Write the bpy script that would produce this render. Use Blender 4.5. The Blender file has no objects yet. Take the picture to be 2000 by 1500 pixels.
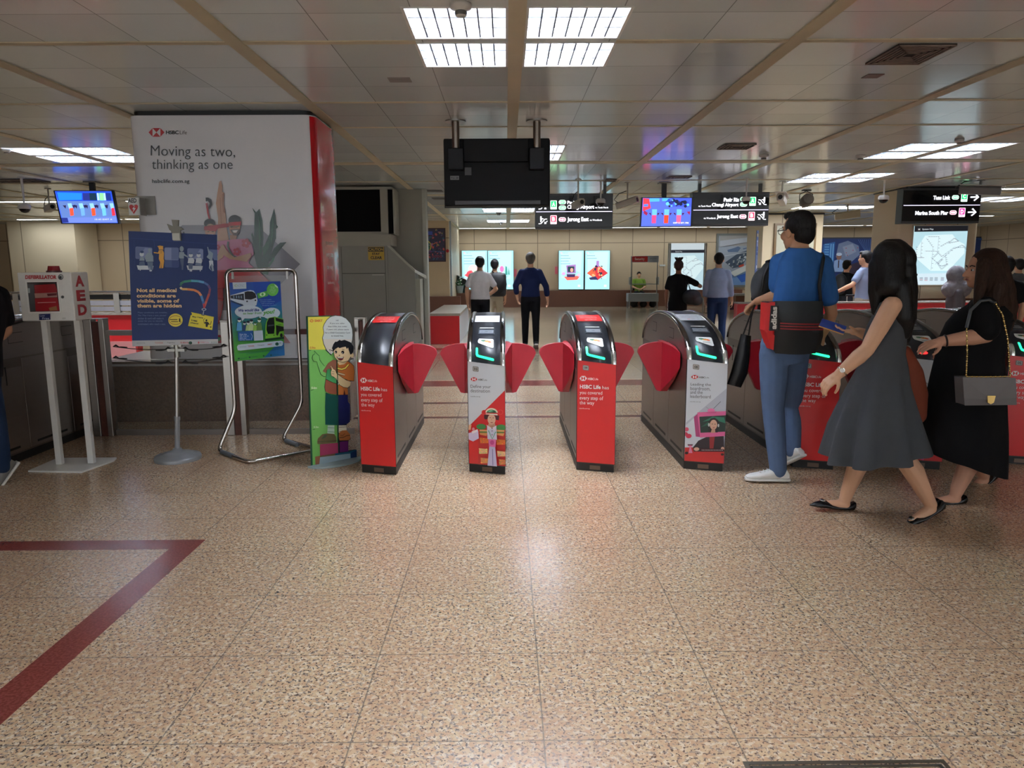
import bpy, bmesh, math, random
import numpy as np
from mathutils import Vector, Matrix
random.seed(7)
S = bpy.context.scene
COL = S.collection
PI = math.pi
# ---------------------------------------------------------------- camera
F, TH, PSI, ROLL, H = 1420.0, math.atan(225/1420.0), 0.0070, -0.0060, 1.45
CH = 2.92                                    # ceiling height
cam = bpy.data.cameras.new('camera'); camo = bpy.data.objects.new('camera', cam); COL.objects.link(camo)
cam.sensor_width = 36; cam.lens = F/2000*36; cam.clip_end = 200; cam.clip_start = .05
CR = Matrix.Rotation(-PSI, 3, 'Z') @ Matrix.Rotation(PI/2-TH, 3, 'X') @ Matrix.Rotation(ROLL, 3, 'Z')
camo.matrix_world = Matrix.Translation((0, 0, H)) @ CR.to_4x4()
S.camera = camo
vs = S.view_settings
vs.view_transform = 'Standard'; vs.look = 'None'; vs.gamma = 1; vs.use_curve_mapping = False; vs.exposure = 0.8
w = bpy.data.worlds.new('world'); S.world = w; w.use_nodes = True
w.node_tree.nodes['Background'].inputs[0].default_value = (.9, .95, 1, 1)
w.node_tree.nodes['Background'].inputs[1].default_value = 1.1
def ray(px, py):
    return CR @ Vector(((px-1000)/F, -(py-750)/F, -1))
def at(px, py, Y):
    d = ray(px, py); t = Y/d.y; return Vector((d.x*t, Y, H+d.z*t))
def fl(px, py, z=0.0):
    d = ray(px, py); t = (z-H)/d.z; return Vector((d.x*t, d.y*t, z))
# ---------------------------------------------------------------- materials
def lin(c):
    if isinstance(c, str): c = tuple(int(c[i:i+2], 16) for i in (0, 2, 4))
    return tuple(((v/255)/12.92 if v/255 <= .04045 else ((v/255+.055)/1.055)**2.4) for v in c[:3])
_mc = {}
def M(c, rough=.5, metal=0., emis=0., noise=.06, scale=30., bump=0., bscale=60., spec=.5, alpha=1., trans=0., coat=0., stretch=None):
    key = (str(c), rough, metal, emis, noise, scale, bump, bscale, spec, alpha, trans, coat, str(stretch))
    if key in _mc: return _mc[key]
    m = bpy.data.materials.new('material'); m.use_nodes = True
    nt = m.node_tree; N = nt.nodes; L = nt.links; b = N['Principled BSDF']; col = lin(c)
    b.inputs['Base Color'].default_value = (*col, 1)
    b.inputs['Roughness'].default_value = rough; b.inputs['Metallic'].default_value = metal
    b.inputs['Specular IOR Level'].default_value = spec
    b.inputs['Alpha'].default_value = alpha
    b.inputs['Transmission Weight'].default_value = trans
    b.inputs['Coat Weight'].default_value = coat
    if emis > 0:
        b.inputs['Emission Color'].default_value = (*col, 1); b.inputs['Emission Strength'].default_value = emis
        b.inputs['Base Color'].default_value = (*[v*.3 for v in col], 1)
    elif noise > 0 or bump > 0:
        tc = N.new('ShaderNodeTexCoord'); src = tc.outputs['Object']
        if stretch:
            mp = N.new('ShaderNodeMapping'); mp.inputs['Scale'].default_value = stretch
            L.new(src, mp.inputs[0]); src = mp.outputs[0]
        if noise > 0:
            n = N.new('ShaderNodeTexNoise'); n.inputs['Scale'].default_value = scale; n.inputs['Detail'].default_value = 3
            L.new(src, n.inputs['Vector'])
            mx = N.new('ShaderNodeMix'); mx.data_type = 'RGBA'
            mx.inputs[6].default_value = (*[v*(1-noise) for v in col], 1)
            mx.inputs[7].default_value = (*[min(1, v*(1+noise)+.002*noise) for v in col], 1)
            L.new(n.outputs[0], mx.inputs[0]); L.new(mx.outputs[2], b.inputs['Base Color'])
        if bump > 0:
            n2 = N.new('ShaderNodeTexNoise'); n2.inputs['Scale'].default_value = bscale; n2.inputs['Detail'].default_value = 4
            L.new(src, n2.inputs['Vector'])
            bp = N.new('ShaderNodeBump'); bp.inputs['Strength'].default_value = bump; bp.inputs['Distance'].default_value = .01
            L.new(n2.outputs[0], bp.inputs['Height']); L.new(bp.outputs[0], b.inputs['Normal'])
    _mc[key] = m
    return m
def steel(c=(176, 172, 166), rough=.32): return M(c, rough, 1.0, noise=.08, scale=6, stretch=(1, 1, 25))
CHROME = lambda: M((205, 205, 203), .14, 1.0, noise=0)
BLK = lambda: M((14, 14, 15), .45)
# ---------------------------------------------------------------- mesh collector
class MB:
    def __init__(s): s.v = []; s.f = []; s.mi = []; s.mats = []; s.sm = []
    def mat(s, m):
        if m not in s.mats: s.mats.append(m)
        return s.mats.index(m)
    def add(s, vs_, fs, m, smooth=False, T=None):
        o = len(s.v); k = s.mat(m)
        for p in vs_:
            p = Vector(p); s.v.append(tuple(T @ p) if T else tuple(p))
        for f in fs: s.f.append([i+o for i in f]); s.mi.append(k); s.sm.append(smooth)
        return s
    def box(s, a, b, m, T=None):
        x0, x1 = sorted((a[0], b[0])); y0, y1 = sorted((a[1], b[1])); z0, z1 = sorted((a[2], b[2]))
        V = [(x0, y0, z0), (x1, y0, z0), (x1, y1, z0), (x0, y1, z0), (x0, y0, z1), (x1, y0, z1), (x1, y1, z1), (x0, y1, z1)]
        return s.add(V, [(0, 3, 2, 1), (4, 5, 6, 7), (0, 1, 5, 4), (1, 2, 6, 5), (2, 3, 7, 6), (3, 0, 4, 7)], m, T=T)
    def prism(s, pts, d, m, smooth=False, T=None):
        """pts: closed 3D outline; d: extrusion vector"""
        n = len(pts); d = Vector(d); V = [Vector(p) for p in pts]; V += [p+d for p in V]
        nrm = Vector((0, 0, 0))
        for i in range(n): nrm += Vector(pts[i]).cross(Vector(pts[(i+1) % n]))
        flip = nrm.dot(d) < 0
        F_ = [list(range(n))[::-1], list(range(n, 2*n))]+[(i, (i+1) % n, n+(i+1) % n, n+i) for i in range(n)]
        if flip: F_ = [list(f)[::-1] for f in F_]
        s.add(V, F_[:2], m, False, T); s.add(V, F_[2:], m, smooth, T); return s
    def loft(s, rings, m, smooth=True, cap=True, closed=True, T=None):
        n = len(rings[0]); V = [p for r in rings for p in r]; F_ = []
        for i in range(len(rings)-1):
            for j in range(n if closed else n-1):
                a = i*n+j; b = i*n+(j+1) % n; F_.append((a, b, b+n, a+n))
        s.add(V, F_, m, smooth, T)
        if cap: s.add(rings[0], [list(range(n))[::-1]], m, False, T); s.add(rings[-1], [list(range(n))], m, False, T)
        return s
    def cyl(s, p0, p1, r0, m, r1=None, n=16, cap=True, smooth=True, T=None):
        p0 = Vector(p0); p1 = Vector(p1); r1 = r0 if r1 is None else r1
        d = (p1-p0).normalized(); u = d.orthogonal().normalized(); w_ = d.cross(u)
        R = [[p+(u*math.cos(2*PI*i/n)+w_*math.sin(2*PI*i/n))*r for i in range(n)] for p, r in ((p0, r0), (p1, r1))]
        return s.loft(R, m, smooth, cap, T=T)
    def tube(s, path, r, m, n=10, cap=True, T=None, closed=False):
        P = [Vector(p) for p in path]; R = []; u = None
        rr = r if hasattr(r, '__len__') else [r]*len(P)
        for i, p in enumerate(P):
            a = P[i-1] if i > 0 else (P[-1] if closed else P[0]); b = P[i+1] if i < len(P)-1 else (P[0] if closed else P[-1])
            d = (b-a).normalized()
            if u is None: u = d.orthogonal().normalized()
            u = (u-d*u.dot(d)).normalized(); w_ = d.cross(u)
            R.append([p+(u*math.cos(2*PI*k/n)+w_*math.sin(2*PI*k/n))*rr[i] for k in range(n)])
        if closed: R.append(R[0]); cap = False
        return s.loft(R, m, True, cap, T=T)
    def lathe(s, prof, m, c=(0, 0, 0), n=28, T=None, smooth=True):
        c = Vector(c)
        R = [[c+Vector((r*math.cos(2*PI*k/n), r*math.sin(2*PI*k/n), z)) for k in range(n)] for r, z in prof]
        return s.loft(R, m, smooth, True, T=T)
    def ell(s, c, r, m, n=16, k=10, T=None, rot=None):
        c = Vector(c); R = []
        for i in range(1, k):
            ph = PI*i/k-PI/2
            q = []
            for j in range(n):
                v = Vector((math.cos(ph)*math.cos(2*PI*j/n)*r[0], math.cos(ph)*math.sin(2*PI*j/n)*r[1], math.sin(ph)*r[2]))
                q.append(c+(rot @ v if rot else v))
            R.append(q)
        return s.loft(R, m, True, True, T=T)
    def build(s, name, parent=None, loc=None, bevel=0, rz=0):
        me = bpy.data.meshes.new(name); me.from_pydata([tuple(p) for p in s.v], [], s.f)
        for m in s.mats: me.materials.append(m)
        me.polygons.foreach_set('material_index', s.mi); me.polygons.foreach_set('use_smooth', s.sm); me.update()
        o = bpy.data.objects.new(name, me); COL.objects.link(o)
        if parent is not None: o.parent = parent
        if loc is not None: o.location = loc
        if rz: o.rotation_euler.z = rz
        if bevel:
            b = o.modifiers.new('bevel', 'BEVEL'); b.width = bevel; b.segments = 2; b.limit_method = 'ANGLE'; b.angle_limit = .7
        return o
def tag(o, label, cat, group=None, kind=None):
    if label: o['label'] = label
    if cat: o['category'] = cat
    if group: o['group'] = group
    if kind: o['kind'] = kind
    return o
def thing(name, label, cat, loc=(0, 0, 0), rz=0, group=None):
    o = bpy.data.objects.new(name, None); COL.objects.link(o); o.location = loc; o.rotation_euler = (0, 0, rz)
    o.empty_display_size = .1
    return tag(o, label, cat, group)
def structure(o): o['kind'] = 'structure'; return o
def dup(root, loc, rz, label=None, group=None):
    r = root.copy(); COL.objects.link(r); r.location = loc; r.rotation_euler = (0, 0, rz)
    if label: r['label'] = label
    if group: r['group'] = group
    def rec(a, b):
        for ch in list(a.children):
            c = ch.copy(); COL.objects.link(c); c.parent = b; rec(ch, c)
    rec(root, r)
    return r
# ---------------------------------------------------------------- lettering and printed artwork
_tx = {}
def text2d(body, bold=0., shear=0., sp=1.):
    k = (body, bold, shear, sp)
    if k not in _tx:
        c = bpy.data.curves.new('t', 'FONT'); c.body = body; c.size = 1; c.resolution_u = 3; c.offset = bold; c.shear = shear; c.space_character = sp
        o = bpy.data.objects.new('t', c); me = o.to_mesh()
        V = [(v.co.x, v.co.y) for v in me.vertices]; Fs = [list(p.vertices) for p in me.polygons]
        o.to_mesh_clear(); bpy.data.objects.remove(o); bpy.data.curves.remove(c)
        if not V: V = [(0, 0)]
        _tx[k] = (V, Fs)
    return _tx[k]
class Art:
    """flat print on a w x h sheet (metres, origin lower left). Q: 4 traced corners (tl,tr,br,bl) so shapes can be given in traced units."""
    def __init__(s, w, h, Q=None, emis=0., rough=.35, step=.00025, fn=None, coat=0., metal=0.):
        s.w, s.h, s.emis, s.rough, s.step, s.coat = w, h, emis, rough, step, coat
        s.b = MB(); s.l = 0; s.fn = fn; s.Hm = None
        if Q:
            A = []; B = []
            for (x, y), (u, v) in zip(Q, [(0, h), (w, h), (w, 0), (0, 0)]):
                A += [[x, y, 1, 0, 0, 0, -u*x, -u*y], [0, 0, 0, x, y, 1, -v*x, -v*y]]; B += [u, v]
            s.Hm = np.append(np.linalg.solve(np.array(A, float), np.array(B, float)), 1).reshape(3, 3)
    def m(s, c): return M(c, s.rough, 0, emis=s.emis, noise=0, coat=s.coat)
    def q(s, x, y):
        if s.Hm is None: return (x, y)
        r = s.Hm @ np.array([x, y, 1.]); return (r[0]/r[2], r[1]/r[2])
    def raw(s, P, Fs, c, lay=None):
        l = s.l if lay is None else lay
        f = s.fn or (lambda x, y, d: (x, -d, y))
        s.b.add([f(x, y, l*s.step) for x, y in P], Fs, s.m(c)); s.l += 1
        return s
    def poly(s, pts, c, clip=True):
        P = [s.q(*p) for p in pts]
        if clip: P = [(min(max(x, 0), s.w), min(max(y, 0), s.h)) for x, y in P]
        ar = sum(P[i][0]*P[(i+1) % len(P)][1]-P[(i+1) % len(P)][0]*P[i][1] for i in range(len(P)))
        if ar < 0: P = P[::-1]
        return s.raw(P, [list(range(len(P)))], c)
    def sheet(s, c): return s.raw([(0, 0), (s.w, 0), (s.w, s.h), (0, s.h)], [[0, 1, 2, 3]], c)
    def rect(s, x0, y0, x1, y1, c): return s.poly([(x0, y0), (x1, y0), (x1, y1), (x0, y1)], c)
    def disc(s, cx, cy, rx, ry, c, n=24, a0=0, a1=2*PI, rot=0):
        P = []
        for i in range(n):
            a = a0+(a1-a0)*i/(n if a1-a0 > 6.28 else n-1); x = rx*math.cos(a); y = ry*math.sin(a)
            P.append((cx+x*math.cos(rot)-y*math.sin(rot), cy+x*math.sin(rot)+y*math.cos(rot)))
        return s.poly(P, c)
    def rrect(s, x0, y0, x1, y1, r, c):
        x0, x1 = sorted((x0, x1)); y0, y1 = sorted((y0, y1)); P = []
        for cx, cy, a in ((x1-r, y1-r, 0), (x0+r, y1-r, PI/2), (x0+r, y0+r, PI), (x1-r, y0+r, 1.5*PI)):
            P += [(cx+r*math.cos(a+i*PI/10), cy+r*math.sin(a+i*PI/10)) for i in range(6)]
        return s.poly(P, c)
    def line(s, pts, wd, c, closed=False):
        P = [Vector(s.q(*p)) for p in pts]
        if closed: P.append(P[0])
        if 1:
            a = Vector(s.q(pts[0][0]-wd/2, pts[0][1])); b = Vector(s.q(pts[0][0]+wd/2, pts[0][1])); wd = (b-a).length
        A = []; B = []
        for i, p in enumerate(P):
            d = (P[min(i+1, len(P)-1)]-P[max(i-1, 0)])
            if d.length < 1e-9: d = Vector((1, 0))
            d.normalize(); n = Vector((-d.y, d.x))*wd/2; A.append(tuple(p+n)); B.append(tuple(p-n))
        n = len(P); return s.raw(A+B, [[i+n, i+1+n, i+1, i] for i in range(n-1)], c)
    def text(s, body, x0, x1, yb, yt, c, bold=0., shear=0., rise=0., sp=1.):
        """x0..x1 extent; yb baseline/bottom, yt top of the letters, in traced units; rise: y shift at the right end"""
        V, Fs = text2d(body, bold, shear, sp)
        ax = min(v[0] for v in V); bx = max(v[0] for v in V); ay = min(v[1] for v in V); by = max(v[1] for v in V)
        P = []
        for x, y in V:
            u = (x-ax)/max(bx-ax, 1e-6); v = (y-ay)/max(by-ay, 1e-6)
            P.append(s.q(x0+(x1-x0)*u, yb+(yt-yb)*v+rise*u))
        return s.raw(P, Fs, c)
    def build(s, name, parent=None, loc=None, rz=0): return s.b.build(name, parent, loc, rz=rz)
def hexagon_logo(a, x0, x1, y0, y1, red, white, inv=False):
    """six-sided red and white mark: y0 bottom, y1 top"""
    w_ = x1-x0; t = w_*.25; cx = (x0+x1)/2; cy = (y0+y1)/2; c1 = white if inv else red; c2 = red if inv else white
    a.poly([(x0, cy), (x0+t, y0), (x1-t, y0), (x1, cy), (x1-t, y1), (x0+t, y1)], c1)
    a.poly([(x0+t, y0), (cx, cy), (x0+t, y1)], c2); a.poly([(x1-t, y0), (cx, cy), (x1-t, y1)], c2)
# ---------------------------------------------------------------- light fittings grid
STRX = .075; STRP = 1.83                       # ceiling runner strips
TROF = []                                      # (x0, x1, y0, y1, tall)
def quad_of(xc, y0):                           # four troffers round a runner strip
    for sx in (-1, 1):
        for k in (0, 1):
            a = xc+sx*.062; b = xc+sx*.655
            TROF.append((min(a, b), max(a, b), y0+k*.66, y0+k*.66+.56))
QUADS = [(0, -9.35), (-3, -4.75), (0, -4.75), (3, -4.75), (-3, -.15), (0, -.15), (3, -.15), (0, 4.42), (-3, 9.1), (0, 9.1), (3, 9.1), (3, 11.9),
         (0, 13.7), (0, 18.3), (0, 22.6), (-3, 18.3), (3, 18.3), (6, 16.0), (-6, -.15), (6, -.15)]
for k, y in QUADS: quad_of(STRX+STRP*k, y)
LINES = [(-12.5, -8.4, 15.9, 16.05), (-8.1, -4.9, 15.9, 16.05), (9.6, 14.0, 14.3, 14.45), (11.5, 14.5, 21.9, 22.05), (-14, -5.2, 21.3, 21.45), (7.3, 9.3, 18.2, 19.0), (-2.6, 8.8, 27.1, 27.2), (9.0, 16.5, 26.6, 26.7)]  # last strip is an added light, put in only to brighten the blue mural
# ---------------------------------------------------------------- floor
def floor_material():
    m = bpy.data.materials.new('granite_floor'); m.use_nodes = True; nt = m.node_tree; N = nt.nodes; L = nt.links; b = N['Principled BSDF']
    tc = N.new('ShaderNodeTexCoord'); sx = N.new('ShaderNodeSeparateXYZ'); L.new(tc.outputs['Object'], sx.inputs[0])
    def mt(op, a, b_=None, c=None):
        n = N.new('ShaderNodeMath'); n.operation = op
        for i, v in enumerate((a, b_, c)):
            if v is None: continue
            if isinstance(v, (int, float)): n.inputs[i].default_value = v
            else: L.new(v, n.inputs[i])
        return n.outputs[0]
    def mix(f, a, c):
        n = N.new('ShaderNodeMix'); n.data_type = 'RGBA'
        for i, v in ((0, f), (6, a), (7, c)):
            if isinstance(v, tuple): n.inputs[i].default_value = (*v, 1)
            elif isinstance(v, float): n.inputs[i].default_value = v
            else: L.new(v, n.inputs[i])
        return n.outputs[2]
    def noise(sc, det=2, off=0.):
        n = N.new('ShaderNodeTexNoise'); n.inputs['Scale'].default_value = sc; n.inputs['Detail'].default_value = det
        mp = N.new('ShaderNodeMapping'); mp.inputs['Location'].default_value = (off, off*.7, 0); L.new(tc.outputs['Object'], mp.inputs[0]); L.new(mp.outputs[0], n.inputs['Vector'])
        return n.outputs[0]
    def sstep(v, a, c):
        n = N.new('ShaderNodeMapRange'); n.interpolation_type = 'SMOOTHSTEP'
        L.new(v, n.inputs[0]); n.inputs[1].default_value = a; n.inputs[2].default_value = c; return n.outputs[0]
    base = mix(sstep(noise(38, 3), .42, .58), lin((208, 182, 146)), lin((198, 164, 130)))
    base = mix(sstep(noise(48, 3, 3.), .53, .60), base, lin((222, 206, 178)))
    base = mix(sstep(noise(62, 4, 9.), .55, .62), base, lin((150, 138, 126)))
    base = mix(sstep(noise(95, 5, 17.), .575, .61), base, lin((62, 58, 58)))
    base = mix(sstep(noise(70, 5, 41.), .625, .655), base, lin((26, 26, 30)))
    base = mix(sstep(noise(2.1, 3, 5.), .25, .8), base, mix(.35, base, lin((176, 138, 112))))
    # slab tint
    tx = mt('FLOOR', mt('DIVIDE', mt('SUBTRACT', sx.outputs[0], .107), .6)); ty = mt('FLOOR', mt('DIVIDE', mt('SUBTRACT', sx.outputs[1], 2.06), .52))
    cb = N.new('ShaderNodeCombineXYZ'); L.new(tx, cb.inputs[0]); L.new(ty, cb.inputs[1]); wn = N.new('ShaderNodeTexWhiteNoise'); wn.noise_dimensions = '2D'; L.new(cb.outputs[0], wn.inputs[0])
    base = mix(mt('MULTIPLY', wn.outputs[0], .10), base, lin((150, 112, 88)))
    # joints
    fx = mt('FRACT', mt('DIVIDE', mt('SUBTRACT', sx.outputs[0], .107), .6)); fy = mt('FRACT', mt('DIVIDE', mt('SUBTRACT', sx.outputs[1], 2.06), .52))
    jx = mt('LESS_THAN', mt('MINIMUM', fx, mt('SUBTRACT', 1., fx)), .0042); jy = mt('LESS_THAN', mt('MINIMUM', fy, mt('SUBTRACT', 1., fy)), .0046)
    j = mt('MAXIMUM', jx, jy); base = mix(mt('MULTIPLY', j, .68), base, lin((92, 86, 80)))
    # inlaid maroon strips
    def inr(v, a, c): return mt('MULTIPLY', mt('GREATER_THAN', v, a), mt('LESS_THAN', v, c))
    X, Y = sx.outputs[0], sx.outputs[1]
    m1 = mt('MULTIPLY', inr(X, -1.79, -1.65), mt('LESS_THAN', Y, 3.80)); m2 = mt('MULTIPLY', mt('LESS_THAN', X, -1.65), inr(Y, 3.665, 3.80))
    m3 = mt('MAXIMUM', inr(Y, 7.02, 7.11), inr(Y, 7.80, 7.90)); m4 = inr(Y, 9.0, 9.45)
    m3 = mt('MAXIMUM', m3, mt('MAXIMUM', m4, inr(Y, 13.2, 13.45)))
    mm = mt('MAXIMUM', mt('MAXIMUM', m1, m2), m3)
    far = mt('GREATER_THAN', Y, 9.5)
    base = mix(mt('MULTIPLY', far, .62), base, lin((150, 140, 120)))
    base = mix(mm, base, mix(sstep(noise(90, 2, 30.), .4, .62), lin((112, 50, 44)), lin((132, 66, 58))))
    L.new(base, b.inputs['Base Color'])
    r = mt('ADD', mt('MULTIPLY', noise(3.5, 4, 50.), .06), .195); r = mt('SUBTRACT', r, mt('MULTIPLY', far, .09)); L.new(r, b.inputs['Roughness'])
    b.inputs['Specular IOR Level'].default_value = .38
    return m
FM = floor_material()
structure(MB().add([(-16, -12, 0), (18, -12, 0), (18, 30, 0), (-16, 30, 0)], [(0, 1, 2, 3)], FM).build('floor'))
# ---------------------------------------------------------------- ceiling
def ceiling_material():
    m = bpy.data.materials.new('ceiling_panels'); m.use_nodes = True; nt = m.node_tree; N = nt.nodes; L = nt.links; b = N['Principled BSDF']
    tc = N.new('ShaderNodeTexCoord'); sx = N.new('ShaderNodeSeparateXYZ'); L.new(tc.outputs['Object'], sx.inputs[0])
    def mt(op, a, b_=None):
        n = N.new('ShaderNodeMath'); n.operation = op
        for i, v in enumerate((a, b_)):
            if v is None: continue
            if isinstance(v, (int, float)): n.inputs[i].default_value = v
            else: L.new(v, n.inputs[i])
        return n.outputs[0]
    def mix(f, a, c):
        n = N.new('ShaderNodeMix'); n.data_type = 'RGBA'
        for i, v in ((0, f), (6, a), (7, c)):
            if isinstance(v, tuple): n.inputs[i].default_value = (*v, 1)
            elif isinstance(v, float): n.inputs[i].default_value = v
            else: L.new(v, n.inputs[i])
        return n.outputs[2]
    X, Y = sx.outputs[0], sx.outputs[1]
    u = mt('DIVIDE', mt('SUBTRACT', X, STRX), .61); v = mt('DIVIDE', mt('SUBTRACT', Y, 5.08), .57)
    fu, fv = mt('FRACT', u), mt('FRACT', v)
    cb = N.new('ShaderNodeCombineXYZ'); L.new(mt('FLOOR', u), cb.inputs[0]); L.new(mt('FLOOR', v), cb.inputs[1])
    wn = N.new('ShaderNodeTexWhiteNoise'); wn.noise_dimensions = '2D'; L.new(cb.outputs[0], wn.inputs[0])
    base = mix(wn.outputs[0], lin((196, 206, 207)), lin((216, 226, 227)))
    n = N.new('ShaderNodeTexNoise'); n.inputs['Scale'].default_value = 1.6; n.inputs['Detail'].default_value = 5; L.new(tc.outputs['Object'], n.inputs['Vector'])
    base = mix(mt('MULTIPLY', n.outputs[0], .25), base, lin((184, 186, 178)))
    j = mt('MAXIMUM', mt('LESS_THAN', mt('MINIMUM', fu, mt('SUBTRACT', 1., fu)), .0052), mt('LESS_THAN', mt('MINIMUM', fv, mt('SUBTRACT', 1., fv)), .0052))
    base = mix(mt('MULTIPLY', j, .6), base, lin((70, 66, 60)))
    L.new(base, b.inputs['Base Color']); b.inputs['Roughness'].default_value = .17; b.inputs['Specular IOR Level'].default_value = .5
    bp = N.new('ShaderNodeBump'); bp.inputs['Strength'].default_value = .35; bp.inputs['Distance'].default_value = .004
    n3 = N.new('ShaderNodeTexNoise'); n3.inputs['Scale'].default_value = 2.2; L.new(tc.outputs['Object'], n3.inputs['Vector'])
    L.new(n3.outputs[0], bp.inputs['Height']); L.new(bp.outputs[0], b.inputs['Normal'])
    return m
CM = ceiling_material()
def ceiling():
    holes = [t for t in TROF]+[l for l in LINES]
    xs = sorted({-16., 18.}|{h[0] for h in holes}|{h[1] for h in holes}); ys = sorted({-12., 30.}|{h[2] for h in holes}|{h[3] for h in holes})
    b = MB(); V = []; Fs = []
    for i in range(len(xs)-1):
        for j in range(len(ys)-1):
            cx = (xs[i]+xs[i+1])/2; cy = (ys[j]+ys[j+1])/2
            if any(h[0] < cx < h[1] and h[2] < cy < h[3] for h in holes): continue
            o = len(V); V += [(xs[i], ys[j], CH), (xs[i], ys[j+1], CH), (xs[i+1], ys[j+1], CH), (xs[i+1], ys[j], CH)]; Fs.append((o, o+1, o+2, o+3))
    b.add(V, Fs, CM); structure(b.build('ceiling'))
    structure(MB().box((-16, -12, CH+.22), (18, 30, CH+.3), M((90, 88, 84), .8)).build('ceiling'))
ceiling()
STR = M((188, 178, 150), .55, noise=.1, scale=4)
n_tr = 0
def trim(a, b, m):
    global n_tr
    n_tr += 1; structure(MB().box(a, b, m).build('trim_%d' % n_tr))
def hole_at(x, y): return any(t[0]-.02 < x < t[1]+.02 and t[2]-.02 < y < t[3]+.02 for t in TROF+LINES)
for k in range(-8, 10):
    x = STRX+STRP*k
    trim((x-.052, -12, CH-.012), (x+.052, 27.9, CH-.001), STR)
for y, wd in ((.5, .07), (5.045, .06), (6.78, .035), (7.93, .03), (10.55, .22), (12.7, .06), (15.0, .25), (17.4, .06), (20.3, .25)):
    xs = -16
    # broken where a fitting stands
    segs = []; x = -16.
    hs = sorted((t[0], t[1]) for t in TROF+LINES if t[2]-.01 < y+wd/2 and t[3]+.01 > y-wd/2)
    for h0, h1 in hs:
        if h0 > x: segs.append((x, h0))
        x = max(x, h1)
    segs.append((x, 18.))
    for a, c in segs:
        if c-a > .15: trim((a, y-wd/2, CH-.008), (c, y+wd/2, CH-.0005), STR)
# ---------------------------------------------------------------- troffers
LAMP = 80.0
def troffer_proto(w_, d_):
    t = thing('ceiling_light', 'x', 'ceiling light')
    white = M((176, 180, 186), .4, noise=.03)
    hb = MB(); z0, z1 = 0., .13
    hb.box((0, 0, z1), (w_, d_, z1+.01), white)
    for a, b in (((0, 0, z0), (.006, d_, z1)), ((w_-.006, 0, z0), (w_, d_, z1)), ((0, 0, z0), (w_, .006, z1)), ((0, d_-.006, z0), (w_, d_, z1))): hb.box(a, b, white)
    hb.build('housing', t)
    e = M((234, 240, 252), .5, emis=LAMP*1.9)
    for k in (.25, .5, .75): MB().cyl((.03, d_*k, .1), (w_-.03, d_*k, .1), .013, e, n=8).build('tube', t)
    lv = MB(); wm = M((100, 106, 114), .4, noise=0)
    nx = 7; ny = 3
    for i in range(1, nx): x = w_*i/nx; lv.prism([(x-.0015, .006, .072), (x+.0015, .006, .072), (x+.005, .006, .004), (x-.005, .006, .004)], (0, d_-.012, 0), wm)
    for j in range(1, ny): y = d_*j/ny; lv.prism([(.006, y-.0015, .072), (.006, y-.006, .004), (.006, y+.006, .004), (.006, y+.0015, .072)], (w_-.012, 0, 0), wm)
    lv.build('louvre', t)
    fr = MB(); al = M((200, 200, 196), .4)
    for a, b in (((-.012, -.012, -.004), (.006, d_+.012, 0)), ((w_-.006, -.012, -.004), (w_+.012, d_+.012, 0)), ((0.006, -.012, -.004), (w_-.006, .006, 0)), ((0.006, d_-.006, -.004), (w_-.006, d_+.012, 0))): fr.box(a, b, al)
    fr.build('frame', t)
    return t
place = {0: 'over the fare gates aisle', -3: 'left of the white advertising column', 3: 'toward the right platform signs'}
tp = None
for i, (x0, x1, y0, y1) in enumerate(TROF):
    k = i//4; kk, yy = QUADS[k]; s_ = 'left' if i % 4 < 2 else 'right'; n_ = 'near' if i % 2 == 0 else 'far'
    side = {0: 'central', -3: 'left side', 3: 'right side', 6: 'far right', -6: 'far left'}[kk]
    dist = 'behind the viewer' if yy < 1 else ('closest to the viewer' if yy < 5 else ('in the middle distance' if yy < 10 else ('beyond the fare gates' if yy < 13 else ('past the hanging direction signs' if yy < 15 else ('well beyond the signs' if yy < 20 else 'nearest the back wall')))))
    lab = 'lit louvred square ceiling light, %s %s of the %s four %s' % (n_, s_, side, dist)
    if tp is None: tp = troffer_proto(x1-x0, y1-y0); r = tp; r.location = (x0, y0, CH); r['label'] = lab
    else: r = dup(tp, (x0, y0, CH), 0, lab)
    r['group'] = 'louvred ceiling lights'
for i, (x0, x1, y0, y1) in enumerate(LINES):
    lab = ['long thin fluorescent strip light, further left of the pair above the left screen', 'long thin fluorescent strip light just behind the left hanging screen', 'thin strip light right of the platform sign column', 'short strip light low at the far right edge', 'thin cove strip light running in front of the left back wall', 'wide bright ceiling light panel beside the sign column', 'thin cove light washing the back wall above the backlit posters', 'thin cove light washing the dark blue mural'][i]
    t = thing('strip_light', lab, 'ceiling light', ((x0+x1)/2, (y0+y1)/2, CH))
    a = (x1-x0)/2; c = (y1-y0)/2
    MB().box((-a, -c, .0), (a, c, .012), M((238, 244, 250), .5, emis=16.0)).build('diffuser', t)
    f_ = MB(); al = M((190, 188, 182), .4)
    f_.box((-a-.02, -c-.02, -.006), (a+.02, -c, 0), al); f_.box((-a-.02, c, -.006), (a+.02, c+.02, 0), al); f_.build('frame', t)
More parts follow.
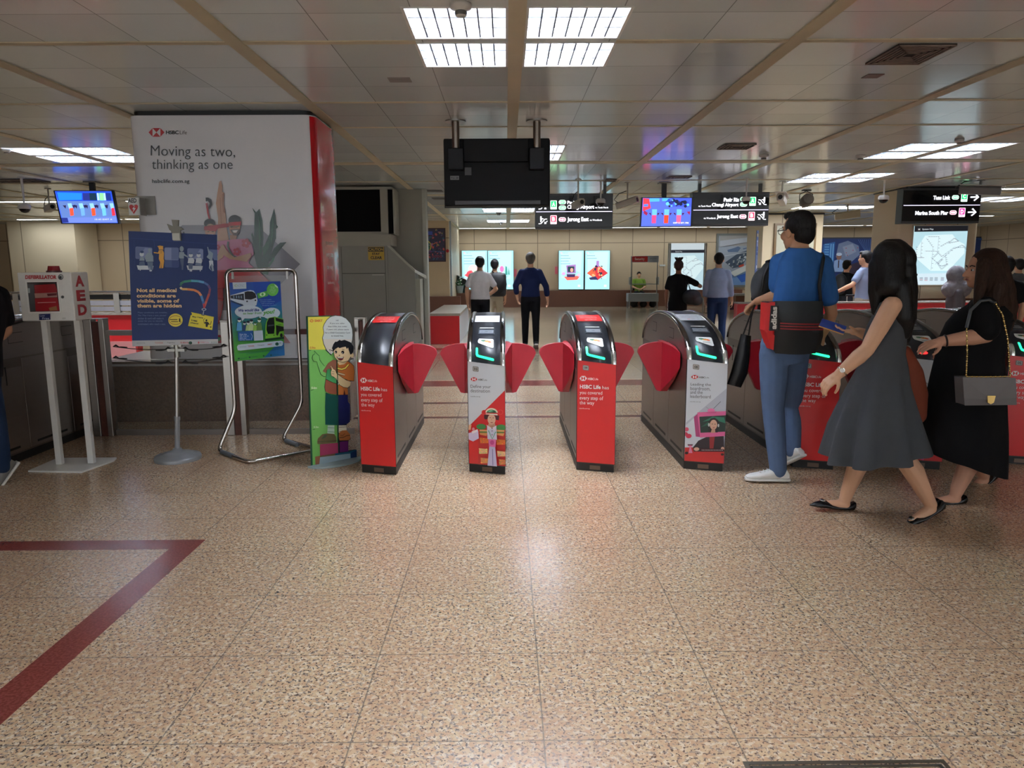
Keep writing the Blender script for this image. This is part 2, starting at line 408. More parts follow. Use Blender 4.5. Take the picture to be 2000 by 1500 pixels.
# ---------------------------------------------------------------- walls
def wall_material(c=(200, 180, 150), pw=1.2, ph=1.8, rough=.5, vx=True, off=0., z0=.6):
    m = bpy.data.materials.new('wall_panels'); m.use_nodes = True; nt = m.node_tree; N = nt.nodes; L = nt.links; b = N['Principled BSDF']
    tc = N.new('ShaderNodeTexCoord'); sx = N.new('ShaderNodeSeparateXYZ'); L.new(tc.outputs['Object'], sx.inputs[0])
    def mt(op, a, b_=None):
        n = N.new('ShaderNodeMath'); n.operation = op
        for i, v in enumerate((a, b_)):
            if v is None: continue
            if isinstance(v, (int, float)): n.inputs[i].default_value = v
            else: L.new(v, n.inputs[i])
        return n.outputs[0]
    def mix(f, a, c_):
        n = N.new('ShaderNodeMix'); n.data_type = 'RGBA'
        for i, v in ((0, f), (6, a), (7, c_)):
            if isinstance(v, tuple): n.inputs[i].default_value = (*v, 1)
            elif isinstance(v, float): n.inputs[i].default_value = v
            else: L.new(v, n.inputs[i])
        return n.outputs[2]
    h = sx.outputs[0] if vx else sx.outputs[1]
    fu = mt('FRACT', mt('DIVIDE', mt('ADD', h, off), pw)); fv = mt('FRACT', mt('DIVIDE', mt('SUBTRACT', sx.outputs[2], z0), ph))
    j = mt('MAXIMUM', mt('LESS_THAN', mt('MINIMUM', fu, mt('SUBTRACT', 1., fu)), .012/pw), mt('LESS_THAN', mt('MINIMUM', fv, mt('SUBTRACT', 1., fv)), .012/ph))
    n = N.new('ShaderNodeTexNoise'); n.inputs['Scale'].default_value = 1.2; L.new(tc.outputs['Object'], n.inputs['Vector'])
    base = mix(n.outputs[0], lin(c), tuple(v*.9 for v in lin(c)))
    base = mix(mt('MULTIPLY', j, .8), base, lin((96, 84, 68)))
    L.new(base, b.inputs['Base Color']); b.inputs['Roughness'].default_value = rough
    return m
WM = wall_material(); GR = M((112, 72, 54), .35, noise=.5, scale=160)
CREAM = wall_material((205, 188, 158), .62, 5, off=.1, z0=-1)
def wall(nm, a, b, m=None): structure(MB().box(a, b, m or WM).build(nm))
wall('wall_back', (-16, 28, 0), (18, 28.2, CH))

WY = wall_material(vx=False)
wall('wall_left', (-16.2, -12, 0), (-16, 28.2, CH), WY); wall('wall_right', (18, -12, 0), (18.2, 28.2, CH), WY)
structure(MB().box((-3, 27.86, 0), (9.0, 27.99, .62), GR).build('baseboard_back'))
wall('wall_left', (-16, 23.3, 0), (-3.91, 23.5, CH-.001))
# ---------------------------------------------------------------- fare gates
GW, GL = .272, 1.72
def proj(P):
    v = CR.transposed() @ (Vector(P)-Vector((0, 0, H))); return 1000+F*v.x/-v.z, 750-F*v.y/-v.z
PROF = [(GL/2-GL/2*math.cos(PI*i/60), .80+.29*math.sin(PI*i/60)) for i in range(61)]
PS = [0.]
for i in range(60): PS.append(PS[-1]+math.hypot(PROF[i+1][0]-PROF[i][0], PROF[i+1][1]-PROF[i][1]))
def prof_at(s):
    for i in range(60):
        if s <= PS[i+1]:
            t = (s-PS[i])/(PS[i+1]-PS[i]); a, b = PROF[i], PROF[i+1]; dy, dz = b[0]-a[0], b[1]-a[1]; l = math.hypot(dy, dz)
            return a[0]+dy*t, a[1]+dz*t, -dz/l, dy/l
    return PROF[-1][0], PROF[-1][1], 0, 0
def shear(x, y): return y-.33*x*max(0, 1-y/.6)
def sh(mb): mb.v = [(x, shear(x, y), z) for x, y, z in mb.v]; return mb
STL = steel((150, 143, 138), .34); STLD = steel((128, 120, 114), .36); GRED = M((170, 26, 42), .42, coat=.1); FRED = M((205, 30, 34), .35, coat=.3); DK = M((30, 34, 40), .38, noise=.1)
def front_fn(x, y, d): return (x+.006, -.33*(x+.006)-.0035-d, .064+y*(.748-.026*x/.262-.002)/.74)
def hood_fn(x, s, d):
    y, z, ny, nz = prof_at(s); d += .004
    return (x, shear(x, y)+ny*d, z+nz*d-.05*(x/GW-.3)*max(0, 1-s/.25)*.5)
RQ = [(1126, 704.5), (1198.5, 714), (1200, 914), (1124.5, 908)]       # traced corners of a red front
WQ = [(911.6, 706.2), (984.8, 714.6), (985.7, 916.4), (915.4, 911.3)]
LQ = [(1337, 700.5), (1417.5, 710.5), (1413, 912.5), (1333, 906.5)]
def c7(x, y): return (x/4.055+1040, y/4.055+580)
def small_type(a, s, x0, x1, y, h, c): a.text(s, x0, x1, y, y-h, c)
def front_red(a, sx=0, sy=0):
    a.sheet((214, 34, 36))
    def T(t, x0, x1, yb, yt, **k): a.text(t, *[v for v in (x0/4.055+1040+sx, x1/4.055+1040+sx, yb/4.055+580+sy, yt/4.055+580+sy)], (245, 240, 240), **k)
    hexagon_logo(a, 365/4.055+1040+sx, 424/4.055+1040+sx, 668/4.055+580+sy, 630/4.055+580+sy, (214, 34, 36), (245, 240, 240), inv=True)
    T('HSBC', 430, 480, 661, 643, bold=.02, rise=.5); T('Life', 484, 510, 662, 646, rise=.3)
    T('HSBC Life', 368, 530, 728, 697, bold=.03, rise=1.2); T('has', 542, 592, 733, 707, rise=.4)
    T('you covered', 366, 543, 780, 744, rise=1.4); T('every step of', 366, 551, 824, 785, rise=1.4); T('the way', 366, 482, 862, 824, rise=.9)
    T('hsbclife.com.sg', 364, 445, 892, 880, rise=.6)
def hat_man(a):
    def Q(x, y): return (x/8.824+895, y/8.824+760)
    def P(pts, c): a.poly([Q(*p) for p in pts], c)
    def D(cx, cy, rx, ry, c, **k): x, y = Q(cx, cy); a.disc(x, y, rx/8.824, ry/8.824, c, **k)
    P([(150, 690), (805, 40), (815, 1380), (180, 1340)], (212, 36, 38))
    for cx, cy in ((440, 440), (720, 430)):
        D(cx, cy, 45, 45, (222, 70, 62)); D(cx, cy, 33, 33, (212, 36, 38))
    P([(440, 480), (700, 490), (690, 575), (640, 565), (630, 500), (520, 490), (500, 560), (440, 540)], (70, 22, 26))      # hair
    D(470, 535, 30, 28, (70, 22, 26)); D(665, 535, 30, 32, (70, 22, 26))
    P([(535, 600), (615, 600), (640, 690), (575, 720), (500, 680)], (214, 168, 140))
    D(568, 560, 68, 92, (226, 182, 154))
    D(570, 615, 24, 7, (160, 70, 70)); D(545, 530, 14, 5, (60, 34, 30)); D(597, 532, 14, 5, (60, 34, 30)); P([(568, 535), (580, 575), (558, 575)], (206, 158, 132))
    D(568, 440, 105, 82, (238, 228, 200), a0=PI, a1=2*PI); D(568, 442, 84, 55, (52, 120, 84), a0=PI, a1=2*PI)
    P([(500, 415), (560, 392), (600, 410), (530, 430)], (120, 190, 150)); P([(560, 430), (620, 405), (640, 440), (600, 445)], (30, 80, 56))
    P([(466, 455), (670, 462), (668, 486), (470, 470)], (238, 232, 214))
    for x0, x1, c in ((345, 520, (196, 40, 40)), (630, 800, (196, 40, 40))):
        P([(x0, 745), (x1, 745), (x1+8, 1360), (x0-10, 1350)], c)
    D(390, 690, 85, 50, (70, 140, 72)); D(730, 700, 85, 55, (70, 140, 72))
    for x0 in (360, 645):
        P([(x0, 740), (x0+140, 745), (x0+140, 770), (x0, 770)], (232, 170, 110)); P([(x0, 770), (x0+140, 770), (x0+130, 800), (x0+8, 800)], (110, 130, 60)); P([(x0, 800), (x0+140, 800), (x0+120, 850), (x0+10, 830)], (222, 150, 90))
    rnd = random.Random(4)
    for x0, y0, c in ((365, 930, (226, 120, 50)), (650, 950, (226, 120, 50)), (350, 1110, (226, 190, 130)), (660, 1150, (226, 190, 130)), (380, 1270, (214, 140, 80)), (690, 1290, (214, 140, 80))):
        P([(x0, y0-50), (x0+150, y0-35), (x0+150, y0+45), (x0+10, y0+50)], c)
        for k in range(14):
            x = x0+10+rnd.random()*130; y = y0-40+rnd.random()*80; D(x, y, 14, 10, tuple(min(255, int(v*(.8+.4*rnd.random()))) for v in c), n=8)
    P([(490, 670), (570, 700), (650, 670), (660, 900), (500, 890)], (206, 208, 226)); P([(480, 640), (570, 695), (520, 740)], (230, 214, 226)); P([(655, 650), (575, 695), (620, 745)], (230, 214, 226))
    for y in (705, 748, 815): D(578, y, 9, 9, (130, 60, 110))
    a.line([Q(515, 740), Q(580, 890), Q(640, 760)], 1.6, (90, 160, 130))
    P([(515, 890), (645, 900), (635, 1030), (525, 1020)], (222, 110, 170)); D(578, 950, 35, 40, (200, 70, 140))
    P([(530, 1020), (630, 1030), (660, 1365), (500, 1350)], (196, 192, 224)); a.line([Q(585, 1060), Q(592, 1350)], 1.2, (120, 116, 170))
    P([(160, 790), (340, 740), (350, 880), (250, 935), (175, 900)], (208, 196, 226)); P([(225, 760), (330, 720), (330, 760), (240, 800)], (236, 226, 232)); D(255, 720, 25, 28, (232, 150, 160))
    for k in range(3): P([(175+k*16, 640), (190+k*16, 645), (176+k*16, 735), (164+k*14, 730)], (232, 180, 140))
def front_define(a):
    a.sheet((216, 222, 228)); hat_man(a)
    def T(t, x0, x1, yb, yt, c=(70, 74, 78), **k): a.text(t, x0/8.333+895, x1/8.333+895, yb/8.333+600, yt/8.333+600, c, **k)
    hexagon_logo(a, 193/8.333+895, 305/8.333+895, 1215/8.333+600, 1150/8.333+600, (208, 30, 38), (240, 240, 240))
    T('HSBC', 318, 408, 1203, 1172, (30, 30, 32), bold=.02); T('Life', 414, 466, 1206, 1178)
    T('Define your', 193, 525, 1345, 1275); T('destination', 193, 510, 1402, 1345); T('hsbclife.com.sg', 195, 352, 1485, 1460, (50, 50, 52))
def front_leading(a):
    def Q(x, y): return (x/6.518+1320, y/6.522+700)
    def P(pts, c): a.poly([Q(*p) for p in pts], c)
    def D(cx, cy, rx, ry, c, **k): x, y = Q(cx, cy); a.disc(x, y, rx/6.52, ry/6.52, c, **k)
    a.sheet((218, 224, 231)); P([(100, 840), (640, 390), (640, 1400), (80, 1350)], (190, 196, 208)); P([(90, 880), (300, 700), (300, 1200), (85, 1200)], (214, 220, 228))
    D(110, 930, 30, 28, (208, 74, 104)); D(95, 990, 34, 26, (198, 58, 88)); D(140, 1018, 40, 30, (204, 54, 84))
    P([(90, 1170), (640, 1170), (640, 1400), (80, 1350)], (205, 44, 44))
    P([(210, 1225), (200, 1170), (270, 1080), (400, 1020), (600, 1020), (615, 1225)], (38, 24, 34)); P([(415, 1020), (485, 1020), (470, 1185), (420, 1185)], (150, 36, 40))
    P([(205, 765), (280, 700), (290, 735), (330, 1035), (235, 1025)], (176, 62, 118)); P([(250, 705), (640, 690), (640, 1020), (290, 1038)], (226, 104, 158))
    P([(278, 762), (640, 745), (640, 962), (296, 975)], (14, 44, 38)); P([(320, 830), (450, 760), (600, 770), (620, 850), (470, 800)], (36, 120, 92)); P([(300, 900), (420, 810), (400, 870)], (26, 90, 70))
    P([(400, 970), (395, 830), (430, 785), (480, 775), (525, 810), (535, 880), (520, 970)], (22, 16, 18))
    D(465, 868, 48, 66, (224, 178, 152)); P([(445, 920), (485, 920), (490, 975), (430, 975)], (206, 158, 132)); D(468, 905, 14, 5, (176, 70, 72)); D(448, 858, 9, 4, (40, 26, 24)); D(484, 860, 9, 4, (40, 26, 24)); D(404, 868, 12, 24, (200, 206, 204)); D(528, 878, 10, 22, (200, 206, 204))
    D(430, 680, 48, 28, (232, 120, 170)); P([(370, 700), (500, 690), (490, 715), (375, 715)], (214, 90, 146)); a.line([Q(460, 655), Q(552, 560)], .8, (70, 70, 80)); a.line([Q(400, 660), Q(360, 630)], .5, (120, 120, 130))
    D(245, 1190, 36, 24, (226, 182, 156)); D(585, 1185, 22, 24, (226, 182, 156)); P([(285, 1180), (600, 1190), (600, 1225), (300, 1225)], (60, 18, 28))
    for k in range(14): D(320+k*20, 1203, 6, 6, (210, 190, 196), n=6)
    P([(120, 1130), (195, 1130), (170, 1165), (190, 1240), (135, 1240), (150, 1165)], (226, 130, 170)); D(110, 1240, 24, 18, (40, 16, 24)); D(580, 1260, 20, 16, (60, 14, 24)); P([(120, 1125), (195, 1125), (188, 1140), (126, 1140)], (90, 30, 40))
    def T(t, x0, x1, yb, yt, c=(84, 88, 94), **k):
        q0 = Q(x0, yb); q1 = Q(x1, yt); a.text(t, q0[0], q1[0], q0[1], q1[1], c, rise=1.1*(x1-x0)/260, **k)
    q0 = Q(155, 262); q1 = Q(252, 212); hexagon_logo(a, q0[0], q1[0], q0[1], q1[1], (208, 30, 38), (240, 240, 240))
    T('HSBC', 262, 342, 253, 230, (30, 30, 32), bold=.02); T('Life', 348, 392, 255, 236)
    T('Leading the', 150, 418, 360, 312); T('boardroom,', 148, 412, 415, 362); T('and the', 147, 312, 456, 412); T('leaderboard', 146, 418, 510, 466); T('hsbclife.com.sg', 146, 285, 568, 552, (50, 50, 52))
def front_moving(a):
    a.sheet((214, 220, 226))
    a.poly([(0, 0), (.262, 0), (.262, .30), (.14, .17), (0, .10)], (206, 34, 38)); a.poly([(.262, .46), (.262, .30), (.10, .22), (.05, .30)], (196, 200, 208))
    a.poly([(.03, .06), (.10, .02), (.16, .30), (.12, .33)], (226, 80, 140)); a.poly([(.12, .30), (.20, .34), (.17, .10), (.15, .0), (.10, .02)], (210, 60, 120)); a.disc(.05, .19, .018, .03, (30, 60, 40)); a.disc(.13, .37, .02, .026, (222, 176, 150)); a.disc(.13, .385, .022, .018, (26, 18, 18))
    hexagon_logo(a, .02, .065, .555, .585, (208, 30, 38), (240, 240, 240)); a.text('HSBC', .07, .11, .562, .576, (30, 30, 32), bold=.02); a.text('Life', .113, .137, .562, .576, (80, 80, 84))
    a.text('Moving as two,', .02, .20, .495, .525, (60, 62, 66)); a.text('thinking as one', .02, .20, .455, .485, (60, 62, 66)); a.text('hsbclife.com.sg', .02, .09, .42, .428, (50, 50, 52))
def build_gate(x0, y0, label, front, number, hood, sticker, reader=True, light='g', flaps=(1, 1)):
    t = thing('fare_gate', label, 'fare gate', (x0, y0, 0), 0, 'fare gates in a row')
    # plinth
    pb = sh(MB().box((.006, .012, 0), (GW-.006, GL-.01, .062), M((22, 21, 20), .5))); pb.build('plinth', t)
    pl = sh(MB().box((.10, .006, .012), (.172, .013, .042), M((110, 92, 80), .4, .6))); pl.build('maker_plate', t)
    # cabinet
    pts = [(.010, .004, .058), (.010, GL-.004, .058)]+[(.010, min(GL-.004, max(.004, y)), z-.006) for y, z in PROF[::-1]]
    cb_ = sh(MB().prism(pts, (GW-.02, 0, 0), STLD, smooth=False)); cb_.build('cabinet', t)
    # side panels, seams show as gaps
    for sd in (0, 1):
        xa, xb = (.0075, .011) if sd == 0 else (GW-.011, GW-.0075)
        for k, (ya, yb) in enumerate(((.02, .555), (.565, 1.145), (1.155, GL-.02))):
            ztop = .785
            o = sh(MB().box((xa, ya, .075), (xb, yb, ztop-.06*abs(k-1)), STL)); p_ = o.build('side_panel', t, bevel=.001)
            ve = sh(MB().box((xa-.002, ya+.08, .10), (xb+.002, yb-.10, .118), BLK())); ve.build('vent_slot', p_)
            if k != 1: sh(MB().box((xa-.0015, (ya+yb)/2+.1, .60), (xb+.0015, (ya+yb)/2+.112, .74), BLK())).build('handle_slot', p_)
        # arched upper panel
        sp = [(xa, y, z-.022) for y, z in PROF[5:-5]]; sp = [(xa, PROF[5][0], .80)]+sp+[(xa, PROF[-6][0], .80)]
        sh(MB().prism(sp, (xb-xa, 0, 0), STL)).build('arched_side_panel', t)
        tri = MB()
        for s0, s1 in ((.45, .60), (1.10, 1.25)):
            tri.box((xa-.001, s0, .91), (xb+.001, s1, .914), BLK()); tri.box((xa-.001, s0, .91), (xb+.001, s0+.004, .99), BLK()); tri.box((xa-.001, s0, .986), (xb+.001, s1, .99), BLK())
        sh(tri).build('inspection_hatch', t)
    # hood
    hm = DK
    R = []
    NS = 48; S1 = PS[-1]
    for i in range(NS+1):
        s_ = S1*i/NS; R.append([hood_fn(x, s_, dd) for x, dd in ((.036, -.012), (.036, .0), (GW/2, .003), (GW-.036, .0), (GW-.036, -.012))])
    hb = MB().loft(R, hm, smooth=True); hb.build('hood', t)
    for x in (.0005, GW-.0375):
        R = []
        for i in range(NS+1):
            s_ = S1*i/NS; ring = []
            for k in range(9):
                a = PI*k/8; ring.append(hood_fn(x+.0185-.0185*math.cos(a), s_, -.004+.013*math.sin(a)))
            ring += [hood_fn(x+.037, s_, -.018), hood_fn(x, s_, -.018)]
            R.append(ring)
        MB().loft(R, steel((120, 118, 116), .16), smooth=True).build('chrome_rail', t)
        R = []
        for i in range(9):
            s_ = -.0+.085*i/8
            ring = []
            for k in range(9):
                a = PI*k/8; ring.append(hood_fn(x-.0008+.0193-.0193*math.cos(a), s_, -.003+.0155*math.sin(a)))
            R.append(ring+[hood_fn(x+.038, s_, -.016), hood_fn(x-.001, s_, -.016)])
        MB().loft(R, M((225, 225, 222), .22, .9, noise=0), smooth=True).build('bright_rail_tip', t)
    def art(name, f, base=.002, emis=0, rough=.35):
        a = Art(GW, 2., fn=lambda x, y, d: hood_fn(x, y, .0045+d+base), emis=emis, rough=rough, step=.0004); f(a); return a.build(name, t)
    def stick(a):
        c = (212, 34, 38) if sticker == 'r' else (214, 220, 226); tc_ = (245, 240, 240) if sticker == 'r' else (90, 96, 104)
        for k in range(10): a.l = 0; a.rect(.042, .497+k*.0213, GW-.042, .497+(k+1)*.0213, c)
        a.l = 1; hexagon_logo(a, .10, .125, .52, .54, (208, 30, 38), (245, 245, 245), inv=sticker == 'r'); a.text('HSBC Life', .13, .19, .52, .54, tc_)
        a.text('Please check your bag', .07, .20, .62, .65, tc_); a.text('before tapping through', .07, .20, .57, .60, tc_)
    art('top_sticker', stick)
    if reader:
        art('light_bar', lambda a: a.rrect(.085, .358, .19, .372, .006, (206, 208, 200)))
        MB().loft([[hood_fn(x, s_, .007) for x in (.078, .196)]+[hood_fn(x, s_, -.003) for x in (.196, .078)] for s_ in (.258, .28, .30, .32, .342)], M((58, 64, 72), .12), smooth=False).build('display_screen', t)
        art('display_text', lambda a: (a.rect(.086, .275, .188, .325, (112, 118, 124)), a.text('TAP CARD HERE', .095, .178, .292, .308, (70, 76, 82))), base=.003)
        def pad(a):
            a.poly([(.078, .178), (.086, .200), (.182, .200), (.19, .192), (.19, .120), (.182, .114), (.170, .116), (.082, .152), (.078, .162)], (232, 236, 234), clip=False)
            a.disc(.118, .178, .018, .010, (96, 150, 110)); a.disc(.146, .172, .022, .009, (236, 160, 80)); a.disc(.162, .166, .012, .008, (230, 120, 90)); a.text('SimplyGo', .10, .15, .172, .186, (70, 100, 90), bold=.02); a.rect(.12, .142, .172, .146, (150, 156, 156))
        art('card_reader', pad)
        if light == 'g':
            def L_(a):
                a.l = 0; a.line([(.072, .098), (.072, .052), (.084, .043), (.186, .030)], .0155, (40, 255, 150)); a.l = 0
                a.disc(.072, .098, .0078, .008, (40, 255, 150)); a.l = 0; a.disc(.186, .030, .0078, .008, (40, 255, 150)); a.l = 0; a.disc(.077, .047, .0095, .0095, (40, 255, 150))
            art('arrow_light', L_, base=.003, emis=1.5)
        else:
            art('red_light', lambda a: (a.disc(.10, .045, .03, .012, (255, 40, 40)), a.disc(.185, .025, .022, .010, (255, 40, 40))), base=.003, emis=1.6)
    # printed front
    MB().prism([(.002, -.33*.002-.0008, .060), (GW-.002, -.33*(GW-.002)-.0008, .060), (GW-.002, -.33*(GW-.002)-.0008, .785), (.002, -.33*.002-.0008, .812)], (0, .006, 0), BLK()).build('front_frame', t)
    if front == 'red': a = Art(.262, .74, RQ, fn=front_fn, rough=.3, coat=.2); front_red(a)
    elif front == 'define': a = Art(.262, .74, WQ, fn=front_fn, rough=.3, coat=.2); front_define(a)
    elif front == 'leading': a = Art(.262, .74, LQ, fn=front_fn, rough=.3, coat=.2); front_leading(a)
    else: a = Art(.262, .74, fn=front_fn, rough=.3, coat=.2); front_moving(a)
    fp = a.build('front_panel', t)
    if number:
        n = Art(.262, .74, fn=lambda x, y, d: front_fn(x, y, d+.003), rough=.3); n.rrect(.036, .672, .078, .708, .007, (128, 124, 120)); n.rrect(.041, .676, .073, .704, .005, (176, 172, 166)); n.text(number, .046, .068, .681, .699, (24, 22, 22), bold=.02)
        n.build('number_plate', t)
    # flaps
    for sd in (0, 1):
        if not flaps[sd]: continue
        def fx(u): return -u if sd == 0 else GW+u
        o = [(fx(.0), .868)]+[(fx(.05+.185*math.sin(a)), .80+.072*math.cos(a)**.8 if math.cos(a) > 0 else .80) for a in [PI/2*k/9 for k in range(9)]]
        o += [(fx(.240), .797), (fx(.238), .785), (fx(.085), .484), (fx(.06), .478), (fx(.0), .478)]
        f_ = MB().prism([(x, .585, z) for x, z in o], (0, .045, 0), GRED); fo = f_.build('flap', t, bevel=.006)
        for sg, nm in ((-1, 'flap_shroud'), (1, 'flap_shroud')):
            yc = .607; y1 = yc+sg*.42
            V = []; xo = fx(.052); xi = fx(.0)
            top = [(xo, yc+sg*.02, .870), (xi+(xo-xi)*.5, yc+sg*.25, .862), (xi, y1, .83)]; bot = [(xo, yc+sg*.02, .48), (xi+(xo-xi)*.5, yc+sg*.25, .60), (xi, y1, .72)]
            n3 = [(xi, yc+sg*.02, .870), (xi, yc+sg*.25, .862)]; n4 = [(xi, yc+sg*.02, .48), (xi, yc+sg*.25, .60)]
            V = top+bot+n3+n4   # 0-2 top, 3-5 bottom, 6,7 inner top, 8,9 inner bottom
            Fs = [(0, 1, 4, 3), (1, 2, 5, 4), (0, 6, 7, 1), (1, 7, 2), (3, 4, 9, 8), (4, 5, 9), (0, 3, 8, 6)]
            s_ = sh(MB().add(V, Fs, GRED)).build(nm, t)
        MB().ell((fx(.035), .583, .70), (.004, .003, .004), M((230, 230, 230), .2, .8), n=8, k=6).build('fixing_screw', fo)
    return t
GY = 5.115
build_gate(-4.045, GY-.02, 'stainless fare gate at the far left beyond the defibrillator stand, seen from its side', 'red', '', 'r', 'r', reader=False, flaps=(1, 0))
build_gate(-1.061, GY-.005, 'red fronted fare gate with plain dark hood beside the cartoon height chart', 'red', '', 'r', 'r', reader=False, flaps=(0, 1))
build_gate(-.283, GY-.01, 'white fronted fare gate 10 printed with the man in a green hat', 'define', '10', 'w', 'w')
build_gate(.496, GY+.012, 'red fronted fare gate 09 with a green arrow light', 'red', '09', 'r', 'r')
build_gate(1.280, GY+.018, 'white fronted fare gate 08 printed with the pink television', 'leading', '08', 'w', 'w')
build_gate(2.088, GY+.04, 'red fronted fare gate 07 just right of the man in blue', 'red', '07', 'r', 'r')
build_gate(2.850, GY+.02, 'white fronted fare gate with a red light between the two women', 'moving', '06', 'w', 'w', light='r')
build_gate(3.650, GY+.11, 'red fronted fare gate at the far right edge behind the woman in black', 'red', '05', 'r', 'r')
# ---------------------------------------------------------------- advertising column
A0 = fl(246, 216, CH); A1 = fl(612, 214, CH); A2 = fl(646, 243, CH)
cw = A1.x-A0.x; cY = (A0.y+A1.y)/2; cd = A2.y-cY+.15; LEDGE = .60
colm = thing('advertising_column', 'big square column wrapped in a white banking advertisement with red right side', 'column', (A0.x, cY, LEDGE))
def rounded(x0, x1, y0, y1, r, z, n=6):
    P = []
    for cx, cy, a in ((x1-r, y1-r, 0), (x0+r, y1-r, PI/2), (x0+r, y0+r, PI), (x1-r, y0+r, 1.5*PI)):
        P += [(cx+r*math.cos(a+i*PI/2/n), cy+r*math.sin(a+i*PI/2/n), z) for i in range(n+1)]
    return P
VIN = M((222, 222, 226), .2, bump=.03, bscale=3, noise=.02, coat=.3)
zt = CH-.045-LEDGE
MB().loft([rounded(0, cw, 0, cd, .10, .0), rounded(0, cw, 0, cd, .10, zt)], VIN).build('white_wrap', colm)
MB().loft([rounded(.03, cw-.03, .03, cd-.03, .08, zt), rounded(.03, cw-.03, .03, cd-.03, .08, CH-LEDGE-.002)], BLK()).build('shadow_gap', colm)
REDV = M((196, 24, 36), .18, bump=.04, bscale=4, noise=.05, coat=.4)
rp = []
for i in range(4): a = 1.5*PI+PI/2*(.35+.65*i/3); rp.append((cw-.10+.104*math.cos(a), .10+.104*math.sin(a)))
rp += [(cw+.004, cd-.1)]
MB().loft([[(x, y, .0) for x, y in rp], [(x, y, zt-.01) for x, y in rp]], REDV, cap=False, closed=False).build('red_side_wrap', colm)
sa = Art(cd, zt, fn=lambda x, y, d: (cw+.006+d, .1+x, y), rough=.2)
sa.text('you covered', .12, .42, zt*.30+.40, zt*.30+.46, (236, 200, 204)); sa.text('every step', .12, .40, zt*.30+.28, zt*.30+.34, (236, 200, 204)); sa.text('hsbclife.com.sg', .12, .40, .7, .74, (236, 200, 204)); sa.text('the way', .12, .36, zt*.30+.16, zt*.30+.22, (236, 200, 204))
sa.build('side_lettering', colm)
# artwork traced from the wrap's front
def fz(px, py): p = at(px, py, cY); return (p.x-A0.x, p.z-LEDGE)
class ColArt(Art):
    def q(s, x, y): return fz(240+x/4.545, 430+y/4.545)
ca = ColArt(cw, zt, fn=lambda x, y, d: (x, -.004-d, y), rough=.2, step=.0004, coat=.2)
def T1(t, x0, x1, yb, yt, c, **k): ca.text(t, x0, x1, yb-1045, yt-1045, c, **k)   # upper crop shares x, y offset 230 px
hexagon_logo(ca, 230, 370, 305-1045, 228-1045, (186, 30, 40), (226, 226, 230))
T1('HSBC', 384, 498, 283, 250, (28, 28, 32), bold=.025, sp=.95); T1('Life', 508, 570, 284, 250, (70, 70, 76))
INK = (26, 27, 32)
T1('Moving as two,', 250, 998, 502, 382, INK, rise=10, bold=-.008); T1('thinking as one', 260, 976, 620, 506, INK, rise=0, bold=-.008); T1('hsbclife.com.sg', 262, 594, 726, 682, INK, bold=.006)
ca.poly([(530, 45), (1190, 45), (1575, 390), (1180, 800), (720, 800), (380, 390), (380, 180)], (150, 150, 160))
ca.poly([(1180, 1090), (1400, 1090), (1300, 960), (1180, 960)], (196, 36, 44)); ca.poly([(600, 1090), (1490, 1090), (1430, 1010), (840, 1010)], (200, 40, 46))
# plant
G1, G2 = (32, 74, 58), (48, 104, 74)
def leaf(pts, c): ca.poly(pts, c)
leaf([(1260, 480), (1195, 420), (1165, 300), (1168, 120), (1172, -60), (1150, -110), (1185, -70), (1215, -100), (1240, 0), (1250, 160), (1240, 300), (1290, 440)], G1)
leaf([(1150, 110), (1175, 180), (1200, 300), (1195, 340), (1160, 230), (1143, 130)], G1)
leaf([(1250, 300), (1262, 220), (1305, 120), (1308, 20), (1345, -105), (1358, -40), (1365, 40), (1380, 60), (1362, 80), (1360, 160), (1330, 260), (1300, 340), (1290, 440), (1250, 420)], G1)
leaf([(1300, 330), (1345, 250), (1400, 200), (1455, 195), (1400, 260), (1350, 330), (1300, 370)], G1); leaf([(1250, 330), (1240, 250), (1280, 195), (1310, 170), (1300, 240)], G2); leaf([(1290, 400), (1355, 320), (1340, 360), (1300, 420)], G2)
leaf([(1208, -60), (1222, 20), (1230, 160), (1222, 300), (1210, 160)], G2); leaf([(1335, -40), (1342, 40), (1335, 150), (1320, 240), (1318, 120)], G2)
leaf([(1225, 440), (1300, 440), (1290, 485), (1250, 478)], (58, 106, 76))
# raised leg
SK, SK2 = (196, 152, 124), (168, 122, 98)
ca.poly([(845, 200), (845, 60), (850, -10), (830, -150), (845, -250), (870, -260), (905, -240), (900, -150), (915, -60), (925, 60), (945, 170), (930, 230), (860, 240)], SK)
ca.poly([(845, -245), (860, -340), (875, -350), (888, -300), (885, -240), (868, -220)], SK); ca.poly([(885, -230), (905, -240), (900, -150), (915, -60), (895, -70), (885, -150)], SK2); ca.line([(868, -200), (872, -80), (880, 50)], 5, SK2)
# flamingo prop
ca.line([(778, 10), (760, -60), (748, -150)], 15, (190, 40, 60)); ca.poly([(740, -200), (760, -200), (790, -180), (796, -140), (775, -95), (768, -110), (775, -150), (760, -170), (742, -165)], (24, 20, 26))
# woman behind
ca.disc(775, 30, 50, 42, (22, 18, 22)); ca.disc(782, 95, 48, 62, SK); ca.poly([(725, 90), (727, 55), (1000, 20), (1055, 10), (1055, 45), (850, 75), (830, 100)], (178, 26, 36)); ca.line([(755, 105), (772, 103)], 5, (30, 22, 22)); ca.line([(795, 103), (812, 103)], 5, (30, 22, 22)); ca.poly([(760, 125), (812, 125), (788, 148)], (240, 232, 226))
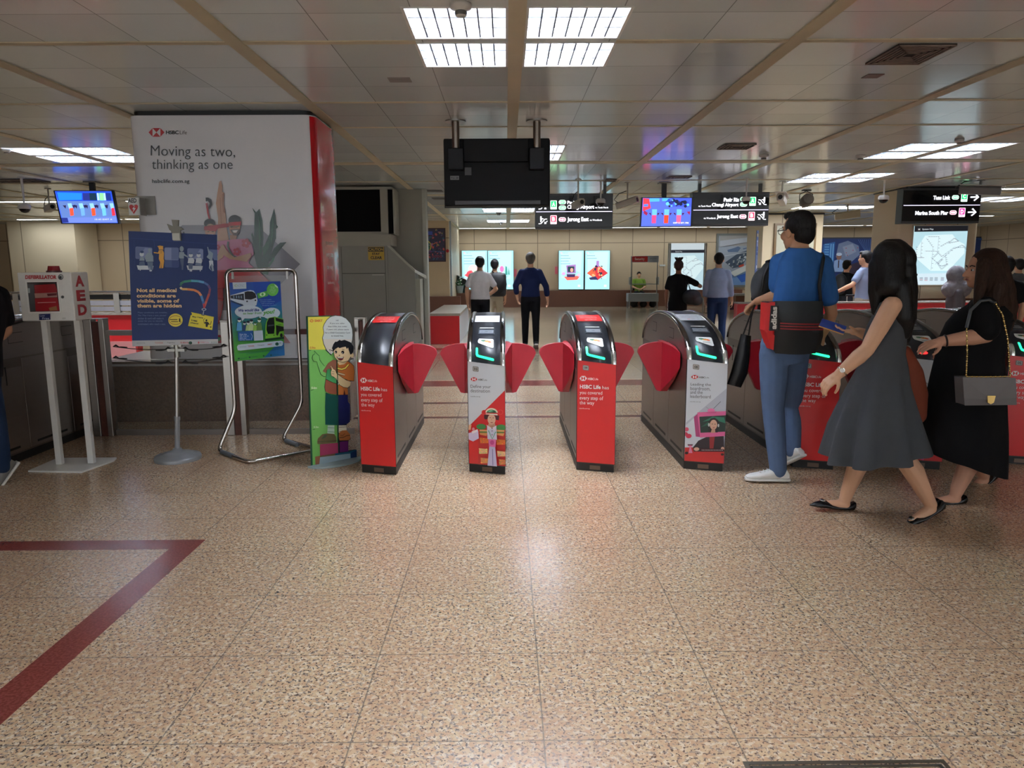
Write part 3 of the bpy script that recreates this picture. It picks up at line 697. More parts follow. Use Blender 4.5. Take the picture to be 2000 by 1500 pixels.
# man: head, shirt
ca.disc(997, 5, 55, 50, (24, 20, 22)); ca.poly([(945, 40), (1050, 40), (1045, 90), (1015, 140), (990, 145), (955, 110)], (176, 124, 96)); ca.poly([(958, 85), (1045, 80), (1038, 120), (1012, 142), (990, 140)], (74, 50, 42)); ca.poly([(975, 92), (1030, 88), (1012, 112), (990, 112)], (240, 232, 226)); ca.poly([(944, 20), (1055, 12), (1055, 45), (944, 52)], (186, 28, 38))
ca.line([(962, 62), (985, 60)], 7, (30, 20, 20)); ca.line([(1010, 58), (1036, 56)], 7, (30, 20, 20)); ca.poly([(955, 130), (1020, 140), (1010, 175), (960, 175)], (176, 124, 96))
PK, PK2 = (206, 122, 158), (178, 50, 74)
ca.poly([(700, 300), (800, 195), (950, 175), (1000, 170), (1090, 165), (1150, 210), (1170, 300), (1140, 340), (1120, 380), (1190, 440), (1180, 470), (700, 470)], PK)
for cx, cy, r in ((1100, 205, 45), (1020, 280, 38), (850, 240, 26), (860, 320, 22)):
    for k in range(5): a = k*2*PI/5; ca.disc(cx+r*.55*math.cos(a), cy+r*.6*math.sin(a), r*.42, r*.36, PK2, n=10)
ca.line([(945, 190), (940, 230), (960, 280), (990, 320), (1060, 345)], 16, (88, 104, 96))
ca.poly([(840, 345), (880, 230), (895, 215), (905, 300), (900, 330), (850, 365)], SK); ca.poly([(890, 240), (905, 215), (925, 260), (960, 300), (1000, 330), (1080, 310), (1145, 290), (1150, 320), (1110, 370), (960, 345), (905, 310)], SK)
# red trousers and legs
ca.poly([(720, 450), (1190, 430), (1330, 560), (1290, 600), (1000, 560), (900, 600), (900, 760), (870, 900), (840, 950), (700, 700)], (190, 30, 38)); ca.poly([(845, 700), (900, 720), (860, 900), (850, 960)], (160, 60, 66)); ca.line([(850, 610), (920, 600)], 8, (150, 20, 30)); ca.line([(850, 690), (905, 700)], 8, (150, 20, 30))
ca.poly([(840, 1030), (880, 1040), (870, 1075), (845, 1065)], (84, 140, 90))
ca.build('printed_advertisement', colm)
# perspex sign holder and AED flag sign
hp = at(290, 411, cY-.06)
t = thing('wall_sign', 'small white AED flag sign with a red heart on the column corner', 'sign', at(262, 403, cY-.12))
P0 = at(248, 418.5, cY-.12); P1 = at(268, 384, cY-.12); sw = P1.x-P0.x; shh = P1.z-P0.z; o_ = Vector(t.location)
MB().box((-sw/2, 0, -shh/2), (sw/2, .006, shh/2), M((226, 226, 224), .3)).build('sign_board', t)
a = Art(sw, shh, [(993, 815), (1075, 815), (1078, 960), (1002, 960)], fn=lambda x, y, d: (x-sw/2, -.001-d, y-shh/2), rough=.35)
a.text('AED', 996, 1055, 860, 822, (20, 20, 22), bold=.035)
a.poly([(1034, 952), (1006, 905), (1004, 885), (1014, 875), (1026, 878), (1034, 888), (1044, 877), (1056, 876), (1064, 888), (1060, 908)], (206, 44, 52)); a.poly([(1044, 882), (1024, 912), (1034, 914), (1026, 940), (1048, 906), (1036, 904)], (245, 245, 245)); a.build('printed_heart', t)
MB().box((sw/2-.006, 0, -shh/2), (sw/2, .20, shh/2), M((196, 194, 190), .25, alpha=.55)).build('side_bracket', t)
hb = MB(); hq = [at(268, 420, cY), at(303, 383, cY)]
hb.box((hq[0].x-o_.x, .105, hq[0].z-o_.z), (hq[1].x-o_.x, .115, hq[1].z-o_.z), M((170, 166, 158), .2, alpha=.6)); hb.build('backing_plate', t)
# ---------------------------------------------------------------- granite parapet round the stair
g0 = fl(215, 823).x
GP = M((104, 74, 58), .28, noise=.8, scale=55, spec=.35); LG = M((150, 140, 128), .25, noise=.1)
pz = .575
t = thing('granite_parapet', 'low dark brown granite parapet wall at the foot of the advertising column', 'parapet', (-2.8, 7.5, 0))
MB().box((-1.25, -.54, 0), (1.28, .6, pz-.03), GP).build('parapet_wall', t)
MB().box((-1.25, -.53, pz-.03), (1.28, .6, pz-.004), M((196, 190, 186), .2)).build('parapet_ledge', t)
MB().box((-1.26, -.57, pz+.001-.005), (1.30, -.40, pz+.018), M((96, 74, 62), .14, noise=.3, scale=120)).build('parapet_coping', t)
# ---------------------------------------------------------------- red wrapped stair parapets + rails
RW = M((208, 32, 38), .4); WW = M((205, 208, 216), .35)
def rails(name, lab, x0, x1, Y, z0, z1, px_posts):
    t = thing(name, lab, 'railing', ((x0+x1)/2, Y, z0)); c = (x0+x1)/2; s_ = steel((190, 188, 184), .25)
    hh = z1-z0
    MB().cyl((x0-c, 0, hh), (x1-c, 0, hh), .022, CHROME()).build('handrail', t)
    for k, (a, b_) in enumerate(((.08, .30), (.36, .60))): MB().box((x0-c, -.01, hh*a), (x1-c, .01, hh*b_), M((176, 176, 184), .3, .6)).build('rail_panel', t)
    MB().box((x0-c, .01, hh*.66), (x1-c, .03, hh*.90), BLK()).build('dark_infill', t)
    for px in px_posts: x = at(px, 600, Y).x-c; MB().box((x-.05, -.03, 0), (x+.03, .03, hh*.97), s_).build('rail_post', t)
LZ = at(100, 616, 10.4).z; RZ = at(1700, 592, 10.4).z
o = MB().box((-14, 10.4, 0), (at(262, 600, 10.4).x, 10.55, LZ), RW).build('stair_parapet'); tag(o, 'red wrapped stair parapet behind the defibrillator stand', 'parapet')
a_ = MB().box((-14, 10.37, LZ), (at(262, 600, 10.4).x, 10.58, LZ+.03), LG).build('coping', o)
a_ = MB().box((-6.6, 10.385, .0), (-5.3, 10.399, LZ*.55), M((222, 150, 150), .3)).build('pale_panel', o)
rails('stair_railing', 'steel railing with horizontal bars above the red parapet near the left hanging screen', -14, at(262, 600, 10.4).x, 10.47, LZ+.03, at(100, 572, 10.47).z, (36, 232))
o = MB().box((at(1440, 600, 10.4).x, 10.4, 0), (13, 10.55, RZ), RW).build('stair_parapet'); tag(o, 'long red wrapped stair parapet behind the right hand fare gates', 'parapet')
MB().box((at(1440, 600, 10.4).x, 10.37, RZ), (13, 10.58, RZ+.02), LG).build('coping', o)
rails('stair_railing', 'steel railing with horizontal bars at the far right behind the woman in black', at(1930, 600, 10.4).x, 13, 10.47, RZ+.02, at(1960, 553, 10.47).z, (1990,))
t = thing('stair_parapet', 'short red box parapet with white side just past fare gate 10', 'parapet', (-1.504, 14.2, 0))
rz_ = .60
MB().box((0, 0, 0), (.585, .02, rz_-.05), RW).build('red_front', t); MB().box((.565, .021, 0), (.585, 3.4, rz_-.05), WW).build('white_side', t); MB().box((.0, .021, 0), (.564, 3.4, rz_-.05), M((120, 110, 104), .5)).build('core', t)
MB().box((-.0, 0, rz_-.049), (.60, 3.42, rz_), M((170, 160, 146), .3)).build('coping', t)
# ---------------------------------------------------------------- escalator enclosure
EG = M((146, 146, 138), .55, noise=.08, scale=3); EG2 = M((160, 158, 146), .5, noise=.06, scale=3)
EY = 13.2
def ez(px, py, Y=EY): p = at(px, py, Y); return p.x, p.z
xL = ez(560, 500)[0]; xR = ez(756, 500)[0]; x2 = ez(810, 532)[0]; x3 = ez(836, 560, 13.85)[0]
t = thing('escalator_enclosure', 'grey panelled escalator machine enclosure with dark upper windows and a caution sign', 'enclosure', (xL, EY, 0))
zt1 = ez(700, 480)[1]; zw0 = ez(700, 456)[1]; zw1 = ez(700, 370)[1]; ztop = CH-.002
X = lambda v: v-xL
MB().box((0, 0, 0), (X(xR), .6, zt1), EG).build('lower_cabinet', t)
MB().box((0, -.05, zt1), (X(xR)+.09, .6, zw0-.02), EG2).build('ledge_box', t)
fr = MB(); xw = X(ez(743, 400)[0])
fr.box((0, -.02, zw1), (X(xR)+.12, .6, ztop-.03), EG2); fr.box((xw, -.02, zw0-.02), (xw+.13, .1, zw1), EG2); fr.box((0, -.02, zw0-.02), (xw, .1, zw0+.03), EG2); fr.box((xw+.22, .0, zw0-.02), (xw+.25, .5, zw1), EG2)
fr.build('window_frame', t)
MB().box((0, .05, zw0), (xw+.02, .09, zw1), M((4, 4, 5), .6, spec=.1)).build('dark_window', t)
MB().box((xw+.13, .03, zw0), (xw+.22, .05, zw1), M((4, 4, 5), .6, spec=.1)).build('dark_side_window', t)
dp = MB(); jm = M((70, 70, 64), .6)
for px in (671, 757-2): x = X(ez(px, 600)[0]); dp.box((x-.004, -.003, .02), (x+.004, 0, zt1-.02), jm)
z_ = ez(700, 534)[1]; dp.box((X(ez(668, 534)[0]), -.003, z_-.006), (X(ez(753, 534)[0]), 0, z_+.006), jm)
dp.build('panel_joints', t)
MB().box((X(ez(727, 538)[0]), -.012, z_-.035), (X(ez(750, 538)[0]), 0, z_-.02), M((190, 188, 178), .4)).build('pull_handle', t)
# sloping wing and rear wall
zs0 = ez(762, 480)[1]; zs1 = ez(810, 532)[1]
pts = [(X(xR)+.001, .02, 0), (X(x2), .02, 0), (X(x2), .02, zs1), (X(xR)+.001, .02, zs0)]
MB().prism(pts, (0, .5, 0), EG).build('sloping_wing', t)
e0 = at(762, 477, EY+.02); e1 = at(830, 545, 13.7)
MB().prism([(X(xR), .018, zs0), (X(x2), .018, zs1), (X(x3)-.02, .60, e1.z), (X(x3)-.02, .60, e1.z+.06), (X(x2), .018, zs1+.05), (X(xR), .018, zs0+.05)], (0, .06, 0), M((178, 178, 166), .45)).build('sloping_trim', t)
MB().box((X(x2)+.001, .06, 0), (X(x3)-.08, .5, zs1-.12), M((168, 168, 152), .5)).build('end_panel', t)
MB().box((X(xR)-.6, .65, 0), (X(x3), .9, CH-.003), EG2).build('rear_panel', t)
MB().box((X(x3)-.07, .60, 0), (X(x3)+.004, .649, CH-.004), M((186, 188, 176), .35)).build('edge_trim', t)
c0 = ez(719.5, 508); c1 = ez(750, 482)
a = Art(c1[0]-c0[0], c1[1]-c0[1], [(395, 728), (545, 728), (545, 838), (395, 838)], fn=lambda x, y, d: (X(c0[0])+x, -.004-d, c0[1]+y), rough=.4)
a.sheet((196, 160, 52)); a.rect(398, 732, 540, 768, (24, 20, 16)); a.text('CAUTION', 402, 536, 762, 738, (200, 164, 60), bold=.03); a.text('STAY', 432, 506, 796, 776, (24, 20, 16), bold=.04); a.text('CLEAR', 416, 524, 830, 806, (24, 20, 16), bold=.04)
a.build('caution_sign', t)
# ---------------------------------------------------------------- far walls, columns
def block(nm, a, b, m=None): o = MB().box(a, b, m or CREAM).build(nm); structure(o); return o
lc = fl(835, 431, CH); l2 = fl(876, 431, CH)
block('wall_left', (-3.9, lc.y, .0), (l2.x, lc.y+.4, CH-.001), wall_material((206, 184, 150), 1.2, 1.8, off=.3))
block('wall_left', (l2.x-.02, lc.y+.401, .0), (l2.x, 27.85, CH-.001))
block('baseboard_left', (-3.9, lc.y-.12, 0), (at(900, 600, lc.y).x, lc.y-.005, .62), GR)
o = MB().box((at(878.5, 500, lc.y).x, lc.y-.02, .0), (at(882, 500, lc.y).x, lc.y+.05, CH-.01), M((190, 200, 205), .2, .7)).build('corner_guard'); tag(o, 'tall bright metal corner guard strip beside the framed abstract picture', 'corner guard')
# left beyond the stair: pilaster and wall
pa = at(20, 500, 22.0).x; pb_ = at(150, 500, 22.0).x
block('wall_left', (pa, 22, 0), (pb_, 23.2, CH-.001), wall_material((206, 192, 164), 2.3, 5, z0=-1, off=.5))
# right hand columns
c0x = at(1488, 500, 20.2).x; c1x = at(1604, 500, 20.2).x
t = thing('display_column', 'cream column holding a framed display case, beyond the man in blue', 'column', (c0x, 20.2, 0))
MB().box((0, 0, 0), (c1x-c0x, 1.3, CH-.004), CREAM).build('column_shaft', t)
MB().box((-.02, -.02, CH-.06), (c1x-c0x+.02, .0, CH-.02), M((40, 36, 32), .6)).build('shadow_line', t)
f0 = at(1506, 562, 20.2); f1 = at(1594, 436, 20.2); fx_ = f0.x-c0x; fw = f1.x-f0.x; fh = f1.z-f0.z
MB().box((fx_, -.06, f0.z), (fx_+fw, -.001, f1.z), M((120, 96, 66), .35)).build('case_frame', t)
a = Art(fw-.12, fh-.12, fn=lambda x, y, d: (fx_+.06+x, -.064-d, f0.z+.06+y)); W_, H_ = a.w, a.h; a.sheet((176, 174, 156)); a.rect(0, 0, W_, H_*.52, (96, 96, 84)); a.rect(W_*.05, H_*.30, W_*.5, H_*.5, (52, 58, 54)); a.rect(W_*.12, H_*.42, W_*.42, H_*.46, (170, 170, 160)); a.rect(W_*.6, H_*.2, W_*.9, H_*.48, (70, 60, 50)); a.build('display_picture', t)
sc0 = at(1757, 400, 14.1).x; sc1 = at(1916, 400, 14.1).x
t = thing('sign_column', 'cream column carrying the Tuas Link sign and the system map', 'column', (sc0, 14.1, 0))
MB().loft([rounded(0, sc1-sc0, 0, 1.05, .08, 0), rounded(0, sc1-sc0, 0, 1.05, .08, CH-.03)], CREAM).build('column_shaft', t)
MB().loft([rounded(-.02, sc1-sc0+.02, -.02, 1.07, .09, CH-.029), rounded(-.02, sc1-sc0+.02, -.02, 1.07, .09, CH-.005)], BLK()).build('shadow_line', t)
MB().box((-.02, -.03, 0), (sc1-sc0+.02, -.001, at(1800, 583, 14.1).z), GP).build('granite_base', t)
# ---------------------------------------------------------------- flat works on the far walls
def panel(name, lab, cat, px0, py0, px1, py1, Y, draw, emis=0, frame=(90, 90, 88), fw=.02, th=.04, group=None, frough=.4, res=None):
    p0 = at(px0, py1, Y); p1 = at(px1, py0, Y); w_ = p1.x-p0.x; h_ = p1.z-p0.z
    t = thing(name, lab, cat, (p0.x, Y, p0.z), group=group)
    MB().box((-fw, -th, -fw), (w_+fw, 0, h_+fw), M(frame, frough)).build('frame', t)
    a = Art(w_, h_, [(px0, py0), (px1, py0), (px1, py1), (px0, py1)], emis=emis, fn=lambda x, y, d: (x, -th-.002-d, y), step=.0008); draw(a); a.build('picture', t)
    return t
CY_ = (150, 212, 228)
def lb_text(a, x, y, n, w_=22):
    for k in range(n): a.rect(x, y+k*5.2, x+w_*(.9 if k % 2 else .75), y+k*5.2+1.6, (128, 168, 180))
def lb(kind, x0, x1, y0, y1):
    def d(a):
        a.sheet(CY_); a.poly([(x0+4, y0+3), (x1-3, y0+2), (x1-6, y1-20), (x0+5, y1-22)], (172, 226, 238)); hexagon_logo(a, x0+2.5, x0+6.5, y0+5.5, y0+3, (200, 60, 70), (240, 240, 240)); a.text('HSBC Life', x0+8, x0+17, y0+5.5, y0+3.4, (90, 110, 120))
        lb_text(a, x0+3, y0+9, 4 if kind in (0, 2) else 2)
        cx = (x0+x1)/2; cy = y0+(y1-y0)*.58
        if kind == 2:
            a.poly([(cx-21, cy+2), (cx-8, cy+13), (cx+12, cy+13), (cx+21, cy+2), (cx+8, cy-6), (cx-8, cy-6)], (150, 200, 216)); a.poly([(cx-14, cy+7), (cx-8, cy+14), (cx+12, cy+13), (cx+18, cy+5)], (228, 96, 84)); a.poly([(cx-10, cy-15), (cx+9, cy-17), (cx+9, cy), (cx-8, cy+1)], (150, 110, 168)); a.rect(cx-7, cy-13, cx+6, cy-2, (30, 56, 66)); a.disc(cx+1, cy-6, 3, 4, (230, 150, 130)); a.poly([(cx-9, cy+2), (cx+8, cy+2), (cx+7, cy+8), (cx-8, cy+8)], (60, 40, 80)); a.disc(cx-15, cy+1, 3.5, 3, (206, 150, 210)); a.disc(cx+15, cy+4, 3, 3, (220, 170, 210))
        elif kind == 3:
            a.poly([(cx-21, cy), (cx, cy-17), (cx+21, cy), (cx, cy+14)], (186, 48, 56)); a.poly([(cx-20, cy), (cx-8, cy-10), (cx-2, cy+4), (cx-9, cy+8)], (230, 90, 60)); a.poly([(cx-2, cy-24), (cx+3, cy-24), (cx+3, cy-12), (cx-3, cy-12)], (150, 110, 170))
            rn = random.Random(2)
            for k in range(26): a.disc(cx-9+rn.random()*18, cy-14+rn.random()*26, 1+rn.random()*2, 1+rn.random()*2, rn.choice([(30, 34, 60), (70, 30, 50), (30, 60, 70), (210, 60, 60), (236, 160, 110)]), n=7)
            a.poly([(cx-17, cy+9), (cx-4, cy+6), (cx+2, cy+13), (cx-14, cy+13)], (50, 50, 86))
        elif kind == 1:
            a.poly([(cx-3, cy+8), (cx+17, cy-6), (cx+22, cy), (cx+8, cy+12)], (150, 204, 212)); a.poly([(cx+8, cy+4), (cx+9, cy-14), (cx+12, cy-12), (cx+13, cy+3)], (60, 140, 130)); a.poly([(cx+14, cy+3), (cx+15, cy-12), (cx+17, cy+3)], (60, 140, 130)); a.disc(cx+2, cy-8, 4, 6, (220, 110, 170)); a.disc(cx-2, cy+4, 8, 6, (226, 80, 100))
        else:
            a.disc(cx-3, cy-8, 9, 8, (240, 190, 190)); a.disc(cx-9, cy+2, 7, 7, (230, 90, 100)); a.disc(cx+4, cy+2, 8, 7, (120, 190, 150)); a.poly([(cx-20, cy+4), (cx-6, cy-6), (cx-6, cy+12)], (230, 70, 80))
        a.rect(x1-11, y1-9, x1-6, y1-4.5, (206, 232, 236))
    return d
for kind, x0, x1, lab in ((0, 903.5, 951.5, 'backlit advertising panel left of a pair, behind the man in the white shirt'), (1, 954, 1002.5, 'backlit advertising panel with a pink figure behind the black backpack'), (2, 1091, 1139.5, 'backlit advertising panel showing a purple television, beside the red diamond one'), (3, 1142, 1190.5, 'backlit advertising panel showing a red diamond with a dancing figure')):
    panel('lightbox_poster', lab, 'poster', x0, 489.5, x1, 565, 27.99, lb(kind, x0, x1, 489.5, 565), emis=.95, frame=(70, 84, 88), fw=.010, th=.10, group='backlit wall posters')
def dr_abs(a):
    a.sheet((62, 58, 84)); rn = random.Random(5)
    a.poly([(834, 462), (842, 476), (836, 495), (834, 495)], (52, 150, 110)); a.line([(834, 466), (843, 478), (840, 492)], 2, (222, 206, 90)); a.line([(840, 480), (852, 474), (856, 480)], 1.4, (220, 120, 60))
    for k in range(70): a.disc(835+rn.random()*33, 448+rn.random()*60, .8+rn.random()*2.4, .6+rn.random()*1.8, rn.choice([(92, 84, 120), (120, 60, 110), (60, 100, 130), (196, 90, 90), (150, 140, 90), (40, 40, 70), (170, 110, 150)]), n=8, rot=rn.random()*3)
    for k in range(4): a.disc(846+k*5, 501, 2, 2.4, (150, 60, 84)); a.disc(846+k*5, 501, 1, 1.3, (62, 58, 84))
    a.rect(838, 452, 846, 459, (70, 90, 190)); a.line([(835, 490), (868, 492)], .8, (70, 110, 170))
panel('framed_picture', 'dark framed abstract picture on the wall above the red parapet', 'picture', 834, 447.5, 868, 509.5, lc.y-.001, dr_abs, frame=(60, 30, 34), fw=.03)
def dr_ship(a):
    a.sheet((150, 160, 172)); a.rect(1402, 458, 1475, 480, (156, 154, 150)); rn = random.Random(3)
    a.poly([(1405, 545), (1475, 520), (1475, 558), (1405, 558)], (110, 150, 200)); a.poly([(1440, 540), (1475, 528), (1475, 545), (1450, 552)], (40, 96, 190))
    a.poly([(1418, 488), (1432, 484), (1440, 481), (1446, 484), (1440, 492), (1420, 492)], (88, 110, 140)); a.poly([(1415, 512), (1440, 495), (1462, 488), (1458, 505), (1450, 520), (1430, 524)], (64, 80, 98))
    for k in range(34):
        u, v = rn.random(), rn.random(); x = 1420+u*34+v*6; y = 518-u*20+v*10-4; a.poly([(x, y), (x+3, y-1.6), (x+3.6, y+1.2), (x+.6, y+2.6)], rn.choice([(190, 200, 204), (110, 128, 142), (40, 56, 72), (150, 160, 160)]))
    a.poly([(1442, 519), (1453, 515), (1453, 520), (1444, 522)], (180, 70, 50)); a.line([(1410, 500), (1475, 490)], 1.2, (186, 196, 200)); a.poly([(1425, 532), (1475, 510), (1475, 522), (1435, 540)], (200, 208, 206)); a.poly([(1402, 470), (1475, 462), (1475, 470), (1402, 482)], (170, 176, 184)); a.line([(1450, 486), (1468, 482), (1472, 486)], 2, (84, 104, 140))
panel('wall_painting', 'large framed blue and grey harbour painting on the back wall', 'painting', 1400, 460, 1474, 557, 27.99, dr_ship, frame=(112, 116, 112), fw=.08)
def dr_mur(a):
    a.sheet((38, 60, 120)); rn = random.Random(8)
    a.poly([(1602, 475), (1625, 470), (1625, 545), (1602, 545)], (52, 110, 190))
    for k in range(9): a.rect(1605, 474+k*5, 1614, 476.5+k*5, (110, 170, 225))
    for x in (1616, 1620.5): a.rect(x, 474, x+2.6, 520, (120, 180, 230))
    a.poly([(1628, 500), (1632, 474), (1650, 468), (1672, 478), (1675, 496), (1660, 510), (1640, 512)], (120, 136, 170)); a.poly([(1640, 480), (1660, 474), (1668, 490), (1648, 500)], (150, 160, 186))
    for k in range(8): a.line([(1670+k*4, 466), (1706-k*2, 520+k*3)], .6, (96, 130, 190))
    for k in range(5): a.disc(1645+rn.random()*25, 478+rn.random()*20, 1, 1, (180, 40, 60), n=6)
    for cx, cy, s_ in ((1608, 505, 1.), (1634, 500, 1.25), (1682, 520, 1.2)):
        a.poly([(cx-8*s_, cy+30), (cx-7*s_, cy+8), (cx, cy+4), (cx+7*s_, cy+8), (cx+9*s_, cy+30)], (146, 176, 222)); a.disc(cx, cy, 4*s_, 5*s_, (150, 110, 100)); a.disc(cx, cy-4*s_, 4.5*s_, 2.6*s_, (200, 216, 236)); a.rect(cx-1, cy+7, cx+1, cy+22, (60, 30, 50))
    a.poly([(1645, 520), (1680, 508), (1706, 530), (1706, 560), (1640, 560)], (60, 50, 70)); a.poly([(1602, 545), (1706, 540), (1706, 562), (1602, 562)], (20, 26, 44))
    a.poly([(1900, 465), (2060, 465), (2060, 500), (1960, 480)], (60, 96, 160)); a.poly([(1915, 500), (1980, 478), (2060, 490), (2060, 562), (1915, 562)], (120, 110, 124)); a.disc(1956, 480, 11, 12, (100, 74, 70)); a.poly([(1942, 476), (1950, 463), (1968, 462), (1972, 474)], (34, 40, 60)); a.disc(1975, 494, 14, 7, (150, 40, 60)); a.poly([(1984, 500), (1998, 484), (2002, 490), (1990, 508)], (226, 230, 236)); a.poly([(1930, 520), (1970, 500), (2060, 510), (2060, 562), (1930, 562)], (40, 46, 62))
    a.poly([(1960, 488), (1990, 484), (2010, 500), (1975, 506)], (60, 70, 96))
panel('wall_mural', 'long dark blue mural of city workers on the back wall, right side', 'mural', 1598, 464, 2060, 562, 27.95, dr_mur, frame=(58, 62, 74), fw=.05)
# ---------------------------------------------------------------- system maps
def map_lines(a, X0, Y0, X1, Y1, seed=1):
    f = lambda u, v: (X0+(X1-X0)*u, Y0+(Y1-Y0)*v)
    a.poly([f(*p) for p in ((.02, .48), (.20, .05), (.72, .02), (.82, .18), (.97, .28), (.98, .52), (.70, .97), (.36, .97), (.10, .68))], (214, 236, 240))
    sw_ = abs(X1-X0)*.006
    L_ = [((.05, .32), (.05, .62), (.2, .62)), ((.14, .2), (.14, .64)), ((.22, .12), (.36, .36), (.36, .95)), ((.24, .08), (.45, .08), (.45, .5), (.36, .62)), ((.2, .45), (.42, .46), (.52, .6), (.75, .36), (.96, .36)), ((.62, .25), (.72, .12), (.8, .2), (.62, .25)), ((.40, .8), (.72, .4), (.88, .3), (.96, .42)), ((.3, .62), (.5, .85), (.62, .8)), ((.45, .34), (.62, .2)), ((.56, .55), (.6, .8), (.5, .93), (.42, .78), (.5, .66))]
    rn = random.Random(seed)
    for l in L_:
        a.line([f(*p) for p in l], sw_, (150, 170, 186))
        for i in range(len(l)-1):
            for k in range(5):
                t = (k+.5)/5; u = l[i][0]+(l[i+1][0]-l[i][0])*t; v = l[i][1]+(l[i+1][1]-l[i][1])*t; x, y = f(u, v); a.rect(x, y, x+abs(X1-X0)*.028, y+abs(Y1-Y0)*.008, rn.choice([(90, 104, 120), (110, 90, 110), (70, 86, 110)]))
mp = at(1775, 555, 14.1)
def dr_map(a):
    def q(x, y): return (1600+x/5, 340+y/5)
    a.sheet((178, 214, 224)); a.poly([q(880, 505), q(1458, 500), q(1458, 556), q(880, 562)], (20, 20, 26)); a.text('System Map', q(962, 0)[0], q(1080, 0)[0], q(0, 549)[1], q(0, 528)[1], (220, 226, 232)); a.rect(q(912, 0)[0], q(0, 526)[1], q(945, 0)[0], q(0, 550)[1], (70, 72, 76)); a.disc(q(928, 0)[0], q(0, 538)[1], 1.6, 1.2, (200, 200, 200))
    map_lines(a, q(885, 0)[0], q(0, 580)[1], q(1440, 0)[0], q(0, 955)[1])
    a.poly([q(878, 970), q(1440, 966), q(1420, 1085), q(878, 1085)], (206, 226, 236)); a.rect(q(880, 0)[0], q(0, 972)[1], q(916, 0)[0], q(0, 990)[1], (26, 28, 32))
    rn = random.Random(3)
    for x in (940, 990, 1045, 1095, 1160, 1240):
        for k in range(4): a.rect(q(x, 0)[0], q(0, 1008+k*9)[1], q(x+34, 0)[0], q(0, 1012+k*9)[1], rn.choice([(120, 100, 130), (90, 110, 130), (190, 90, 110), (110, 120, 124)]))
m_ = panel('system_map', 'backlit railway system map on the cream sign column', 'map', 1775, 441, 1889, 556, 14.095, dr_map, emis=.62, frame=(190, 180, 160), fw=.02, th=.03)
# freestanding map
a0 = fl(1304, 612); a1 = fl(1374, 611); Y_ = a0.y
t = thing('map_stand', 'freestanding map board between steel posts behind the woman in black', 'map stand', (a0.x, Y_, 0)); wd = at(1374, 600, Y_).x-a0.x; hh = at(1340, 475, Y_).z
for x in (0, wd): MB().cyl((x, 0, 0), (x, 0, hh), .045, steel((160, 156, 150), .25)).build('post', t); MB().cyl((x, 0, 0), (x, 0, .03), .12, steel((160, 156, 150), .25)).build('foot_plate', t)
z0 = at(1340, 566, Y_).z
MB().box((.05, -.02, z0), (wd-.05, .05, hh), M((130, 134, 138), .35)).build('board', t)
a = Art(wd-.10, hh-z0, [(1307, 474), (1371, 474), (1369, 566), (1305, 566)], emis=.55, fn=lambda x, y, d: (.05+x, -.024-d, z0+y), step=.001)
a.sheet((196, 208, 214)); a.rect(1306, 487, 1372, 493, (30, 32, 42)); a.text('System Map', 1315, 1328, 492, 489, (200, 206, 212)); a.rect(1306, 493.5, 1372, 566, (186, 214, 224)); map_lines(a, 1308, 497, 1370, 548, 4); a.build('map_print', t)
# ---------------------------------------------------------------- hanging direction signs
def figure_sym(a, x, y, s, c, flip=1):
    f = lambda u, v: (x+flip*u*s, y-v*s)
    a.disc(*f(.30, .90), .10*s, .10*s, c, n=12); a.poly([f(.2, .78), f(.42, .78), f(.46, .45), f(.36, .45), f(.36, .22), f(.22, .22), f(.22, .45)], c)
    a.line([f(0, 0), f(.3, .02), f(.85, .62), f(1.1, .62)], .10*s, c); a.line([f(.42, .70), f(.66, .62)], .08*s, c)
    a.line([f(1.15, .38), f(.82, .04)], .08*s, c); a.poly([f(.74, -.02), f(1.04, .0), f(.78, .30)], c)
WHT = (236, 236, 244)
def hsign(lab, px0, py0, px1, py1, Y, draw):
    p0 = at(px0, py1, Y); p1 = at(px1, py0, Y); w_ = p1.x-p0.x; h_ = p1.z-p0.z
    t = thing('hanging_sign', lab, 'sign', (p0.x, Y, p0.z), group='black hanging direction signs')
    MB().box((0, 0, 0), (w_, .22, h_), M((52, 54, 56), .35)).build('casing', t, bevel=.006)
    for x in (.12, w_-.16): MB().box((x, .07, h_), (x+.05, .14, CH-p0.z-.001), M((60, 60, 60), .4)).build('ceiling_bracket', t)
    a = Art(w_, h_, [(px0, py0), (px1, py0), (px1, py1), (px0, py1)], fn=lambda x, y, d: (x, -.002-d, y), rough=.12, step=.0006); a.rect(px0+.6, py0+4, px1-.6, py1-4.5, (10, 8, 14)); a.build('face', t)
    a = Art(w_, h_, [(px0, py0), (px1, py0), (px1, py1), (px0, py1)], emis=1.7, fn=lambda x, y, d: (x, -.005-d, y), rough=.2, step=.0006); draw(a); a.build('lit_lettering', t)
    return t
def pill(a, x, y, c, t):
    a.rrect(x-7, y-4.2, x+7, y+4.2, 4, (206, 250, 220) if c == 'g' else (255, 214, 224)); a.rrect(x-6, y-3.2, x+6, y+3.2, 3, (30, 190, 90) if c == 'g' else (220, 50, 90)); a.text(t, x-4.6, x+4.6, y+1.7, y-1.7, (235, 255, 240), bold=.02)
def plat(a, x, y, c, t, w_=6.2, h_=8.6):
    k = {'g': (24, 190, 90), 'r': (214, 40, 70), 'p': (206, 30, 110)}[c]
    a.rrect(x-w_, y-h_, x+w_, y+h_, 1, (200, 250, 216) if c == 'g' else (255, 200, 214)); a.rect(x-w_+1, y-h_+1, x+w_-1, y+h_*.48, k); a.text(t, x-2.8, x+2.8, y+2.2, y-5.5, (255, 255, 255), bold=.03); a.rect(x-3.4, y+6.2, x+3.4, y+7.2, k)
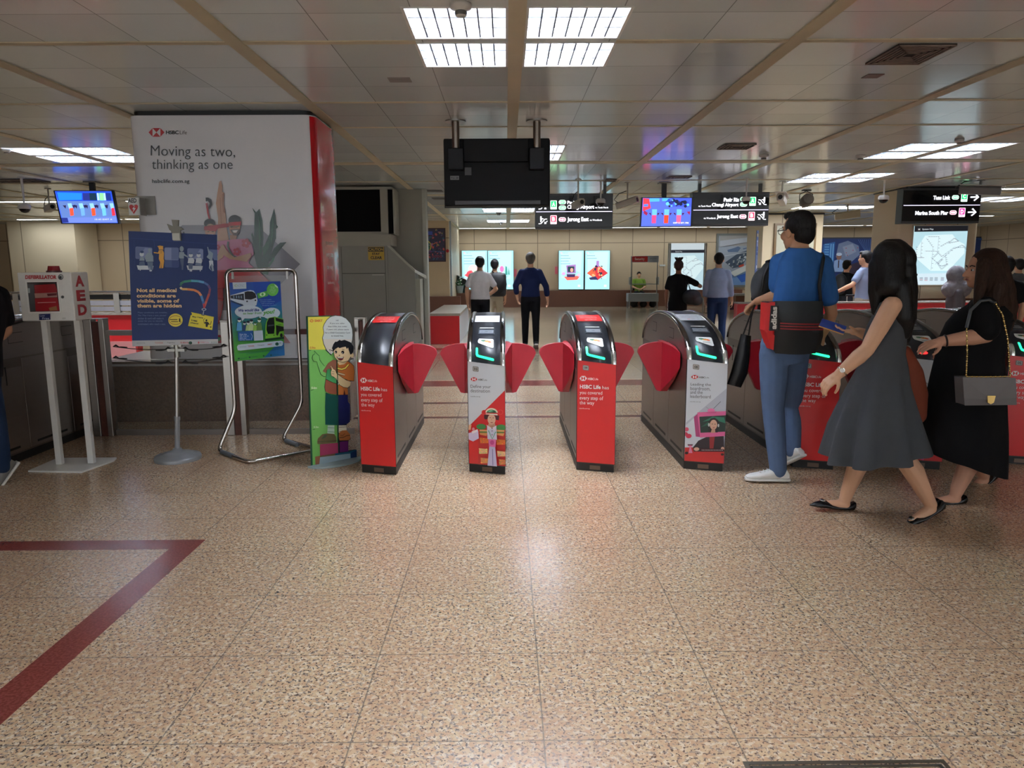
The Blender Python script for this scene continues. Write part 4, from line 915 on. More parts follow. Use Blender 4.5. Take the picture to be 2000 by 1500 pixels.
def s1(a):
    q = lambda x, y: (820+x/5, 220+y/5)
    a.rect(1047, 412.6, 1196, 413.8, (200, 190, 230))
    figure_sym(a, *q(1160, 1085), 15, WHT); figure_sym(a, *q(1160, 940), 15, WHT)
    plat(a, *q(1306, 900), 'g', 'A'); plat(a, *q(1306, 1046), 'r', 'B'); pill(a, *q(1392, 873), 'g', 'EW1'); pill(a, *q(1392, 928), 'g', 'CG2'); pill(a, *q(1392, 1044), 'r', 'NS1')
    def T(t, x0, x1, yb, yt, **k): p = q(x0, yb); r = q(x1, yt); a.text(t, p[0], r[0], p[1], r[1], WHT, **k)
    T('Pasir Ris', 1440, 1592, 893, 860, bold=.03); T('Changi Airport', 1440, 1702, 950, 902, bold=.03); T('via Tanah Merah', 1712, 1840, 936, 920); T('Jurong East', 1440, 1650, 1075, 1022, bold=.03); T('via Woodlands', 1660, 1780, 1060, 1042)
hsign('black hanging sign reading Pasir Ris and Jurong East, partly behind the dark monitor', 1045.5, 378, 1197.5, 447.5, 13.2, s1)
def s2(a):
    q = lambda x, y: (1180+x/4.545, 340+y/4.545)
    a.rect(1353, 409.4, 1502, 410.6, (200, 190, 230))
    figure_sym(a, *q(1445, 272), 15, WHT, -1); figure_sym(a, *q(1445, 405), 15, WHT, -1)
    plat(a, *q(1318, 243), 'g', 'A'); plat(a, *q(1314, 376), 'r', 'B'); pill(a, *q(1236, 222), 'g', 'EW1'); pill(a, *q(1236, 270), 'g', 'CG2'); pill(a, *q(1234, 379), 'r', 'NS1')
    def T(t, x0, x1, yb, yt, **k): p = q(x0, yb); r = q(x1, yt); a.text(t, p[0], r[0], p[1], r[1], WHT, **k)
    T('Pasir Ris', 1056, 1192, 245, 210, bold=.03); T('Changi Airport', 950, 1190, 296, 256, bold=.03); T('via Tanah Merah', 828, 942, 290, 276); T('Jurong East', 998, 1190, 402, 360, bold=.03); T('via Woodlands', 880, 988, 399, 384)
hsign('black hanging sign reading Changi Airport and Jurong East, right of the blue screen', 1351, 375, 1503.5, 441.5, 13.2, s2)
def s3(a):
    q = lambda x, y: (1600+x/5, 340+y/5)
    a.rect(1762, 400.2, 1917, 401.4, (200, 190, 230))
    plat(a, *q(1418, 225), 'g', 'C', 6.4, 9); plat(a, *q(1407, 376), 'p', 'D', 6.4, 9); pill(a, *q(1327, 227), 'g', 'EW33'); pill(a, *q(1316, 377), 'r', 'NS28')
    def T(t, x0, x1, yb, yt, **k): p = q(x0, yb); r = q(x1, yt); a.text(t, p[0], r[0], p[1], r[1], WHT, **k)
    T('Tuas Link', 1103, 1274, 250, 210, bold=.03); T('Marina South Pier', 933, 1265, 400, 360, bold=.03)
    for x, y in ((1478, 226), (1465, 375)):
        a.line([q(x, y), q(x+76, y-1)], 2.6, WHT); a.line([q(x+42, y-36), q(x+80, y), q(x+38, y+34)], 2.6, WHT)
sgn = hsign('black lit sign reading Tuas Link and Marina South Pier on the right column', 1759.5, 367, 1918, 436.5, 13.84, s3)
# ---------------------------------------------------------------- CCTV display screens
def screen(lab, C, Y, ang, px0, py0, px1, py1, pole, draw):
    """C: traced corners tl,tr,br,bl"""
    t = None
    tl, tr, br, bl = [at(x, y, Y) for x, y in C]
    c = (tl+tr+br+bl)/4
    t = thing('hanging_screen', lab, 'screen', c)
    u = (tr-tl+br-bl)/2; v = (tl-bl+tr-br)/2; n = Vector((0, 1, 0))
    P = [Vector(p)-c for p in (bl, br, tr, tl)]
    MB().prism([p*1.02 for p in P], (0, .06, 0), M((18, 20, 26), .35)).build('casing', t)
    w_, h_ = u.length, v.length
    def fn(x, y, d):
        a, b = x/w_, y/h_; p = P[0]*(1-a)*(1-b)+P[1]*a*(1-b)+P[2]*a*b+P[3]*(1-a)*b; p = p*.97; return (p.x, p.y-.003-d, p.z)
    a = Art(w_, h_, C, emis=1.25, fn=fn, step=.0007); draw(a); a.build('display', t)
    px, py = pole; top = at(px, py, Y+.05)
    MB().box((top.x-c.x-.04, .061, v.length*.1), (top.x-c.x+.04, .12, CH-c.z-.001), BLK()).build('ceiling_pole', t)
    MB().box((top.x-c.x-.10, .0, CH-c.z-.02), (top.x-c.x+.10, .18, CH-c.z-.0005), M((120, 118, 112), .4)).build('ceiling_plate', t)
def cctv(a, f, mirror=False):
    a.sheet((52, 84, 200)); P = lambda pts, c: a.poly([f(*p) for p in pts], c); D = lambda x, y, r, c: a.poly([f(x+r*math.cos(k*.7), y+r*math.sin(k*.7)) for k in range(9)], c)
    return P, D
def d_left(a):
    f = lambda x, y: (x/4, 180+y/4); P, D = cctv(a, f)
    P([(425, 772), (875, 772), (890, 850), (450, 850)], (24, 60, 190)); P([(440, 780), (640, 785), (640, 840), (455, 845)], (30, 110, 230)); P([(450, 850), (890, 850), (925, 1020), (490, 1025)], (78, 104, 160))
    for x0, x1, c in ((645, 700, (30, 40, 110)), (760, 775, (150, 200, 250)), (780, 812, (120, 230, 130)), (815, 828, (150, 200, 250)), (830, 870, (20, 40, 110)), (700, 755, (14, 40, 60))): P([(x0, 785), (x1, 785), (x1+8, 845), (x0+6, 845)], c)
    for x0, c in ((545, (240, 70, 50)), (635, (90, 140, 240)), (722, (245, 70, 40)), (808, (90, 160, 240)), (885, (200, 40, 60))):
        P([(x0-20, 870), (x0+12, 868), (x0+24, 910), (x0-6, 915)], (120, 170, 240)); P([(x0-4, 908), (x0+26, 905), (x0+32, 965), (x0+4, 970)], c); P([(x0-30, 885), (x0-58, 885), (x0-34, 912)], (30, 20, 60)); P([(x0+18, 885), (x0+46, 880), (x0+34, 912)], (30, 20, 60))
    P([(478, 985), (918, 980), (926, 1022), (490, 1025)], (90, 110, 200)); P([(478, 985), (530, 985), (540, 1022), (488, 1025)], (30, 40, 110))
    a.text('15:42 EXIT A', *(f(750, 0)[0], f(890, 0)[0], f(0, 1004)[1], f(0, 992)[1]), (190, 200, 250))
screen('blue video screen showing the fare gates, hung near the column at the left', [(105.5, 372.5), (219, 372.5), (232, 436.5), (120.5, 436.5)], 12.4, 0, 0, 0, 0, 0, (177, 357), d_left)
def d_mid(a):
    f = lambda x, y: (1180+x/4.545, 340+y/4.545); P, D = cctv(a, f)
    P([(320, 205), (785, 205), (770, 465), (320, 465)], (70, 90, 205)); P([(340, 210), (395, 215), (410, 300), (335, 330)], (225, 50, 60)); P([(345, 265), (385, 262), (385, 285), (345, 288)], (60, 110, 220)); P([(400, 212), (490, 212), (490, 240), (400, 242)], (70, 150, 245)); P([(515, 210), (580, 210), (580, 235), (515, 238)], (70, 150, 245)); P([(600, 210), (780, 210), (778, 290), (610, 290)], (54, 74, 190))
    rn = random.Random(11)
    for k in range(26): D(560+rn.random()*190, 225+rn.random()*60, 7+rn.random()*12, rn.choice([(14, 18, 50), (30, 60, 160), (10, 10, 30), (90, 170, 240), (30, 40, 110)]))
    for x0, c in ((440, (196, 60, 110)), (552, (240, 60, 30)), (665, (210, 80, 120))):
        P([(x0-20, 312), (x0+26, 312), (x0+22, 365), (x0-20, 365)], (90, 160, 240)); P([(x0-22, 365), (x0+20, 365), (x0+14, 440), (x0-24, 440)], c); P([(x0-32, 345), (x0-52, 345), (x0-28, 372)], (60, 10, 50)); P([(x0+28, 345), (x0+50, 345), (x0+30, 372)], (60, 10, 50))
    P([(345, 320), (380, 345), (370, 370), (340, 350)], (130, 20, 60)); P([(735, 335), (768, 330), (760, 365)], (130, 20, 60))
    p0 = f(612, 444); p1 = f(750, 430); a.text('OFF C 071 PM', p0[0], p1[0], p0[1], p1[1], (226, 226, 250), bold=.02)
screen('blue video screen showing the fare gates, beside the Changi Airport sign', [(1254, 386), (1352.5, 386), (1350, 442), (1250.5, 443)], 12.95, 0, 0, 0, 0, 0, (1298, 366), d_mid)
# ---------------------------------------------------------------- big dark monitor seen from behind
Ym = fl(886, 238, CH).y
m0 = at(868, 402, Ym); m1 = at(1074, 268, Ym); mw = m1.x-m0.x; mh = m1.z-m0.z
t = thing('hanging_monitor', 'large black monitor hung from two ceiling poles, seen from behind', 'monitor', (m0.x, Ym, m0.z))
DKM = M((8, 8, 9), .55, spec=.25); DK2 = M((14, 15, 16), .55, spec=.25)
MB().box((0, .05, 0), (mw, .16, mh), DKM).build('monitor_back', t, bevel=.01)
MB().box((-.01, .155, -.01), (mw+.01, .18, mh+.0), BLK()).build('bezel', t)
X_ = lambda px: at(px, 330, Ym-.03).x-m0.x; Z_ = lambda py: at(970, py, Ym-.03).z-m0.z
MB().box((X_(905), -.0, Z_(315)), (X_(1033), .05, Z_(270)), DK2).build('upper_housing', t, bevel=.008)
MB().box((X_(887), .02, Z_(398)), (X_(1056), .05, Z_(391)), M((60, 60, 60), .35)).build('speaker_bar', t)
MB().box((X_(907), .035, Z_(340)), (X_(920), .05, Z_(325)), M((74, 76, 76), .5)).build('rating_label', t)
a = Art(.1, .05, fn=lambda x, y, d: (X_(878)+x*.9, .048-d, Z_(349)+y*.8)); a.sheet((108, 108, 104)); a.text('P.U. 28', .01, .09, .012, .038, (40, 40, 40), bold=.03); a.build('asset_label', t)
for px in (890.5, 1048.5):
    x = at(px, 300, Ym-.05).x-m0.x
    MB().cyl((x, -.05, Z_(290)), (x, -.05, CH-m0.z-.002), .038, steel((140, 130, 120), .3)).build('pole', t)
    MB().cyl((x, -.05, CH-m0.z-.012), (x, -.05, CH-m0.z-.001), .105, steel((150, 146, 140), .3), n=28).build('ceiling_disc', t)
    MB().box((x-.075, -.10, Z_(332)), (x+.075, .049, Z_(291)), M((22, 24, 28), .5, spec=.3)).build('pole_clamp', t, bevel=.006)
# ---------------------------------------------------------------- cameras and small ceiling things
def dome(lab, px, py_top, py_bot, s=1., wide=1.):
    Y = fl(px, py_top, CH).y; c = at(px, py_bot, Y); t = thing('dome_camera', lab, 'security camera', (c.x, Y, c.z)); hh = CH-c.z; r = .085*s
    wm = M((206, 204, 198), .35)
    MB().cyl((0, 0, r*1.6), (0, 0, hh-.001), .012*s, wm, r1=.02*s).build('drop_pole', t); MB().cyl((0, 0, hh-.012), (0, 0, hh-.0005), .05*s, wm).build('ceiling_rose', t)
    MB().lathe([(.02*s, r*1.75), (r*.8, r*1.65), (r*1.05, r*1.4), (r*1.08, r*.75), (r*.95, r*.7)], wm).build('shroud', t)
    MB().lathe([(r*.9, r*.71), (r*.86, r*.5), (r*.6, r*.15), (r*.2, .0), (.001, -.0)], M((20, 20, 24), .1), n=20).build('tinted_dome', t)
dome('white dome camera on a pole left of the blue screen', 49, 346, 416); dome('small white dome camera between the dark monitor and the first camera pair', 1173, 353, 403, .9)
dome('white dome camera in front of the Changi Airport sign', 1457, 348, 399, .85); dome('white dome camera on a pole left of the Tuas Link sign', 1725, 350, 397, .95)
def bullet(lab, px, py_top, py_body, ln=.34, yaw=0., tilt=-.15, s=1., shield=False, col=(176, 170, 158)):
    Y = fl(px, py_top, CH).y; c = at(px, py_body, Y); t = thing('bullet_camera', lab, 'security camera', (c.x, Y, c.z), yaw); hh = CH-c.z
    wm = M(col, .4); R = Matrix.Rotation(tilt, 4, 'X')
    MB().cyl((0, 0, .05*s), (0, 0, hh-.001), .014*s, wm).build('drop_pole', t); MB().cyl((0, 0, hh-.012), (0, 0, hh-.0005), .05*s, wm).build('ceiling_rose', t)
    MB().prism([(-.05*s, -ln/2, -.055*s), (.05*s, -ln/2, -.055*s), (.06*s, -ln/2, .03*s), (.04*s, -ln/2, .055*s), (-.04*s, -ln/2, .055*s), (-.06*s, -ln/2, .03*s)], (0, ln, 0), wm, T=R).build('housing', t)
    MB().cyl((0, -ln/2-.004, -.005), (0, -ln/2+.002, -.005), .036*s, BLK(), T=R).build('lens', t)
    if shield: MB().box((-.085*s, -ln/2-.05, .06*s), (.085*s, ln/2, .068*s), M((214, 212, 204), .35), T=R).build('sun_shield', t)
    MB().tube([(0, ln*.4, 0), (-.03, ln*.62, .06), (-.02, ln*.4, .16), (-.002, .02, .2)], .008*s, BLK(), n=6).build('cable', t)
bullet('beige bullet camera hanging in front of the Pasir Ris sign', 1129, 350, 398, .3, .35); bullet('bullet camera hanging between the sign and the blue screen', 1225, 356, 396, .40, .9, -.25)
bullet('bullet camera with a white sun shield right of the Changi Airport sign', 1527, 354, 390, .36, -.5, -.2, 1.1, True); bullet('bullet camera touching the left edge of the left video screen', 97, 368, 406, .34, .8, -.1, 1.0)
def spot(lab, px, pt, pb, r=.11, yaw=.0):
    Y = fl(px, pt, CH).y; c = at(px, pb, Y); t = thing('ceiling_speaker', lab, 'speaker', (c.x, Y, c.z), yaw); hh = CH-c.z
    g = M((92, 88, 84), .5); R = Matrix.Rotation(1.25, 4, 'X')
    MB().lathe([(.03, -.14), (r*.8, -.11), (r, -.02), (r, .12), (r*.9, .13)], g, T=R).build('speaker_can', t); MB().lathe([(r*.9, .131), (r*.5, .14), (.001, .142)], M((120, 116, 108), .6), T=R).build('speaker_grille', t)
    MB().tube([(-r-.015, 0, 0), (-r-.015, 0, hh-.08), (0, 0, hh-.02), (r+.015, 0, hh-.08), (r+.015, 0, 0)], .008, BLK(), n=6).build('yoke', t); MB().box((-.08, -.04, hh-.02), (.08, .04, hh-.001), BLK()).build('ceiling_plate', t)
spot('grey cylindrical ceiling speaker above the man in blue', 1574, 371, 393)
t_ = bullet('large bullet camera under the bright light between the two right columns', 1655, 399, 420, .55, 1.2, -.1, 1.5, col=(150, 140, 120))
bullet('flat shielded camera in front of the Tuas Link sign', 1914, 352, 372, .62, .9, .1, 1.3, True, (110, 108, 106))
bullet('black camera hanging in front of the back wall lightbox posters', 1111, 451, 461, .5, .3, .9, 1.6, col=(30, 30, 32)); bullet('pale camera hanging above the harbour painting', 1452, 447, 456, .6, 1.0, .1, 1.6, col=(150, 146, 136))
def det(lab, px, py, r=.055, col=(190, 186, 178)):
    p = fl(px, py, CH); t = thing('smoke_detector', lab, 'smoke detector', (p.x, p.y, CH)); wm = M(col, .4)
    MB().lathe([(.001, -.06*r/.055), (r*.5, -.06*r/.055), (r*.55, -.035), (r, -.025), (r, -.001), (.001, -.0005)], wm).build('detector_body', t); MB().lathe([(r*.52, -.058*r/.055), (r*.6, -.048), (r*.52, -.038)], M((90, 88, 84), .5)).build('sensing_ring', t)
det('round smoke detector at the top edge above the lit ceiling panels', 900, 7, .06); det('small detector beside the right far ceiling lights', 1874, 272, .05); det('smoke detector right of the small air vent', 1492, 302, .06); det('smoke detector near the right ceiling light cluster', 1681, 303, .06)
det('small dark detector on the ceiling left of the hanging signs', 974, 415, .07, (90, 88, 84)); det('lower small dark detector left of the hanging signs', 978, 434, .07, (90, 88, 84)); det('small detector at the left ceiling lights corner', 12, 291, .05)
def vent(lab, pts, n=6, dirt=True):
    P = [fl(x, y, CH-.004) for x, y in pts]; x0 = min(p.x for p in P); x1 = max(p.x for p in P); y0 = min(p.y for p in P); y1 = max(p.y for p in P); w_, d_ = x1-x0, y1-y0
    t = thing('air_vent', lab, 'air vent', ((x0+x1)/2, (y0+y1)/2, CH)); MB().box((-w_/2, -d_/2, -.008), (w_/2, d_/2, -.001), M((30, 27, 25), .8)).build('backing', t)
    g = M((120, 104, 92), .55, noise=.5, scale=9)
    for k in range(n):
        a, b = w_/2*(1-k/n*.9), d_/2*(1-k/n*.9); s_ = .010
        f = MB()
        for p, q in (((-a, -b), (a, -b+s_)), ((-a, b-s_), (a, b)), ((-a, -b), (-a+s_, b)), ((a-s_, -b), (a, b))): f.box((p[0], p[1], -.016), (q[0], q[1], -.008), g)
        f.build('vent_vane', t)
vent('square stained air vent with concentric vanes in the ceiling at upper right', [(1690, 124), (1870, 86)]); vent('smaller stained air vent farther down the ceiling', [(1400, 291), (1478, 281)], 4)
vent('thin air vent in the ceiling above the Pasir Ris sign', [(1180, 354), (1210, 350)], 3); vent('thin air vent in the ceiling above the middle blue screen', [(1300, 348), (1352, 344)], 3); vent('flat dark air vent left of the left hanging screen', [(5, 356), (70, 350)], 3)
def slot(lab, pts, col):
    P = [fl(x, y, CH-.001) for x, y in pts]; o = MB().box((P[0].x, P[0].y, CH-.006), (P[1].x, P[1].y, CH-.0008), M(col, .5)).build('ceiling_plate'); tag(o, lab, 'ceiling plate')
slot('small grey rectangular plate in the ceiling left of the monitor poles', [(762, 160), (800, 151)], (128, 124, 120)); slot('small dark rectangular plate near the large air vent', [(1682, 152), (1728, 144)], (96, 84, 78)); slot('narrow black slot plate near the abstract picture', [(832, 375), (863, 371)], (24, 24, 24)); slot('second narrow black slot plate near the abstract picture', [(847, 390), (872, 386)], (24, 24, 24))
# far small things
t = thing('wayfinding_totem', 'narrow vertical dark blue wayfinding sign beside the cream display column', 'sign', at(1474, 552, 20.15)); o_ = Vector(t.location); p1 = at(1488.5, 449, 19.9)
w_, h_ = p1.x-o_.x, p1.z-o_.z
MB().box((0, 0, 0), (w_, .06, h_), M((60, 76, 120), .4)).build('board', t); MB().box((w_*.5, .061, .3), (w_+.12, .10, .4), M((60, 60, 60), .4)).build('wall_bracket', t)
a = Art(w_, h_, [(1340, 495), (1402, 490), (1385, 960), (1328, 975)], fn=lambda x, y, d: (x, -.003-d, y), step=.0008); a.line([(1366, 640), (1366, 590), (1372, 640), (1380, 648)], 5, (214, 220, 230)); a.poly([(1358, 605), (1366, 582), (1374, 604)], (214, 220, 230)); a.rect(1352, 525, 1366, 555, (190, 150, 90)); a.rect(1376, 525, 1388, 555, (150, 160, 130)); a.line([(1352, 730), (1382, 730), (1380, 860), (1348, 862), (1352, 730)], 3, (206, 214, 226)); a.disc(1365, 832, 8, 16, (206, 214, 226)); a.line([(1358, 700), (1375, 690)], 4, (206, 214, 226)); a.rect(1345, 885, 1375, 910, (206, 214, 226)); a.text('Exit', 1344, 1374, 940, 925, (206, 214, 226)); a.build('printed_symbols', t)
t = thing('framed_kiosk', 'dark glass notice case in the corner left of the backlit posters', 'kiosk', at(893, 578, 25.9)); t.location.z = .62; p1 = at(911, 549, 26.0); w_ = p1.x-t.location.x
MB().prism([(0, 0, 0), (w_, 0, 0), (w_, 0, .45), (0, 0, .62)], (0, .4, 0), M((28, 40, 36), .15)).build('glass_case', t); MB().box((-.02, -.02, -.62), (w_+.02, .42, -.001), GR).build('plinth', t)
t = thing('potted_plant', 'small white flowering plant in a grey pot by the backlit posters', 'plant', (at(898, 578, 25.6).x, 25.6, .62)); MB().lathe([(.10, .0), (.14, .26), (.12, .26)], M((120, 130, 128), .5)).build('pot', t)
rn = random.Random(9); b = MB(); fl_ = MB()
for k in range(24):
    a_ = rn.random()*6.28; r = .05+rn.random()*.2; z = .3+rn.random()*.28; p = (r*math.cos(a_), r*math.sin(a_), z); b.tube([(0, 0, .24), (p[0]*.5, p[1]*.5, z*.8), p], [.006, .02, .003], M((60, 110, 70), .5), n=5)
    if k % 2: fl_.ell(p, (.03, .03, .02), M((220, 226, 222), .5), n=7, k=5)
b.build('foliage', t); fl_.build('flowers', t)
o = MB().cyl((0, 0, 0), (0, .04, 0), .05, M((190, 30, 36), .4)).build('alarm_button', loc=at(874, 490, lc.y-.05)); tag(o, 'round red fire alarm button beside the abstract picture', 'alarm button')
for px, py, lab in ((1086.5, 528, 'small pink notice left of the television lightbox'), (1006.5, 533, 'small pink notice beside the navy shirted man')):
    p = at(px, py, 27.96); o = MB().box((-.05, 0, -.14), (.05, .02, .14), M((226, 110, 130), .5)).build('wall_notice', loc=p); tag(o, lab, 'notice')
# brown counter block
p0 = fl(1436, 612); p1 = at(1470, 574, p0.y)
t = thing('counter', 'brown granite counter with pale top beside the map stand', 'counter', p0); MB().box((0, 0, 0), (p1.x-p0.x+.3, .6, p1.z-.06), GR).build('counter_body', t); MB().box((-.05, -.04, p1.z-.059), (p1.x-p0.x+.35, .64, p1.z), M((170, 166, 158), .25)).build('counter_top', t)
# security table
t = thing('security_table', 'grey screening table with a red and white Security banner frame', 'table', (at(1227, 598, 26.8).x, 26.8, 0)); o_ = Vector(t.location); sx_ = lambda px: at(px, 550, 26.9).x-o_.x; sz = lambda py: at(1255, py, 26.9).z
gm = M((150, 156, 158), .4); W_ = sx_(1286)
MB().box((0, 0, sz(589)), (W_, .5, sz(573)), gm).build('table_top', t)
for x in (.02, W_-.06):
    for y in (.02, .44): MB().box((x, y, 0), (x+.04, y+.04, sz(589)), gm).build('leg', t)
fr = MB()
for x in (sx_(1231.5), sx_(1282)): fr.box((x-.015, -.02, sz(573)), (x+.015, .01, sz(500)), gm)
fr.box((sx_(1231), -.02, sz(555.5)), (sx_(1283), .01, sz(554)), gm); fr.build('banner_frame', t)
for x in (0, W_-.12): MB().box((x, -.02, sz(556)), (x+.12, -.01, sz(541)), M((196, 204, 204), .3)).build('side_sheet', t)
a = Art(sx_(1284)-sx_(1232), sz(500)-sz(512.5), [(236, 730), (470, 730), (470, 784), (236, 784)], fn=lambda x, y, d: (sx_(1232)+x, -.024-d, sz(512.5)+y), step=.001, emis=0); a.sheet((176, 184, 200)); a.rect(238, 733, 374, 780, (206, 44, 44)); a.text('Security', 262, 348, 772, 744, (240, 230, 226), bold=.01); a.text('SAFE JOURNEY', 392, 454, 762, 746, (90, 96, 120)); a.build('banner', t)
for x, c in ((.25, (24, 24, 24)), (.6, (30, 30, 30)), (.95, (20, 22, 20))): 
    MB().ell((x, .25, .13), (.14, .1, .13), M(c, .6), n=10, k=7).build('stored_bag', t)
p = at(1274, 518.5, 27.98); o = MB().box((-.11, 0, -.03), (.11, .02, .03), M((206, 214, 214), .4)).build('wall_notice', loc=(at(1294, 518, 27.96).x, 27.96, p.z)); tag(o, 'small white wall plate left of the freestanding map', 'wall plate')
class PArt(Art):
    """print on an upright sheet through two ground points; shapes given in traced crop units"""
    def __init__(s, P0, P1, ox=0, oy=0, k=1., **kw):
        s.P0 = Vector((P0[0], P0[1], 0)); s.u = Vector((P1[0]-P0[0], P1[1]-P0[1], 0)).normalized(); s.n = Vector((s.u.y, -s.u.x, 0)); s.ox, s.oy, s.k = ox, oy, k; s.org = Vector((0, 0, 0))
        Art.__init__(s, 1, 1, fn=lambda x, y, d: tuple(s.P0+s.u*x+Vector((0, 0, y))+s.n*d-s.org), **kw); s.base = 0
    def q(s, x, y):
        d = ray(s.ox+x/s.k, s.oy+y/s.k); t = (s.P0-Vector((0, 0, H))).dot(s.n)/d.dot(s.n); p = Vector((0, 0, H))+d*t; return ((p-s.P0).dot(s.u), p.z)
    def poly(s, pts, c, clip=False): return Art.poly(s, pts, c, clip=False)
    def at3(s, x, y, d=0): return Vector(s.fn(*s.q(x, y), d))
def slab(a, pts, th, m, mb=None):
    """a solid sheet of thickness th behind the print"""
    mb = mb or MB(); P = [a.at3(x, y, -.0005) for x, y in pts]; return mb.prism(P, -a.n*th, m)
WP = M((226, 226, 222), .4)
# ---------------------------------------------------------------- AED cabinet stand
Yb = 5.20
t = thing('defibrillator_stand', 'white AED cabinet stand with a red beacon and a defibrillator bag behind its window', 'defibrillator stand', (-3.28, 5.36, 0)); o_ = Vector(t.location)
q = lambda v: tuple(Vector(v)-o_)
B = [fl(55, 922), fl(160, 924), fl(222, 902), fl(228, 896), fl(113, 897)]
MB().prism([q((p.x, p.y, .0)) for p in B], (0, 0, .012), WP).build('base_plate', t)
x0, z1 = at(33, 533, Yb).x, at(85, 532, Yb).z; x1 = at(138, 531, Yb).x; z0 = at(100, 627, Yb).z
for px, py in ((118, 909), (180, 907)):
    p = fl(px, py); MB().box(q((p.x-.022, p.y-.02, .012)), q((p.x+.022, p.y+.02, z0+.01)), WP).build('pole', t, bevel=.003)
cab = MB().box(q((x0, Yb, z0)), q((x1, Yb+.21, z1)), WP).build('cabinet', t, bevel=.006)
a = PArt((x0, Yb-.001), (x1, Yb-.001), 0, 500, 3.26); a.org = o_
a.poly([(165, 165), (362, 162), (384, 355), (186, 360)], (34, 12, 12)); 
a.poly([(176, 180), (214, 180), (228, 350), (192, 352)], (60, 60, 62)); a.poly([(172, 205), (190, 205), (192, 235), (176, 237)], (170, 178, 176))
a.poly([(218, 185), (350, 178), (364, 215), (364, 232), (222, 238)], (150, 24, 34)); a.poly([(220, 238), (362, 232), (366, 262), (224, 268)], (170, 130, 120)); a.poly([(222, 270), (366, 264), (380, 348), (228, 352)], (156, 26, 36)); a.poly([(240, 296), (356, 292), (356, 296), (240, 300)], (206, 160, 160)); a.poly([(310, 330), (360, 318), (366, 345), (318, 348)], (150, 110, 70)); a.poly([(300, 240), (362, 236), (362, 250), (305, 256)], (100, 30, 34))
a.text('DEFIBRILLATOR', 162, 361, 147, 122, (178, 40, 48), bold=.045)
a.disc(388, 134, 17, 18, (70, 72, 74)); a.disc(390, 132, 12, 13, (160, 164, 164)); a.disc(386, 136, 8, 9, (30, 30, 32)); a.disc(400, 261, 11, 10, (120, 120, 118)); a.disc(400, 261, 7, 6, (50, 50, 50)); a.poly([(398, 392), (420, 390), (421, 402), (399, 404)], (206, 206, 200))
a.poly([(250, 370), (322, 367), (323, 405), (252, 408)], (34, 44, 100)); a.text('Low', 256, 288, 385, 374, (190, 200, 226), bold=.02); a.text('Free', 272, 316, 403, 390, (190, 200, 226), bold=.02)
a.build('printed_door', t)
w = PArt((x0, Yb-.006), (x1, Yb-.006), 0, 500, 3.26); w.org = o_
fr = MB()
for a4 in ([(160, 160), (366, 157), (364, 165), (166, 168)], [(184, 356), (386, 352), (390, 361), (182, 365)], [(160, 160), (169, 163), (190, 362), (182, 365)], [(360, 160), (367, 158), (390, 360), (381, 355)]): fr.prism([w.at3(x, y) for x, y in a4], (0, .006, 0), M((240, 240, 236), .3))
fr.build('window_frame', t)
sa = Art(.21, z1-z0, fn=lambda x, y, d: q((x1+.001+d, Yb+x, z0+y)))
for k, ch in enumerate('AED'): sa.text(ch, .04, .15, (z1-z0)*(.70-.30*k), (z1-z0)*(.93-.30*k), (186, 44, 54), bold=.05)
sa.build('side_letters', t)
bc = q(((x0*.4+x1*.6)-.02, Yb+.09, z1)); rm = M((150, 16, 26), .15, trans=.2)
MB().cyl(bc, (bc[0], bc[1], bc[2]+.012), .05, M((90, 14, 20), .4)).cyl((bc[0], bc[1], bc[2]+.012), (bc[0], bc[1], bc[2]+.045), .042, rm, r1=.036).build('beacon', t)
# ---------------------------------------------------------------- poster on a pole stand
pc = fl(348, 897); t = thing('poster_stand', 'navy poster about hidden medical conditions clipped to a grey pole stand', 'poster stand', pc); o_ = pc
gm = M((150, 154, 158), .35, .3)
lx = (at(345, 675, pc.y)-pc).x
MB().lathe([(.17, .0), (.172, .02), (.165, .035), (.12, .043), (.115, .052), (.07, .062), (.04, .072), (.03, .09), (.001, .09)], gm, n=40).build('base', t)
pz_ = at(345, 672, pc.y).z
MB().cyl((0, 0, .09), (lx*.3, 0, .32), .019, gm).cyl((lx*.3, 0, .31), (lx*.32, 0, .34), .022, gm).build('lower_pole', t); MB().cyl((lx*.32, 0, .34), (lx, 0, pz_), .015, steel((190, 190, 188), .3)).build('upper_pole', t)
P0 = at(258.5, 676, 5.28); P1 = at(425.9, 671, 5.60); dd = Vector((0, -.03, 0))
mid = (P0+P1)/2
sh_ = Vector((pc.x-(P0+(P1-P0)*((345-258.5)/(425.9-258.5))).x, 0, 0))
a = PArt(P0, P1, 240, 430, 5.557, rough=.45); a.org = o_
NV = (22, 52, 112)
pts = [(60, 118), (1022, 158), (1033, 1340), (103, 1370)]
slab(a, pts, .004, M((60, 70, 96), .5)).build('poster_board', t)
a.poly(pts, NV); a.poly([(100, 1308), (1032, 1290), (1033, 1340), (103, 1370)], (206, 210, 214)); a.l = 2
a.line([(85, 195), (1025, 262)], 4, (48, 78, 140)); a.line([(335, 215), (345, 300)], 3, (48, 78, 140)); a.line([(120, 210), (130, 520)], 3, (44, 74, 132)); a.line([(890, 255), (895, 555)], 3, (44, 74, 132))
L1, L2 = (106, 124, 172), (136, 152, 196)
def rr(x0, y0, x1, y1, c, dy=0):
    r = 16; P = []
    for cx, cy, an in ((x1-r, y1-r, 0), (x0+r, y1-r, PI/2), (x0+r, y0+r, PI), (x1-r, y0+r, 1.5*PI)):
        P += [(cx+r*math.cos(an+i*PI/8), cy+r*math.sin(an+i*PI/8)+dy*(cx-x0)/(x1-x0)) for i in range(5)]
    a.poly(P, c)
